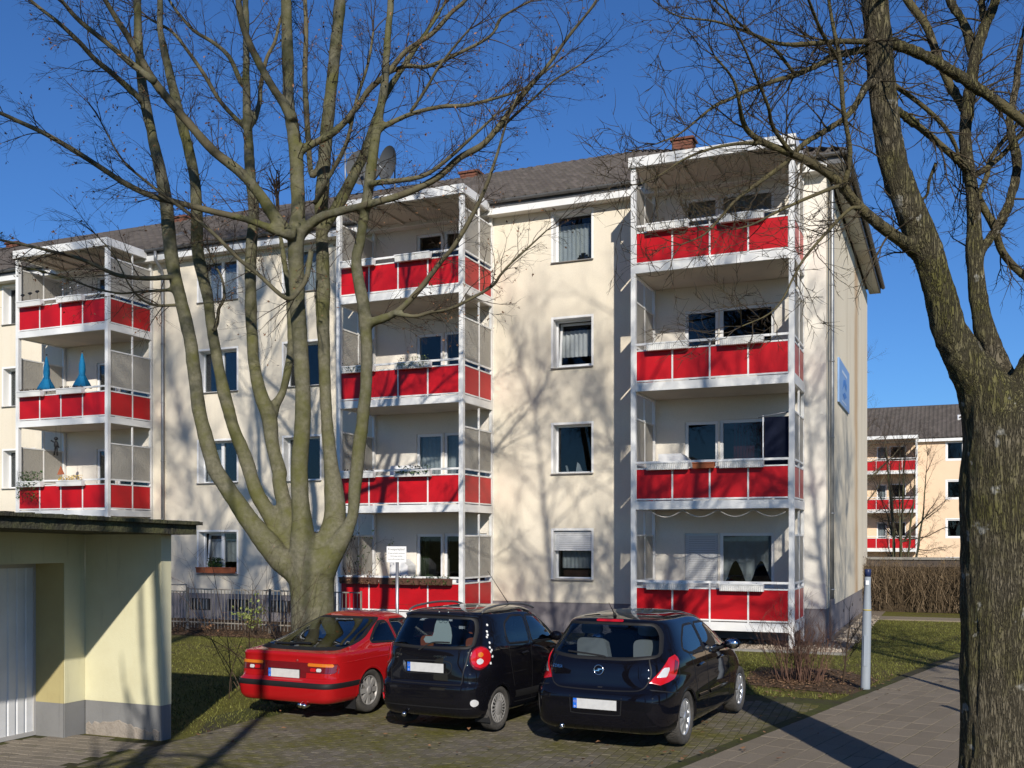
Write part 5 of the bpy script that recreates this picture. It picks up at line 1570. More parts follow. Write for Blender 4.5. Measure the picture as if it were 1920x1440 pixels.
c.strip('wiper', 'rear', [(-.50, .925), (-.3, .925), (-.05, .935), (.1, .935)], BLACK, .018, .012, None, 5, .012)
lettering(c, 'ZX', .035, .17, .745, CHROME)
q = MB(); q.tube([(.30, .25, .20), (.30, .06, .185), (.30, .02, .18)], .032, 12); q.tube([(.38, .25, .20), (.38, .05, .185), (.38, .0, .18)], .032, 12); q.build('exhaust', CHROME, c.t)
for x in (-.34, .34): seat(c, x, 1.25, .40, SEAT, .45, .44); seat(c, x, 2.0, .38, SEAT, .56, .46)
MB().box(-.62, .5, .78, .62, 1.05, .80).build('parcel_shelf', SEATL, c.t)
MB().box(-.65, .4, .22, .65, 3.0, .30).build('cabin_floor', SEAT, c.t)
MB().box(-.64, 2.5, .5, .64, 2.85, .86).build('dashboard', SEAT, c.t)
c.finish(.30, .19, 1.60, spokes_rim(8, .01, HUBCAP, .03))

# ------------------------------------------------------------------ garage with deep canopy
def garage_paint(name, col, stain):
    m, nt, b = nodes_of(name); p = world_pos(nt)
    f = ramp(nt, tex_noise(nt, 1.6, 6, .65, p), [(.4, 0.), (.75, 1.)])
    c = mix(nt, f, col, stain)
    s = ramp(nt, tex_noise(nt, 5, 5, .7, world_pos(nt, (1.6, 1.6, .12))), [(.58, 0.), (.75, .5)])
    c = mix(nt, s, c, tuple(x * .45 for x in col))
    nt.links.new(c, b.inputs['Base Color']); b.inputs['Roughness'].default_value = .85
    bump(nt, b, tex_noise(nt, 70, 4, .6, p), .4, .006)
    return m
G_PALE = garage_paint('pale yellow garage render', (.62, .59, .40), (.55, .515, .335))
G_OCHRE = garage_paint('ochre garage reveal paint', (.42, .36, .17), (.36, .30, .14))
G_PLINTH = garage_paint('grey garage plinth', (.20, .20, .20), (.16, .16, .16))
ROOFFELT = mat('mossy dark roof felt', (.05, .048, .040), .95, .1, var=(.10, .10, .05), vscale=5, bmp=(25, .9, .03), wpos=True)
BARECONC = mat('flaked bare concrete', (.33, .29, .25), .95, .1, var=(.25, .22, .19), vscale=9, bmp=(30, .9, .02), wpos=True)
ga = thing('garage', 'low pale yellow garage with white ribbed door and mossy overhanging flat roof', 'garage', (0, 0, 0))
GX, GD, GY = -9.84, -10.32, 9.62       # front plane, door plane, wing wall plane
q = MB(); zt = 2.52
q.box(GX, GY, .42, -8.64, GY + .17, zt); q.build('wing_wall', G_PALE, ga)
MB().box(GX + .003, GY - .002 + .004, -.05, -8.643, GY + .168, .4199).build('plinth', G_PLINTH, ga)
MB().box(GX - .5, 9.30, .42, GX, GY - .001, zt).build('front_wall', G_PALE, ga)
MB().box(GX - .5, 9.303, -.05, GX - .003, GY - .001, .4199).build('plinth', G_PLINTH, ga)
q = MB(); q.box(GD, 9.29, .42, GX - .01, 9.2995, 2.12); q.build('door_reveal', G_OCHRE, ga)
MB().box(GD, 9.291, -.05, GX - .012, 9.2996, .4199).build('plinth', G_PLINTH, ga)
MB().box(GX - .5, 5.6, 2.12, GX, 9.2995, 2.56).build('lintel', G_PALE, ga)
MB().box(GX - .5, 5.0, -.05, GX, 5.6, 2.6).build('front_wall', G_PALE, ga)
MB().box(-15.5, 5.0, -.05, -15.3, GY + .17, zt).build('rear_wall', G_PALE, ga)
MB().box(-15.3, GY - .0 + .002, -.05, GX - .5, GY + .168, zt).build('side_wall', G_PALE, ga)
q = MB(); ny = 28; w = (9.26 - 5.64) / ny
prof = []
for k in range(ny):
    y0 = 5.64 + k * w
    prof += [(GD + .0, y0), (GD - .014, y0 + .012), (GD - .014, y0 + .028), (GD, y0 + .040)]
prof.append((GD, 9.26))
vs_ = [(p[0], p[1], .06) for p in prof] + [(p[0], p[1], 2.06) for p in prof]; n = len(prof)
q.add(vs_, [(i, i + 1, n + i + 1, n + i) for i in range(n - 1)])
gd = q.build('garage_door', mat('white door enamel', (.66, .67, .69), .45, .4, var=(.58, .59, .60), vscale=3), ga)
q = MB(); q.box(GD - .02, 5.6, .01, GD + .02, 9.26, .06); q.box(GD - .02, 9.26, .01, GD + .02, 9.29, 2.12); q.box(GD - .02, 5.6, 2.06, GD + .02, 9.26, 2.12)
q.build('door_frame', mat('grey door frame', (.40, .39, .38), .6), gd)
MB().box(GD + .001, 7.4, 1.0, GD + .05, 7.5, 1.04).build('handle', BLACK, gd)
# roof slab (slopes gently) with felt edge
q = MB(); X0, X1, Y0, Y1 = -15.6, -8.32, 4.5, 9.86
def zr(y): return 2.49 + (9.86 - y) * .02
def block8(x0, x1, y0, y1, dz0, dz1):
    return [(x0, y0, zr(y0) + dz0), (x1, y0, zr(y0) + dz0), (x1, y1, zr(y1) + dz0), (x0, y1, zr(y1) + dz0), (x0, y0, zr(y0) + dz1), (x1, y0, zr(y0) + dz1), (x1, y1, zr(y1) + dz1), (x0, y1, zr(y1) + dz1)]
BF = [(0,3,2,1),(4,5,6,7),(0,1,5,4),(1,2,6,5),(2,3,7,6),(3,0,4,7)]
q.add(block8(X0, X1, Y0, Y1, -.03, .085), BF); rs = q.build('roof_slab', ROOFFELT, ga)
q = MB(); r2 = random.Random(5)
edge = []
steps = 90
for k in range(steps):
    ya, yb = Y0 + (Y1 + .05 - Y0) * k / steps, Y0 + (Y1 + .05 - Y0) * (k + 1) / steps
    d = r2.uniform(.050, .060); h = r2.uniform(.118, .130)
    q.add(block8(X0, X1 + d, ya, yb, .0855, h), BF)
q.build('felt_edge', ROOFFELT, rs)
# flaked plinth patches: irregular low rim of bare concrete
q = MB(); r2 = random.Random(9); top = []
n = 26
pts_ = [(GX + .02 + (1.15) * k / n, .08 + .10 * abs(noise.noise((k * .45, 1.3, 0))) + .10 * math.sin(PI * min(1, k / n * 1.2)) * (1 - k / n * .5)) for k in range(n + 1)]
vs_ = [(x, GY - .006, 0.0) for x, h in pts_] + [(x, GY - .006, h) for x, h in pts_] + [(x, GY + .002, h + .008) for x, h in pts_]; m_ = n + 1
q.add(vs_, [(i, i + 1, m_ + i + 1, m_ + i) for i in range(n)] + [(m_ + i, m_ + i + 1, 2 * m_ + i + 1, 2 * m_ + i) for i in range(n)])
q.build('flaked_patch', BARECONC, ga)

# ------------------------------------------------------------------ parking sign
SY, SX = 17.6, -9.95
sg_ = thing('parking_sign', 'white private-parking notice with black lettering on a grey metal post', 'sign', (SX, SY, 0), R(8))
MB().tube([(0, .03, -.2), (.0, .03, 2.02)], .032, 10).build('post', STEEL, sg_)
MB().box(-.205, -.012, 1.96, .205, -.002, 2.27).build('board', PVC, sg_)
INK = mat('black print', (.02, .02, .022), .6)
for txt, size, z in (('Privatparkplatz!', .056, 2.195), ('Widerrechtlich parkende', .034, 2.125), ('Fahrzeuge werden', .034, 2.07), ('kostenpflichtig abgeschleppt', .030, 2.01)):
    o = link_mesh('lettering', text_mesh(txt, size, INK), sg_, (0, -.0128, z)); o.rotation_euler = (PI / 2, 0, 0)

# ------------------------------------------------------------------ grey tapered posts beside the path
def lamp_post(x, y, h, label, lean=.0):
    t = thing('path_post', label, 'post', (x, y, 0), 0, 'posts along the paved path')
    t.rotation_euler = (0, lean, 0)
    MB().lathe([(.076, -.1), (.074, .05), (.068, h * .62), (.061, h * .70), (.049, h * .86), (.048, h - .12)], 20).build('shaft', mat('pale blue-grey post paint', (.30, .335, .375), .5, .35, var=(.26, .295, .335), vscale=3), t)
    MB().lathe([(.050, h - .12), (.050, h - .005), (.044, h)], 20).build('cap', mat('dark blue cap', (.02, .03, .09), .4), t)
    MB().lathe([(.0672, h * .657), (.0664, h * .667)], 20).build('yellow_band', mat('dull yellow tape', (.45, .36, .08), .6), t)
    q = MB(); q.box(-.025, -.058, h - .25, .025, -.044, h - .18); q.build('sticker', PVC, t)
    q = MB(); q.box(-.03, -.078, h * .20, .03, -.066, h * .45); q.build('hatch', mat('post hatch', (.30, .34, .39), .5), t)
lamp_post(-1.24, 17.35, 1.93, 'pale grey tapered post with yellow band and dark blue cap between shrub and path', R(1.2))
lamp_post(.98, 16.05, 1.93, 'pale grey tapered post behind the thick trunk by the path')
lamp_post(1.75, 12.55, 1.93, 'pale grey tapered post on the far side of the path, right of the thick trunk')

# ------------------------------------------------------------------ railing fence in front of the facade
FENCE = mat('grey-green painted railing', (.24, .24, .225), .6, .3, var=(.27, .22, .16), vscale=8)
def railing(x0, x1, y, h, label, gate=False):
    t = thing('railing_gate' if gate else 'railing_fence', label, 'gate' if gate else 'fence', (x0, y, 0))
    w = x1 - x0
    q = MB(); q.box(0, -.015, h - .03, w, .015, h); q.box(0, -.012, .22, w, .012, .25); q.build('rails', FENCE, t)
    for s in (0, w): MB().box(s - .018, -.018, -.1, s + .018, .018, h + .03).build('post', FENCE, t)
    me = MB().box(-.007, -.007, .08, .007, .007, h - .005).mesh('bar', FENCE)
    n = int(w / .105)
    for k in range(1, n): link_mesh('bar', me, t, (k * w / n, 0, 0))
    if gate:
        q = MB(); q.tube([(w - .05, 0, h), (w - .25, 0, h - .3)], .012, 6); q.tube([(.02, 0, h + .16), (w, 0, h + .16), (w, 0, h)], .018, 6); q.build('brace', FENCE, t)
railing(-22.2, -18.55, 21.6, 1.05, 'grey railing gate panel with top hoop beside the garage corner', True)
railing(-18.5, -15.9, 21.6, 1.12, 'low grey bar railing between the gate and the many-stemmed tree')
railing(-15.88, -13.2, 21.6, 1.12, 'low grey bar railing running on behind the many-stemmed trunk')

# ------------------------------------------------------------------ tubes for plants: many thin branches joined per plant part
class Twigs:
    def __init__(self): self.v = []; self.f = []
    def tube(self, P, Rr, s=3):
        n = len(P); b = len(self.v)
        t0 = (P[1] - P[0])
        u = t0.orthogonal(); 
        u = u.normalized() if u.length > 0 else Vector((1, 0, 0))
        for i in range(n):
            t = (P[min(i + 1, n - 1)] - P[max(i - 1, 0)])
            if t.length > 1e-9: t.normalize()
            u = u - t * u.dot(t)
            if u.length < 1e-6: u = t.orthogonal()
            u.normalize(); w = t.cross(u)
            for k in range(s):
                a = 2 * PI * k / s
                q = P[i] + (u * math.cos(a) + w * math.sin(a)) * Rr[i]
                self.v.append((q.x, q.y, q.z))
        for i in range(n - 1):
            for k in range(s):
                a = b + i * s + k; c = b + i * s + (k + 1) % s
                self.f.append((a, c, c + s, a + s))
    def build(self, name, m, parent=None):
        me = np_mesh(name, self.v, self.f, m, True)
        return link_mesh(name, me, parent)
def rdir(r): 
    return Vector((r.gauss(0, 1), r.gauss(0, 1), r.gauss(0, 1))).normalized()
def grow(tw, r, p, d, L, rad, depth, up=.12, wig=.22, leaves=None, kids=(3, 5), ratio=(.42, .68), spread=(.5, 1.0), seg=5, tipr=.35, leafp=.0, budsz=0):
    P = [p.copy()]; dd = d.normalized()
    for i in range(seg):
        dd = (dd + rdir(r) * wig + Vector((0, 0, up))).normalized()
        P.append(P[-1] + dd * (L / seg))
    Rr = [rad * (1 - (1 - tipr) * i / seg) for i in range(seg + 1)]
    tw.tube(P, Rr, 5 if rad > .012 else (4 if rad > .006 else 3))
    if depth > 0:
        for k in range(r.randint(*kids)):
            f = r.uniform(.22, .98); i = min(int(f * seg), seg - 1)
            q = P[i].lerp(P[i + 1], f * seg - i); t = (P[i + 1] - P[i]).normalized()
            s = t.cross(rdir(r)).normalized(); a = r.uniform(*spread)
            nd = t * math.cos(a) + s * math.sin(a)
            grow(tw, r, q, nd, L * r.uniform(*ratio), max(rad * .58 * (1 - .4 * f), .0024), depth - 1, up, wig, leaves, kids, ratio, spread, max(3, seg - 1), tipr, leafp, budsz)
    if leaves is not None and r.random() < leafp:
        leaves.append(P[-1].copy())
    return P
def leaf_cloud(pts_, r, m, size, name, parent, per=(1, 3), sp=.05):
    q = MB()
    for p in pts_:
        for k in range(r.randint(*per)):
            c = p + rdir(r) * r.uniform(0, sp); s = r.uniform(.6, 1.2) * size
            u = rdir(r) * s; v = u.cross(rdir(r)).normalized() * s * .5
            q.add([c - u, c + v, c + u, c - v], [(0, 1, 2, 3)])
    return tag(q.build(name, m, parent), kind='stuff')

# bare shrub by the grey post
r = random.Random(21)
sh = thing('bare_shrub', 'leafless brown shrub of many thin stems beside the pale grey post', 'shrub', (-2.35, 17.9, 0))
tw = Twigs()
for k in range(85):
    a = r.uniform(0, 2 * PI); rr = r.uniform(0, .38)
    p = Vector((rr * math.cos(a) * 1.1, rr * math.sin(a), 0)); d = Vector((p.x * .9 + r.gauss(0, .2), p.y * .9 + r.gauss(0, .2), 1.2))
    grow(tw, r, p, d, r.uniform(.5, 1.05), r.uniform(.005, .010), 2, .05, .16, None, (2, 4), (.35, .6), (.3, .7), 5)
tag(tw.build('stems', mat('reddish brown stem', (.13, .075, .055), .8, .15, isl=.3), sh), kind='stuff')
sh = thing('bare_shrub', 'small leafless sapling with a dark stem between the shrub and the grey post', 'shrub', (-1.62, 17.75, 0))
tw = Twigs(); grow(tw, r, Vector((0, 0, 0)), Vector((.05, 0, 1)), 1.0, .022, 2, .1, .1, None, (6, 9), (.4, .6), (.4, .8), 6); tag(tw.build('stems', DRYTWIG, sh), kind='stuff')
# loose shrub at the garage corner
sh = thing('bare_shrub', 'loose arching leafless shrub growing behind the garage corner', 'shrub', (-10.0, 13.4, 0))
tw = Twigs(); lv = []
for k in range(26):
    a = r.uniform(0, 2 * PI); p = Vector((r.gauss(0, .3), r.gauss(0, .3), 0)); d = Vector((r.gauss(.15, .5), r.gauss(0, .4), 1.0))
    grow(tw, r, p, d, r.uniform(1.0, 2.4), r.uniform(.005, .010), 2, -.05, .13, lv, (2, 4), (.3, .5), (.4, .9), 7, leafp=.1)
tag(tw.build('stems', DRYTWIG, sh), kind='stuff'); leaf_cloud(lv, r, DRYLEAF, .02, 'dry_leaves', sh, (1, 1), .02)
# yellow-green shrub below the facade
sh = thing('leafy_shrub', 'small yellow-green leafy shrub in the bed beside the railing', 'shrub', (-15.9, 20.9, 0))
tw = Twigs(); lv = []
for k in range(16):
    d = Vector((r.gauss(0, .5), r.gauss(0, .4), 1.0)); grow(tw, r, Vector((r.gauss(0, .12), r.gauss(0, .1), 0)), d, r.uniform(.4, .8), .008, 1, .05, .15, lv, (3, 5), (.3, .5), (.4, .8), 5, leafp=1.0)
tag(tw.build('stems', DRYTWIG, sh), kind='stuff'); leaf_cloud(lv, r, LEAFY, .05, 'foliage', sh, (2, 4), .07)
for k, (x, y, lab) in enumerate(((-13.6, 20.7, 'low brown seed-headed perennials in the bed near the sign post'), (-17.6, 21.0, 'low brown tangle of perennials in the bed by the gate'))):
    sh = thing('perennial_clump', lab, 'plant', (x, y, 0)); tw = Twigs(); lv = []
    for j in range(50): grow(tw, r, Vector((r.gauss(0, .7), r.gauss(0, .25), 0)), Vector((r.gauss(0, .4), r.gauss(0, .4), 1)), r.uniform(.15, .45), .004, 1, .0, .2, lv, (1, 3), (.4, .6), (.4, .9), 4, leafp=.6)
    tag(tw.build('stems', DRYTWIG, sh), kind='stuff'); leaf_cloud(lv, r, DRYLEAF, .03, 'dry_leaves', sh, (1, 2), .04)
# climbing plant and trellis on the ground-floor balcony of tower 2
sh = thing('balcony_climber', 'tangled climbing plant on the ground-floor balcony beside the many-stemmed trunk', 'plant', (TOW['t2'] + .45, FY - 1.75, LEV[0] + .2))
tw = Twigs(); lv = []
for k in range(14): grow(tw, r, Vector((r.gauss(0, .15), r.gauss(0, .08), .6)), Vector((r.gauss(0, .3), r.gauss(0, .15), 1)), r.uniform(.8, 1.5), .008, 2, .0, .25, lv, (2, 4), (.3, .5), (.4, 1.0), 6, leafp=.35)
tag(tw.build('stems', DRYTWIG, sh), kind='stuff'); leaf_cloud(lv, r, LEAF, .035, 'foliage', sh, (1, 3), .06)

# brown hedge beyond the lawn
he = thing('hedge', 'tall brown winter hedge of dense bare twigs beyond the lawn', 'hedge', (4.2, 36.4, 0))
tw = Twigs(); r = random.Random(3); lv = []
for k in range(2300):
    x = r.uniform(-7.6, 6.5); y = r.uniform(-.6, .7); top = 1.72 + .12 * math.sin(x * 1.7) + .08 * math.sin(x * 4.1) + r.gauss(0, .13)
    p = Vector((x, y, r.uniform(0, 1.2))); d = Vector((r.gauss(0, .35), r.gauss(-.15, .3), 1))
    L = min(top - p.z, r.uniform(.5, 1.1))
    if L > .1: grow(tw, r, p, d, L, r.uniform(.006, .013), 1, .05, .2, lv, (2, 3), (.35, .6), (.4, .9), 4, leafp=.25)
tag(tw.build('twigs', mat('tan hedge twig', (.17, .125, .08), .85, .1, isl=.5), he), kind='stuff')
leaf_cloud(lv, r, mat('dull hedge leaf', (.12, .085, .045), .8, .1, isl=.6), .035, 'leaves', he, (1, 2), .08)
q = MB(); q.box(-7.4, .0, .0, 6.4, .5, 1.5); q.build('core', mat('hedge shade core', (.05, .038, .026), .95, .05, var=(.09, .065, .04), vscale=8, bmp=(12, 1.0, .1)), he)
WALLC = mat('old dark wall', (.09, .075, .065), .9, .1, var=(.06, .05, .045), vscale=3)
lw = thing('garden_wall', 'low dark garden wall with flat coping behind the brown hedge', 'wall', (4.2, 37.6, 0))
MB().box(-7.6, 0, -.2, 8, .2, 1.72).build('masonry', WALLC, lw); MB().box(-7.65, -.06, 1.72, 8.05, .26, 1.8).build('coping', KERB, lw)

# ------------------------------------------------------------------ trees: limbs as polylines (x, y, z, radius) in metres from the foot
FOOT_STEMS = (-10.43, 15.45)
FOOT_THICK = (0.45, 9.43)
STEMS1 = [
    [(0.022, 0.008, -0.243, 0.4611), (0.013, 0.004, 0.137, 0.415), (0.005, 0, 0.708, 0.3873), (-0.013, -0.007, 1.373, 0.3873), (-0.03, -0.015, 1.849, 0.4242), (-0.048, -0.022, 2.229, 0.4057)],
    [(-0.109, -0.048, 1.706, 0.3135), (-0.302, -0.177, 1.897, 0.2576), (-0.495, -0.306, 2.069, 0.218), (-0.712, -0.445, 2.391, 0.2026), (-0.989, -0.61, 2.805, 0.1692), (-1.222, -0.755, 3.227, 0.1541), (-1.418, -0.885, 3.59, 0.1451), (-1.467, -0.953, 3.821, 0.1367), (-1.559, -1.039, 4.284, 0.1284), (-1.625, -1.113, 4.745, 0.12), (-1.647, -1.169, 5.204, 0.1158), (-1.704, -1.24, 5.892, 0.1195), (-1.827, -1.339, 6.576, 0.1112), (-1.942, -1.435, 7.303, 0.1189), (-2.005, -1.508, 8.331, 0.1107), (-2.161, -1.621, 9.234, 0.0947), (-2.299, -1.726, 10.132, 0.0866), (-2.335, -1.788, 10.88, 0.0785), (-2.329, -1.832, 11.615, 0.0705), (-2.356, -1.89, 12.683, 0.0625), (-2.45, -1.977, 14.288, 0.0468), (-2.584, -2.081, 15.886, 0.0272)],
    [(-0.193, 0.025, 1.798, 0.2782), (-0.415, -0.049, 2.084, 0.2017), (-0.647, -0.127, 2.496, 0.1594), (-0.791, -0.168, 2.812, 0.1465), (-1.041, -0.253, 3.245, 0.1326), (-1.229, -0.313, 3.86, 0.1239), (-1.418, -0.373, 4.343, 0.1158), (-1.563, -0.414, 4.826, 0.1159), (-1.682, -0.444, 5.311, 0.1077), (-1.774, -0.463, 5.796, 0.1037), (-1.867, -0.481, 6.282, 0.0997), (-1.933, -0.489, 6.77, 0.0998), (-2.106, -0.542, 7.548, 0.1124), (-2.145, -0.538, 8.328, 0.1083), (-2.194, -0.538, 8.984, 0.1001), (-2.34, -0.58, 9.632, 0.1002), (-2.505, -0.629, 10.29, 0.0919), (-2.662, -0.675, 10.95, 0.0795), (-2.818, -0.721, 11.669, 0.0628), (-2.841, -0.71, 12.263, 0.0587), (-2.926, -0.725, 13.737, 0.0503), (-3.092, -0.776, 15.506, 0.0294)],
    [(-0.175, 0.032, 1.893, 0.2596), (-0.417, -0.014, 2.515, 0.1946), (-0.59, -0.03, 3.025, 0.144), (-0.71, -0.024, 3.46, 0.1327), (-0.741, 0.02, 3.628, 0.133), (-0.889, 0.014, 4.116, 0.1251), (-0.975, 0.035, 4.607, 0.1421), (-1.168, 0.01, 5.101, 0.1216), (-1.291, 0.015, 5.597, 0.1093), (-1.359, 0.043, 6.096, 0.1096), (-1.419, 0.074, 6.844, 0.1099), (-1.452, 0.118, 7.645, 0.106), (-1.431, 0.184, 8.451, 0.102), (-1.518, 0.204, 9.132, 0.1023), (-1.588, 0.231, 9.806, 0.094), (-1.658, 0.259, 10.823, 0.0772), (-1.691, 0.302, 11.516, 0.0688), (-1.742, 0.337, 12.544, 0.0603), (-1.85, 0.349, 14.179, 0.0519), (-1.994, 0.344, 16.428, 0.0303)],
    [(-0.999, 0.116, 4.568, 0.1092), (-0.987, 0.23, 4.874, 0.0929), (-0.921, 0.367, 5.134, 0.0764), (-0.88, 0.493, 5.645, 0.0768), (-0.903, 0.592, 5.961, 0.0729), (-0.971, 0.672, 6.531, 0.069), (-1.067, 0.739, 7.157, 0.0607), (-1.219, 0.783, 7.89, 0.0523), (-1.373, 0.826, 8.631, 0.0394)],
    [(0.009, -0.106, 1.804, 0.3485), (-0.087, -0.163, 2.23, 0.2503), (-0.113, -0.19, 2.806, 0.1781), (-0.14, -0.216, 3.23, 0.1547), (-0.131, -0.228, 3.833, 0.1499), (-0.08, -0.222, 4.302, 0.1458), (-0.063, -0.23, 5.007, 0.1416), (-0.089, -0.257, 5.71, 0.1375), (-0.115, -0.284, 6.271, 0.1374), (-0.133, -0.307, 6.643, 0.1372), (-0.142, -0.326, 7.39, 0.1412), (-0.133, -0.338, 7.827, 0.1532), (-0.091, -0.335, 8.132, 0.1289), (-0.099, -0.355, 8.754, 0.1247), (-0.125, -0.381, 9.366, 0.1206), (-0.212, -0.434, 9.987, 0.1045), (-0.22, -0.453, 10.606, 0.1044), (-0.229, -0.472, 11.215, 0.1003), (-0.229, -0.488, 11.833, 0.0962), (-0.264, -0.518, 12.943, 0.0881), (-0.315, -0.555, 14.796, 0.068), (-0.435, -0.622, 17.018, 0.032)],
    [(0.04, 0.015, 1.801, 0.3504), (0.146, 0.092, 2.133, 0.2908), (0.235, 0.161, 2.419, 0.2396), (0.307, 0.222, 2.811, 0.206), (0.274, 0.239, 3.242, 0.1816), (0.197, 0.237, 3.856, 0.1277), (0.128, 0.239, 4.578, 0.1114), (0.076, 0.248, 5.302, 0.1074), (0.043, 0.265, 6.029, 0.1159), (0.009, 0.282, 6.757, 0.1368), (0.002, 0.31, 7.073, 0.1329), (-0.032, 0.326, 7.68, 0.1123), (-0.057, 0.347, 8.501, 0.1249), (-0.046, 0.382, 8.918, 0.1251), (-0.044, 0.414, 9.317, 0.1211), (-0.007, 0.461, 9.979, 0.1171), (0.04, 0.512, 10.634, 0.1089), (0.087, 0.563, 11.3, 0.1091), (0.161, 0.626, 12.291, 0.1093), (0.254, 0.696, 13.481, 0.101), (0.464, 0.817, 15.458, 0.0759), (0.675, 0.938, 17.834, 0.0338)],
    [(0.166, -0.04, 1.899, 0.3118), (0.443, 0.047, 2.277, 0.1957), (0.649, 0.104, 2.598, 0.1295), (0.751, 0.116, 2.842, 0.1011), (0.792, 0.103, 3.264, 0.1131), (0.859, 0.1, 3.826, 0.121), (0.952, 0.109, 4.526, 0.1128), (1.027, 0.11, 5.224, 0.1045), (1.042, 0.085, 5.92, 0.1084), (1.006, 0.038, 6.52, 0.1122), (0.952, -0.015, 6.904, 0.104), (0.925, -0.058, 7.278, 0.0959), (1.017, -0.05, 7.66, 0.0878), (1.083, -0.053, 8.04, 0.0956), (1.157, -0.052, 8.41, 0.0954), (1.232, -0.052, 8.881, 0.0992), (1.34, -0.037, 9.58, 0.0793), (1.456, -0.018, 10.176, 0.0712), (1.513, -0.025, 10.779, 0.0672), (1.595, -0.021, 11.683, 0.0631), (1.71, -0.003, 13.041, 0.0551), (1.976, 0.079, 15.127, 0.0275)],
    [(-0.024, 0.314, 7.927, 0.0997), (0.091, 0.33, 8.159, 0.1079), (0.329, 0.399, 8.535, 0.1077), (0.522, 0.449, 8.91, 0.0992), (0.741, 0.51, 9.331, 0.0908), (0.907, 0.548, 9.799, 0.0824), (1.116, 0.604, 10.361, 0.0658), (1.465, 0.72, 10.921, 0.0534), (1.831, 0.843, 11.48, 0.0451), (2.151, 0.947, 11.989, 0.0328), (2.471, 1.051, 12.591, 0.0245)]]
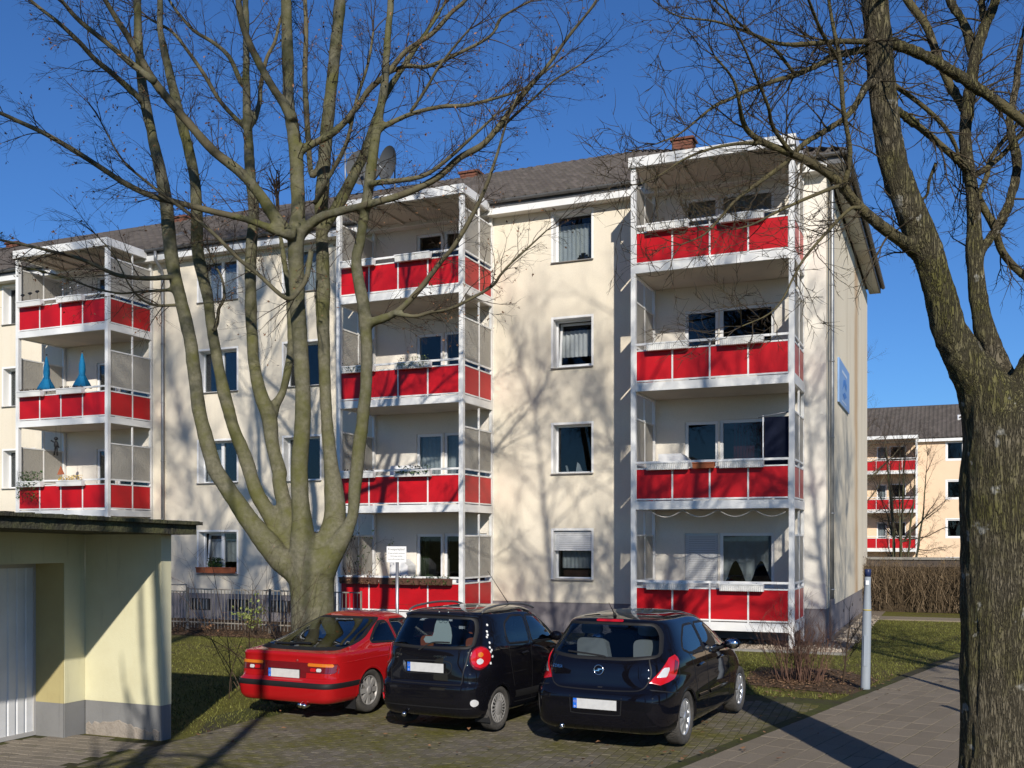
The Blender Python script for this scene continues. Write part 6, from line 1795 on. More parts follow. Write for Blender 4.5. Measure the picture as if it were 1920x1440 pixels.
LIMBS1 = [
    [(-0.093, -0.476, 7.719, 0.1064), (-0.188, -0.655, 7.801, 0.0934), (-0.508, -0.93, 8.377, 0.0887), (-0.73, -1.163, 8.697, 0.0841), (-1.04, -1.433, 8.986, 0.0795), (-1.369, -1.711, 9.44, 0.071), (-1.609, -1.952, 9.806, 0.0705), (-1.739, -2.146, 10.078, 0.0622), (-1.939, -2.369, 10.573, 0.054), (-2.086, -2.57, 10.921, 0.046), (-2.149, -2.736, 11.141, 0.038), (-2.345, -2.957, 11.589, 0.0264)],
    [(-1.517, -2.279, 9.879, 0.0538), (-1.776, -2.541, 10.12, 0.0457), (-2.045, -2.808, 10.398, 0.0415), (-2.33, -3.081, 10.671, 0.0374), (-2.493, -3.303, 10.938, 0.0297), (-2.651, -3.522, 11.282, 0.0221)],
    [(-2.288, -1.737, 9.915, 0.0563), (-2.287, -1.877, 9.951, 0.0479), (-2.558, -2.132, 10.256, 0.0476), (-2.758, -2.357, 10.466, 0.0433), (-2.905, -2.559, 10.699, 0.0391), (-3.128, -2.794, 10.962, 0.031), (-3.404, -3.051, 11.221, 0.0269), (-3.617, -3.282, 11.526, 0.0191)],
    [(-0.11, -0.483, 7.672, 0.0655), (-0.189, -0.698, 7.697, 0.0608), (-0.593, -1.052, 7.866, 0.0562), (-1.046, -1.426, 7.959, 0.0517), (-1.488, -1.795, 8.058, 0.0512), (-1.78, -2.101, 8.118, 0.0468), (-2.065, -2.403, 8.273, 0.0464), (-2.31, -2.689, 8.476, 0.0421), (-2.555, -2.974, 8.674, 0.0417), (-2.871, -3.29, 8.892, 0.0375), (-3.124, -3.579, 9.02, 0.0334), (-3.238, -3.809, 9.077, 0.0294), (-3.552, -4.124, 9.19, 0.0218)],
    [(-1.922, -1.364, 6.931, 0.0488), (-1.885, -1.552, 6.901, 0.0403), (-2.103, -1.849, 6.835, 0.0398), (-2.38, -2.171, 6.832, 0.0355), (-2.486, -2.419, 6.891, 0.0312), (-2.706, -2.717, 7.016, 0.0308), (-2.959, -3.028, 7.078, 0.0267), (-3.202, -3.336, 7.128, 0.0226), (-3.437, -3.64, 7.159, 0.0186)],
    [(-1.905, -1.357, 6.737, 0.0325), (-2.353, -1.743, 6.656, 0.0201), (-2.531, -2.015, 6.586, 0.0175), (-2.81, -2.329, 6.632, 0.0158), (-3.121, -2.657, 6.765, 0.0125), (-3.624, -3.067, 6.895, 0.0093)],
    [(-1.863, -1.339, 6.469, 0.0285), (-2.117, -1.643, 6.427, 0.0226), (-2.223, -1.883, 6.513, 0.0175), (-2.273, -2.101, 6.722, 0.0142), (-2.345, -2.327, 7.12, 0.0109), (-2.493, -2.586, 7.422, 0.0093)],
    [(0.247, -0.44, 7.412, 0.0407), (0.237, -0.553, 6.924, 0.0445), (0.168, -0.691, 6.67, 0.0402), (0.101, -0.828, 6.509, 0.04), (-0.006, -0.983, 6.558, 0.0358), (-0.277, -1.207, 6.867, 0.0332), (-0.536, -1.426, 7.118, 0.0315), (-0.897, -1.688, 7.552, 0.0313), (-1.375, -2.001, 7.981, 0.0272), (-1.685, -2.241, 8.256, 0.0232), (-2.015, -2.491, 8.614, 0.0169), (-2.26, -2.704, 9.184, 0.0122)],
    [(-0.124, -0.272, 7.778, 0.0827), (0.172, -0.296, 7.942, 0.0739), (0.489, -0.312, 8.039, 0.0693), (1.243, -0.141, 8.179, 0.0606), (1.877, -0.022, 8.316, 0.0561), (2.443, 0.069, 8.54, 0.0557), (2.837, 0.086, 8.814, 0.0553), (3.307, 0.136, 9.03, 0.0509), (3.771, 0.183, 9.541, 0.0427), (4.091, 0.169, 9.833, 0.0385), (4.414, 0.156, 10.119, 0.0306), (4.781, 0.162, 10.538, 0.0265), (5.166, 0.176, 10.931, 0.0188), (5.444, 0.143, 11.308, 0.0134)],
    [(1.252, -0.121, 8.515, 0.0485), (1.422, -0.193, 8.505, 0.0442), (1.932, -0.121, 8.513, 0.0398), (2.327, -0.097, 8.556, 0.0356), (2.693, -0.086, 8.749, 0.0314), (3.103, -0.057, 9.036, 0.0249), (3.565, -0.005, 9.397, 0.0193)],
    [(1.01, 0.102, 6.14, 0.0823), (1.203, 0.068, 6.202, 0.0654), (1.505, 0.08, 6.271, 0.061), (1.753, 0.069, 6.386, 0.0525), (2.099, 0.101, 6.699, 0.0482), (2.325, 0.08, 6.918, 0.0439), (2.549, 0.059, 7.134, 0.0397), (2.771, 0.037, 7.329, 0.0394), (2.991, 0.014, 7.601, 0.0392), (3.2, -0.013, 7.896, 0.035), (3.383, -0.051, 8.178, 0.0325), (3.532, -0.104, 8.447, 0.0277), (3.68, -0.158, 8.756, 0.0229), (3.842, -0.205, 9.146, 0.0167), (4.043, -0.236, 9.531, 0.0113)],
    [(1.632, 0.041, 6.299, 0.0364), (2.023, 0.051, 6.221, 0.0321), (2.35, 0.033, 6.262, 0.0318), (2.673, 0.014, 6.275, 0.0284), (3, -0.004, 6.367, 0.0258), (3.468, 0.038, 6.589, 0.0233), (3.656, -0.039, 6.737, 0.0215), (3.874, -0.103, 6.891, 0.0191), (4.231, -0.108, 7.153, 0.0151), (4.512, -0.145, 7.341, 0.0112)],
    [(1.31, 0.013, 9.511, 0.0488), (1.533, 0.03, 9.584, 0.0405), (1.932, 0.123, 9.729, 0.0363), (2.42, 0.253, 9.818, 0.0338), (2.871, 0.367, 9.815, 0.0304), (3.452, 0.537, 9.939, 0.0239), (3.846, 0.627, 10.061, 0.0175), (4.312, 0.748, 10.416, 0.0119)],
    [(-0.108, -0.374, 9.151, 0.0658), (0.038, -0.344, 9.252, 0.0616), (0.544, -0.161, 9.529, 0.0574), (0.929, -0.03, 9.955, 0.0491), (1.141, 0.028, 10.249, 0.049), (1.447, 0.125, 10.514, 0.049), (1.743, 0.219, 10.87, 0.0448), (2.183, 0.374, 11.17, 0.0407), (2.511, 0.481, 11.524, 0.0365), (2.744, 0.548, 11.721, 0.0324), (3.07, 0.654, 12.165, 0.0243)],
    [(1.321, 0.344, 10.627, 0.0372), (1.689, 0.374, 10.705, 0.0329), (2.062, 0.405, 10.633, 0.0327), (2.625, 0.519, 10.809, 0.0292), (3.182, 0.629, 11.056, 0.0242), (3.398, 0.594, 11.308, 0.02), (3.885, 0.675, 11.52, 0.0159)],
    [(-0.093, -0.476, 9.718, 0.0818), (-0.195, -0.644, 9.995, 0.0691), (-0.254, -0.793, 10.13, 0.0662), (-0.394, -0.977, 10.472, 0.0642), (-0.516, -1.153, 10.845, 0.0598), (-0.56, -1.296, 11.15, 0.0555), (-0.537, -1.411, 11.45, 0.0512), (-0.521, -1.528, 12.1, 0.0391)],
    [(-1.637, 0.279, 10.1, 0.0527), (-1.747, 0.232, 10.17, 0.0439), (-2.114, 0.076, 10.599, 0.0395), (-2.389, -0.041, 11.097, 0.0369), (-2.664, -0.158, 11.526, 0.0334), (-2.94, -0.276, 11.895, 0.0281), (-3.307, -0.432, 12.125, 0.0211)],
    [(-1.727, 0.349, 10.942, 0.0529), (-1.859, 0.329, 11.057, 0.0442), (-2.065, 0.278, 11.505, 0.0398), (-2.365, 0.186, 11.793, 0.0355), (-2.731, 0.067, 12.041, 0.032), (-3.032, -0.025, 12.401, 0.0267), (-3.205, -0.062, 12.651, 0.0223)],
    [(-1.609, 0.291, 10.14, 0.0527), (-1.544, 0.365, 10.297, 0.044), (-1.488, 0.436, 10.635, 0.0441), (-1.496, 0.479, 10.955, 0.0406), (-1.42, 0.558, 11.477, 0.0354), (-1.307, 0.652, 11.8, 0.0311), (-1.24, 0.728, 12.225, 0.0267), (-1.126, 0.823, 12.651, 0.0178)],
    [(-1.706, -0.62, 6.147, 0.0336), (-1.668, -0.549, 6.301, 0.0295), (-1.683, -0.501, 6.552, 0.0271), (-1.627, -0.423, 6.756, 0.0254), (-1.686, -0.394, 7.106, 0.0221), (-1.87, -0.418, 7.457, 0.0188), (-1.975, -0.408, 7.665, 0.0137)],
    [(-0.136, 0.484, 9.354, 0.0516), (-0.353, 0.478, 9.089, 0.0432), (-0.462, 0.519, 9.807, 0.052), (-0.562, 0.563, 10.926, 0.0479), (-0.59, 0.638, 11.856, 0.0437), (-0.655, 0.698, 12.494, 0.0395)],
    [(0.215, 0.09, 8.693, 0.0376), (0.07, -0.063, 8.381, 0.0333), (0.55, 0.051, 9.201, 0.0373), (0.725, 0.035, 9.545, 0.033), (0.882, 0.011, 10.072, 0.0287), (1.114, 0.02, 10.687, 0.0245), (1.242, -0.016, 11.203, 0.0179)],
    [(1.886, 0.149, 9.774, 0.0283), (2.222, 0.102, 10.111, 0.0256), (2.47, 0.018, 10.349, 0.0238), (2.796, -0.033, 10.626, 0.0196), (3.118, -0.087, 10.851, 0.0155)],
    [(3.154, 0.363, 9.107, 0.0255), (3.597, 0.362, 9.397, 0.0236), (4.074, 0.375, 9.725, 0.0195), (4.462, 0.35, 9.956, 0.0154), (4.923, 0.356, 10.138, 0.0115)]]
STEMS2 = [
    [(0.009, 0.005, -0.461, 0.4797), (-0.003, -0.001, -0.196, 0.4283), (-0.015, -0.006, 0.069, 0.394), (-0.019, -0.008, 0.51, 0.3598), (-0.019, -0.008, 1.128, 0.3512), (-0.011, -0.004, 1.791, 0.3598), (-0.003, -0.001, 2.453, 0.3683), (-0.003, -0.001, 2.895, 0.3683), (0.005, 0.003, 3.204, 0.3598), (0.009, 0.005, 3.424, 0.3598)],
    [(-0.044, -0.018, 3.292, 0.3203), (-0.118, -0.071, 3.488, 0.2622), (-0.215, -0.135, 3.692, 0.2044), (-0.321, -0.201, 3.856, 0.1631), (-0.39, -0.252, 3.983, 0.1464), (-0.45, -0.3, 4.102, 0.138), (-0.498, -0.342, 4.302, 0.1255), (-0.542, -0.382, 4.493, 0.1171), (-0.617, -0.436, 4.761, 0.1209), (-0.756, -0.517, 5.093, 0.1125), (-0.863, -0.584, 5.422, 0.1063), (-0.917, -0.629, 5.751, 0.108), (-0.951, -0.665, 6.073, 0.1077), (-0.974, -0.697, 6.398, 0.1035), (-1.004, -0.731, 6.721, 0.0993), (-1.03, -0.764, 7.137, 0.0951), (-1.083, -0.809, 7.975, 0.0869), (-1.191, -0.876, 9.233, 0.0749), (-1.306, -0.947, 10.908, 0.0629), (-1.459, -1.034, 12.996, 0.0471), (-1.611, -1.12, 15.074, 0.0274)],
    [(0.028, 0.23, 3.403, 0.2522), (0, 0.249, 3.656, 0.1434), (-0.052, 0.256, 3.865, 0.0931), (-0.106, 0.264, 4.029, 0.0849), (-0.172, 0.266, 4.185, 0.0851), (-0.222, 0.275, 4.475, 0.0769), (-0.242, 0.296, 4.712, 0.0728), (-0.25, 0.323, 4.918, 0.0709), (-0.258, 0.35, 5.288, 0.0603), (-0.296, 0.364, 5.659, 0.0562), (-0.317, 0.385, 6.033, 0.0564), (-0.269, 0.436, 6.405, 0.0566), (-0.23, 0.483, 6.694, 0.0524), (-0.143, 0.55, 6.98, 0.0438), (-0.068, 0.612, 7.178, 0.0417), (0.029, 0.683, 7.572, 0.0396), (0.096, 0.742, 8.632, 0.0376), (0.032, 0.745, 10.557, 0.031), (-0.142, 0.701, 12.733, 0.0178)],
    [(-0.239, 0.442, 4.841, 0.0522), (-0.169, 0.521, 4.984, 0.0437), (-0.094, 0.601, 5.101, 0.0439), (0.03, 0.702, 5.356, 0.0419), (0.107, 0.783, 5.742, 0.0399), (0.048, 0.806, 6.132, 0.0356), (0.104, 0.878, 6.501, 0.0336), (0.151, 0.947, 6.908, 0.0315), (0.221, 1.025, 7.318, 0.0271), (0.269, 1.093, 7.928, 0.0182)],
    [(0.052, -0.086, 3.325, 0.2435), (0.134, -0.021, 3.591, 0.1873), (0.277, 0.069, 3.946, 0.1552), (0.462, 0.178, 4.48, 0.1352), (0.607, 0.269, 5.105, 0.1233), (0.692, 0.335, 5.823, 0.1113), (0.737, 0.384, 6.546, 0.1034), (0.782, 0.433, 7.363, 0.0996), (0.909, 0.517, 8.721, 0.0874), (1.12, 0.636, 10.538, 0.071), (1.291, 0.738, 12.816, 0.0503), (1.421, 0.823, 15.109, 0.0252)]]
LIMBS2 = [
    [(-0.604, -0.3, 4.716, 0.0619), (-0.709, -0.475, 4.757, 0.0534), (-0.807, -0.648, 4.796, 0.0489), (-0.965, -0.845, 4.891, 0.0444), (-1.121, -1.042, 5.016, 0.0401), (-1.228, -1.218, 5.136, 0.0359), (-1.375, -1.411, 5.219, 0.0318), (-1.532, -1.608, 5.266, 0.0279), (-1.694, -1.808, 5.299, 0.024), (-1.783, -1.976, 5.34, 0.0202), (-1.803, -2.115, 5.395, 0.0166), (-1.794, -2.242, 5.434, 0.0131), (-1.809, -2.378, 5.544, 0.0096), (-1.901, -2.548, 5.651, 0.0063)],
    [(-1.22, -1.171, 5.125, 0.0253), (-1.183, -1.233, 5.125, 0.0215), (-1.14, -1.292, 5.317, 0.0184), (-1.163, -1.38, 5.51, 0.0176), (-1.178, -1.464, 5.636, 0.0174), (-1.189, -1.546, 5.907, 0.0166), (-1.228, -1.641, 6.134, 0.0137), (-1.263, -1.733, 6.367, 0.0101)],
    [(-0.986, -0.636, 6.117, 0.0304), (-1.06, -0.849, 5.987, 0.0242), (-1.181, -1.082, 5.686, 0.0219), (-1.457, -1.381, 5.415, 0.0196), (-1.563, -1.607, 5.211, 0.0174), (-1.703, -1.848, 5.014, 0.015), (-1.839, -2.087, 4.823, 0.012), (-1.913, -2.299, 4.638, 0.0091), (-1.982, -2.51, 4.47, 0.0064), (-2.085, -2.735, 4.353, 0.0044)],
    [(-0.986, -0.636, 6.354, 0.0341), (-1.079, -0.817, 6.3, 0.028), (-1.261, -1.036, 6.188, 0.0239), (-1.395, -1.235, 6.049, 0.0217), (-1.525, -1.431, 5.924, 0.0192), (-1.649, -1.626, 5.818, 0.0175), (-1.823, -1.841, 5.685, 0.0144), (-1.909, -2.019, 5.567, 0.0122), (-1.994, -2.196, 5.455, 0.01), (-2.164, -2.41, 5.226, 0.0065), (-2.29, -2.605, 5.098, 0.0042)],
    [(-1.005, -0.645, 6.418, 0.0266), (-1.072, -0.904, 6.324, 0.0222), (-1.244, -1.209, 6.221, 0.0198), (-1.409, -1.51, 6.102, 0.0175), (-1.589, -1.818, 5.999, 0.0136), (-1.764, -2.123, 5.979, 0.0106), (-1.927, -2.423, 5.947, 0.0077), (-2.11, -2.733, 5.875, 0.005), (-2.248, -3.022, 5.904, 0.0033)],
    [(-1.204, -1.382, 5.048, 0.0176), (-1.236, -1.526, 4.999, 0.0146), (-1.413, -1.731, 4.876, 0.0123), (-1.601, -1.942, 4.734, 0.0094), (-1.716, -2.122, 4.62, 0.0066), (-1.807, -2.291, 4.547, 0.0045)],
    [(-1.084, -1.113, 4.953, 0.0163), (-1.15, -1.265, 4.904, 0.0135), (-1.282, -1.446, 4.711, 0.0116), (-1.425, -1.631, 4.481, 0.0097), (-1.492, -1.784, 4.298, 0.0082), (-1.543, -1.93, 4.121, 0.0067), (-1.622, -2.088, 3.982, 0.0049), (-1.773, -2.276, 3.875, 0.0036)],
    [(-1.522, -1.626, 5.258, 0.0174), (-1.62, -1.867, 5.374, 0.0142), (-1.625, -2.068, 5.451, 0.0119), (-1.663, -2.284, 5.557, 0.0097), (-1.697, -2.498, 5.653, 0.0075), (-1.753, -2.721, 5.775, 0.0055), (-1.786, -2.934, 5.885, 0.0039)],
    [(-1.694, -1.808, 5.299, 0.0154), (-1.846, -2.09, 5.214, 0.012), (-1.977, -2.363, 5.1, 0.0097), (-2.099, -2.632, 4.952, 0.0076), (-2.195, -2.891, 4.774, 0.0052), (-2.252, -3.132, 4.652, 0.0036)],
    [(-1.214, -1.277, 6.026, 0.0164), (-1.31, -1.644, 6.109, 0.0137), (-1.345, -1.985, 6.148, 0.0105), (-1.373, -2.323, 6.171, 0.0079)],
    [(-1.514, -1.514, 5.888, 0.0141), (-1.625, -1.833, 5.968, 0.0116), (-1.758, -2.161, 5.979, 0.0092), (-1.878, -2.484, 6.018, 0.007), (-1.987, -2.802, 6.062, 0.0049)],
    [(-0.946, -0.62, 6.462, 0.0417), (-0.874, -0.508, 6.446, 0.0383), (-0.676, -0.342, 6.399, 0.0386), (-0.47, -0.172, 6.315, 0.039), (-0.277, -0.009, 6.211, 0.0393), (-0.102, 0.148, 6.118, 0.0397), (0.135, 0.33, 5.959, 0.04), (0.436, 0.54, 5.71, 0.0444), (0.635, 0.706, 5.461, 0.0488)],
    [(-0.937, -0.399, 6.008, 0.035), (-0.84, -0.259, 5.979, 0.0295), (-0.649, -0.08, 5.858, 0.0278), (-0.521, 0.072, 5.771, 0.0281), (-0.357, 0.24, 5.645, 0.0304), (-0.287, 0.367, 5.571, 0.0327), (-0.221, 0.494, 5.42, 0.0331), (-0.083, 0.65, 5.17, 0.0334), (-0.009, 0.779, 4.977, 0.0337), (0.173, 0.955, 4.794, 0.034), (0.493, 1.189, 4.607, 0.0344)],
    [(-0.929, -0.395, 6.206, 0.0272), (-0.857, -0.256, 6.193, 0.0216), (-0.683, -0.073, 6.097, 0.0199), (-0.521, 0.105, 5.979, 0.0185), (-0.42, 0.257, 5.858, 0.0163), (-0.364, 0.389, 5.729, 0.014)],
    [(-0.334, 0.728, 6.299, 0.0383), (-0.352, 0.738, 6.359, 0.0383), (-0.454, 0.713, 6.55, 0.0363), (-0.562, 0.685, 6.844, 0.0363), (-0.647, 0.667, 7.095, 0.0343), (-0.804, 0.618, 7.333, 0.0343), (-0.944, 0.577, 7.635, 0.0258)],
    [(-0.228, 0.556, 6.664, 0.0416), (-0.253, 0.599, 6.73, 0.0376), (-0.318, 0.626, 6.998, 0.0336), (-0.454, 0.622, 7.263, 0.0296), (-0.583, 0.622, 7.579, 0.0213)],
    [(-0.151, 0.697, 7.022, 0.0294), (-0.177, 0.849, 7.218, 0.0278), (-0.187, 1.008, 7.592, 0.0239)],
    [(-0.261, 0.433, 5.589, 0.0288), (-0.143, 0.673, 5.722, 0.0252), (0.019, 0.933, 5.931, 0.0235), (0.21, 1.204, 6.22, 0.0218), (0.477, 1.508, 6.542, 0.0177)],
    [(-0.556, 0.199, 5.669, 0.0142), (-0.613, 0.247, 5.53, 0.0143), (-0.631, 0.312, 5.436, 0.0124), (-0.711, 0.35, 5.388, 0.0083)],
    [(-0.211, 0.563, 5.459, 0.025), (-0.142, 0.701, 5.659, 0.0231), (-0.112, 0.823, 5.84, 0.0213), (-0.001, 0.979, 6.048, 0.0193), (0.118, 1.138, 6.235, 0.0174)]]

def bark_mat(name, a, b_, moss, lichen, furrow):
    m, nt, b = nodes_of(name)
    p = coords(nt)
    n1 = tex_noise(nt, 3.0, 6, .65, p); n2 = tex_noise(nt, 14, 5, .65, p)
    c = mix(nt, ramp(nt, n2, [(.3, 0.), (.7, 1.)]), a, b_)
    c = mix(nt, mathn(nt, 'MULTIPLY', ramp(nt, tex_noise(nt, 1.3, 6, .7, p), [(.42, 0.), (.62, 1.)]), moss[1]), c, moss[0])
    if furrow:
        mp = nt.nodes.new('ShaderNodeMapping'); mp.inputs['Scale'].default_value = (1, 1, .13); nt.links.new(p, mp.inputs['Vector'])
        ad = nt.nodes.new('ShaderNodeVectorMath'); ad.operation = 'ADD'
        nz = nt.nodes.new('ShaderNodeTexNoise'); nz.inputs['Scale'].default_value = 4.0; nt.links.new(mp.outputs[0], nz.inputs['Vector'])
        sc = nt.nodes.new('ShaderNodeVectorMath'); sc.operation = 'SCALE'; sc.inputs['Scale'].default_value = .10
        nt.links.new(nz.outputs['Color'], sc.inputs[0]); nt.links.new(mp.outputs[0], ad.inputs[0]); nt.links.new(sc.outputs[0], ad.inputs[1])
        f1 = mathn(nt, 'ABSOLUTE', mathn(nt, 'SUBTRACT', tex_noise(nt, 34, 3, .5, ad.outputs[0]), .5))
        f2 = mathn(nt, 'ABSOLUTE', mathn(nt, 'SUBTRACT', tex_noise(nt, 66, 3, .5, ad.outputs[0]), .5))
        e = ramp(nt, mathn(nt, 'MINIMUM', f1, mathn(nt, 'MULTIPLY', f2, 1.5)), [(.0, 0.), (.085, 1.)])
        c = mix(nt, e, tuple(x * .38 for x in a), c)
        h = mathn(nt, 'ADD', e, mathn(nt, 'MULTIPLY', n2, .5))
        bump(nt, b, h, .9, .02)
    else:
        rings = nt.nodes.new('ShaderNodeMapping'); rings.inputs['Scale'].default_value = (.4, .4, 3.5); nt.links.new(p, rings.inputs['Vector'])
        rn = tex_noise(nt, 9, 5, .7, rings.outputs[0])
        c = mix(nt, ramp(nt, rn, [(.60, 0.), (.74, .6)]), c, tuple(x * .45 for x in a))
        bump(nt, b, mathn(nt, 'ADD', mathn(nt, 'MULTIPLY', rn, .6), n2), .5, .012)
    if lichen:
        l = ramp(nt, tex_noise(nt, 5.5, 3, .55, p), [(.66, 0.), (.70, .8)])
        c = mix(nt, l, c, lichen)
    nt.links.new(c, b.inputs['Base Color']); b.inputs['Roughness'].default_value = .9; b.inputs['Specular IOR Level'].default_value = .15
    return m
BARK1 = bark_mat('smooth grey-green bark', (.100, .094, .060), (.190, .178, .126), ((.098, .098, .030), .85), None, False)
BARK2 = bark_mat('furrowed mossy bark', (.122, .104, .070), (.182, .156, .108), ((.100, .096, .020), .8), (.34, .33, .29), True)
LIMB1 = mat('olive-grey limb bark', (.150, .135, .082), .85, .12, var=(.090, .076, .050), vscale=2.5, bmp=(40, .4, .01))
LIMB2 = mat('mossy olive limb bark', (.130, .113, .055), .85, .12, var=(.070, .058, .036), vscale=6, bmp=(45, .9, .02))
TWIG1 = mat('dark brown twig bark', (.075, .058, .042), .85, .12, var=(.050, .038, .030), vscale=2.0)
TWIG2 = mat('dark olive twig bark', (.068, .055, .034), .85, .12, var=(.048, .037, .027), vscale=2.0)

def voxel_union(name, stems, m, parent, voxel, k, ridge=0.0, sides=14):
    q = MB()
    for S in stems:
        P = catmull(S, k)
        q.tube([p[:3] for p in P], [max(p[3], voxel * .9) for p in P], sides, True)
    me0 = q.mesh(name, m)
    ob = bpy.data.objects.new('tmp', me0); COL.objects.link(ob)
    md = ob.modifiers.new('r', 'REMESH'); md.mode = 'VOXEL'; md.voxel_size = voxel; md.use_smooth_shade = True
    sm = ob.modifiers.new('s', 'SMOOTH'); sm.iterations = 6; sm.factor = .5
    dg = bpy.context.evaluated_depsgraph_get()
    me = bpy.data.meshes.new_from_object(ob.evaluated_get(dg))
    bpy.data.objects.remove(ob)
    me.materials.clear(); me.materials.append(m)
    n = len(me.vertices); co = np.empty(n * 3, dtype=np.float32); me.vertices.foreach_get('co', co); co = co.reshape(-1, 3)
    no = np.empty(n * 3, dtype=np.float32); me.vertex_normals.foreach_get('vector', no); no = no.reshape(-1, 3)
    d = np.empty(n)
    for i in range(n):
        x, y, z = co[i]
        if ridge:
            a = noise.noise((x * 13, y * 13, z * 2.2)); b = noise.noise((x * 27 + 5, y * 27, z * 4.5))
            d[i] = ridge * (.5 - abs(a) * 1.6 - abs(b) * .7) + .012 * noise.noise((x * 3, y * 3, z * 2))
        else:
            d[i] = .012 * noise.noise((x * 4, y * 4, z * 2.5)) + .006 * noise.noise((x * 11, y * 11, z * 7))
    co = co + no * d[:, None]
    me.vertices.foreach_set('co', co.ravel().astype(np.float32)); me.update()
    me.polygons.foreach_set('use_smooth', np.ones(len(me.polygons), dtype=bool))
    return link_mesh(name, me, parent)

def crown_twigs(stems, limbs, r, per_m, tmin, L0, depth, up, wig, leafp, upper=0.0):
    tw = Twigs(); lv = []
    for grp, isl in ((stems, False), (limbs, True)):
        for S in grp:
            P = catmull(S, 4)
            for i in range(len(P) - 1):
                a, b = Vector(P[i][:3]), Vector(P[i + 1][:3]); seg = (b - a).length
                if a.z < tmin and not isl: continue
                rad = P[i][3]
                lam = per_m * seg * (1.0 if isl else .45)
                cnt = int(lam) + (1 if r.random() < lam - int(lam) else 0)
                for _ in range(cnt):
                    p = a.lerp(b, r.random()); t = (b - a).normalized(); s = t.cross(rdir(r)).normalized(); an = r.uniform(.45, 1.05)
                    d = t * math.cos(an) + s * math.sin(an)
                    frac = i / max(1, len(P) - 2)
                    L = L0 * r.uniform(.45, 1.15) * (1.0 - .35 * frac if isl else 1.0)
                    grow(tw, r, p, d, L, max(.0045, min(rad * .45, .011) * r.uniform(.6, 1)), depth, up, wig, lv, (3, 5), (.35, .62), (.4, 1.0), 5, .3, leafp)
            # the limb tip breaks up into a spray
            if P[-1][3] > .06: continue
            tip = Vector(P[-1][:3]); t = (tip - Vector(P[-2][:3])).normalized()
            for _ in range(3):
                grow(tw, r, tip, t + rdir(r) * .35, L0 * .9, max(.004, P[-1][3] * .7), depth, up, wig, lv, (3, 5), (.35, .62), (.4, 1.0), 5, .3, leafp)
    return tw, lv

def limb_mesh(limbs, name, m, parent, k=5, sides=9):
    q = MB()
    for S in limbs:
        P = catmull(S, k); q.tube([p[:3] for p in P], [p[3] * (1 + .07 * noise.noise((p[0] * 5, p[1] * 5, p[2] * 5))) for p in P], sides)
    return q.build(name, m, parent)

r = random.Random(11)
t1 = thing('many_stemmed_tree', 'bare smooth-barked tree whose short trunk divides into many stems behind the red coupe', 'tree', (*FOOT_STEMS, 0))
def collars(limbs, n=6):
    """the swollen roots of the thicker limbs, grown into the trunk"""
    f = (1.35, 1.25, 1.14, 1.08, 1.0, .85)
    return [[(*p[:3], p[3] * f[i]) for i, p in enumerate(S[:n])] for S in limbs if S[0][3] > .03]
voxel_union('trunk', STEMS1 + collars(LIMBS1), BARK1, t1, .032, 5)
limb_mesh(LIMBS1, 'limbs', LIMB1, t1)
tw, lv = crown_twigs(STEMS1, LIMBS1, r, 7.6, 6.8, .95, 2, -.01, .22, .13)
for S in STEMS1[1:]:                       # the upper crown above the stems
    if S[-1][2] < 11.5: continue
    tip = Vector(S[-1][:3]); t = (tip - Vector(S[-2][:3])).normalized()
    for k in range(5): grow(tw, r, Vector(S[-1 - k % 3][:3]), t + rdir(r) * .55, r.uniform(1.6, 3.0), S[-1][3] * .7 + .008, 3, .10, .16, lv, (3, 5), (.4, .65), (.4, .9), 6, .3, .1)
tag(tw.build('crown', TWIG1, t1), kind='stuff')
leaf_cloud(lv, r, DRYLEAF, .028, 'dry_leaves', t1, (1, 2), .04)

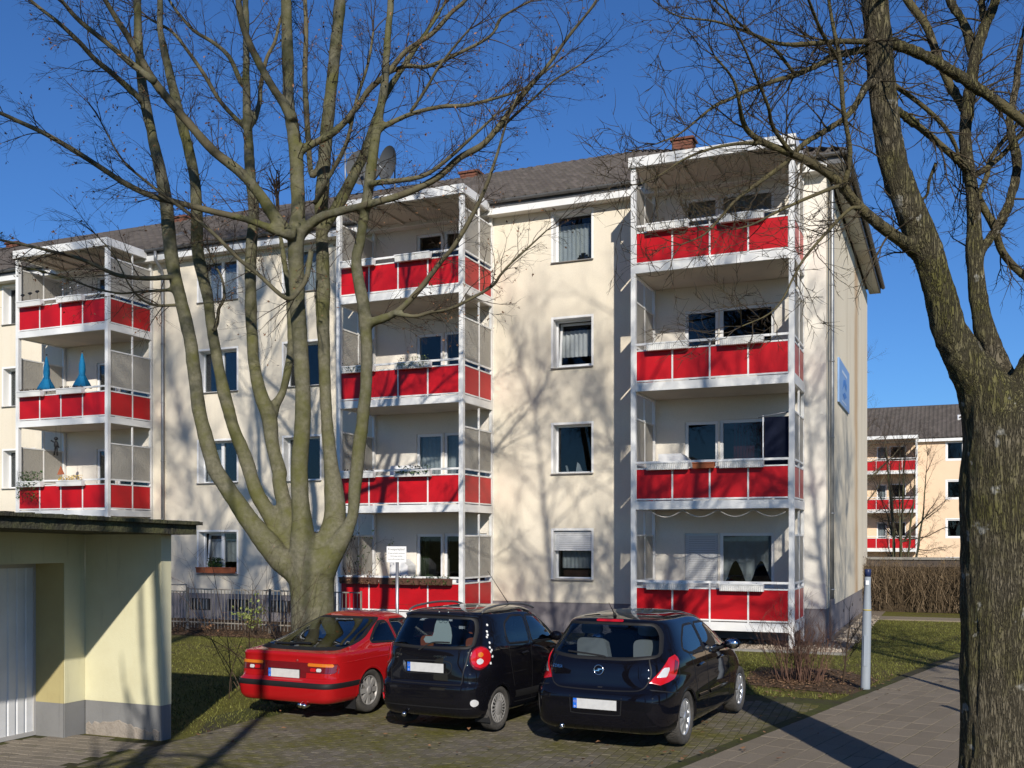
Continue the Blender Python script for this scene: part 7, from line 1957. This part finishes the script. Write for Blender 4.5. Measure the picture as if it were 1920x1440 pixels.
r = random.Random(12)
t2 = thing('thick_trunked_tree', 'bare tree with thick furrowed mossy trunk forking beside the paved path', 'tree', (*FOOT_THICK, 0))
voxel_union('trunk', STEMS2 + collars(LIMBS2), BARK2, t2, .0185, 6, .016, 20)
limb_mesh(LIMBS2, 'limbs', LIMB2, t2)
tw, lv = crown_twigs(STEMS2, LIMBS2, r, 9.0, 4.6, .60, 2, .04, .34, 0)
for S in STEMS2[1:]:                       # the high crown, whose shade mottles the facade
    P = catmull(S, 5); hi = [p for p in P if p[2] > 7.2]
    for p in hi[::2]:
        for k in range(2):
            a = r.uniform(0, 2 * PI); d = Vector((math.cos(a), math.sin(a), r.uniform(.3, 1.0)))
            grow(tw, r, Vector(p[:3]), d, r.uniform(2.0, 4.2), max(.02, p[3] * .5), 3, .06, .17, lv, (4, 6), (.4, .65), (.4, .9), 7, .25, 0)
    tip = Vector(P[-1][:3])
    for k in range(6): grow(tw, r, tip, Vector((r.gauss(0, .6), r.gauss(0, .6), 1)), r.uniform(2, 3.6), .035, 3, .06, .17, lv, (4, 6), (.4, .65), (.4, .9), 7, .25, 0)
tag(tw.build('crown', TWIG2, t2), kind='stuff')

# trees standing outside the picture whose shadows fall into it, and one far off behind the gable
def stand(src, x, y, rz, sc, label, cat='tree', drop=()):
    c = copy_tree(src)
    for k in kids(c):
        if k.name.split('.')[0] in drop: bpy.data.objects.remove(k)
    c.location = (x, y, 0); c.rotation_euler = (0, 0, rz); c.scale = (sc, sc, sc); c['label'] = label; c['category'] = cat
    return c
stand(t2, -7.6, -1.0, R(20), 1.5, 'tall bare tree with furrowed trunk standing in front of the garage row behind the viewpoint')
stand(t2, -3.3, 0.2, R(115), .8, 'unseen bare tree with furrowed trunk beside the garage drive behind the viewpoint, crown left off to thin its shade', drop=('crown',))  # crown dropped so this unseen tree casts only trunk and limb shadows
stand(t2, 4.5, 13.3, R(160), .8, 'bare tree with slimmer furrowed trunk on the lawn across the path')
stand(t2, 9.5, 26.0, R(250), .95, 'bare tree with furrowed trunk on the lawn beyond the path')
far_t = stand(t1, -7.0, 52.0, R(30), .85, 'bare tree rising behind the gable in front of the far peach block')
far_t.location = (-6.2, 60.0, -1.54)
far_s = stand(t1, -1.6, 43.0, R(110), .42, 'small bare tree in front of the balconies of the far peach block')
far_s.location = (-2.0, 45.5, -.9)
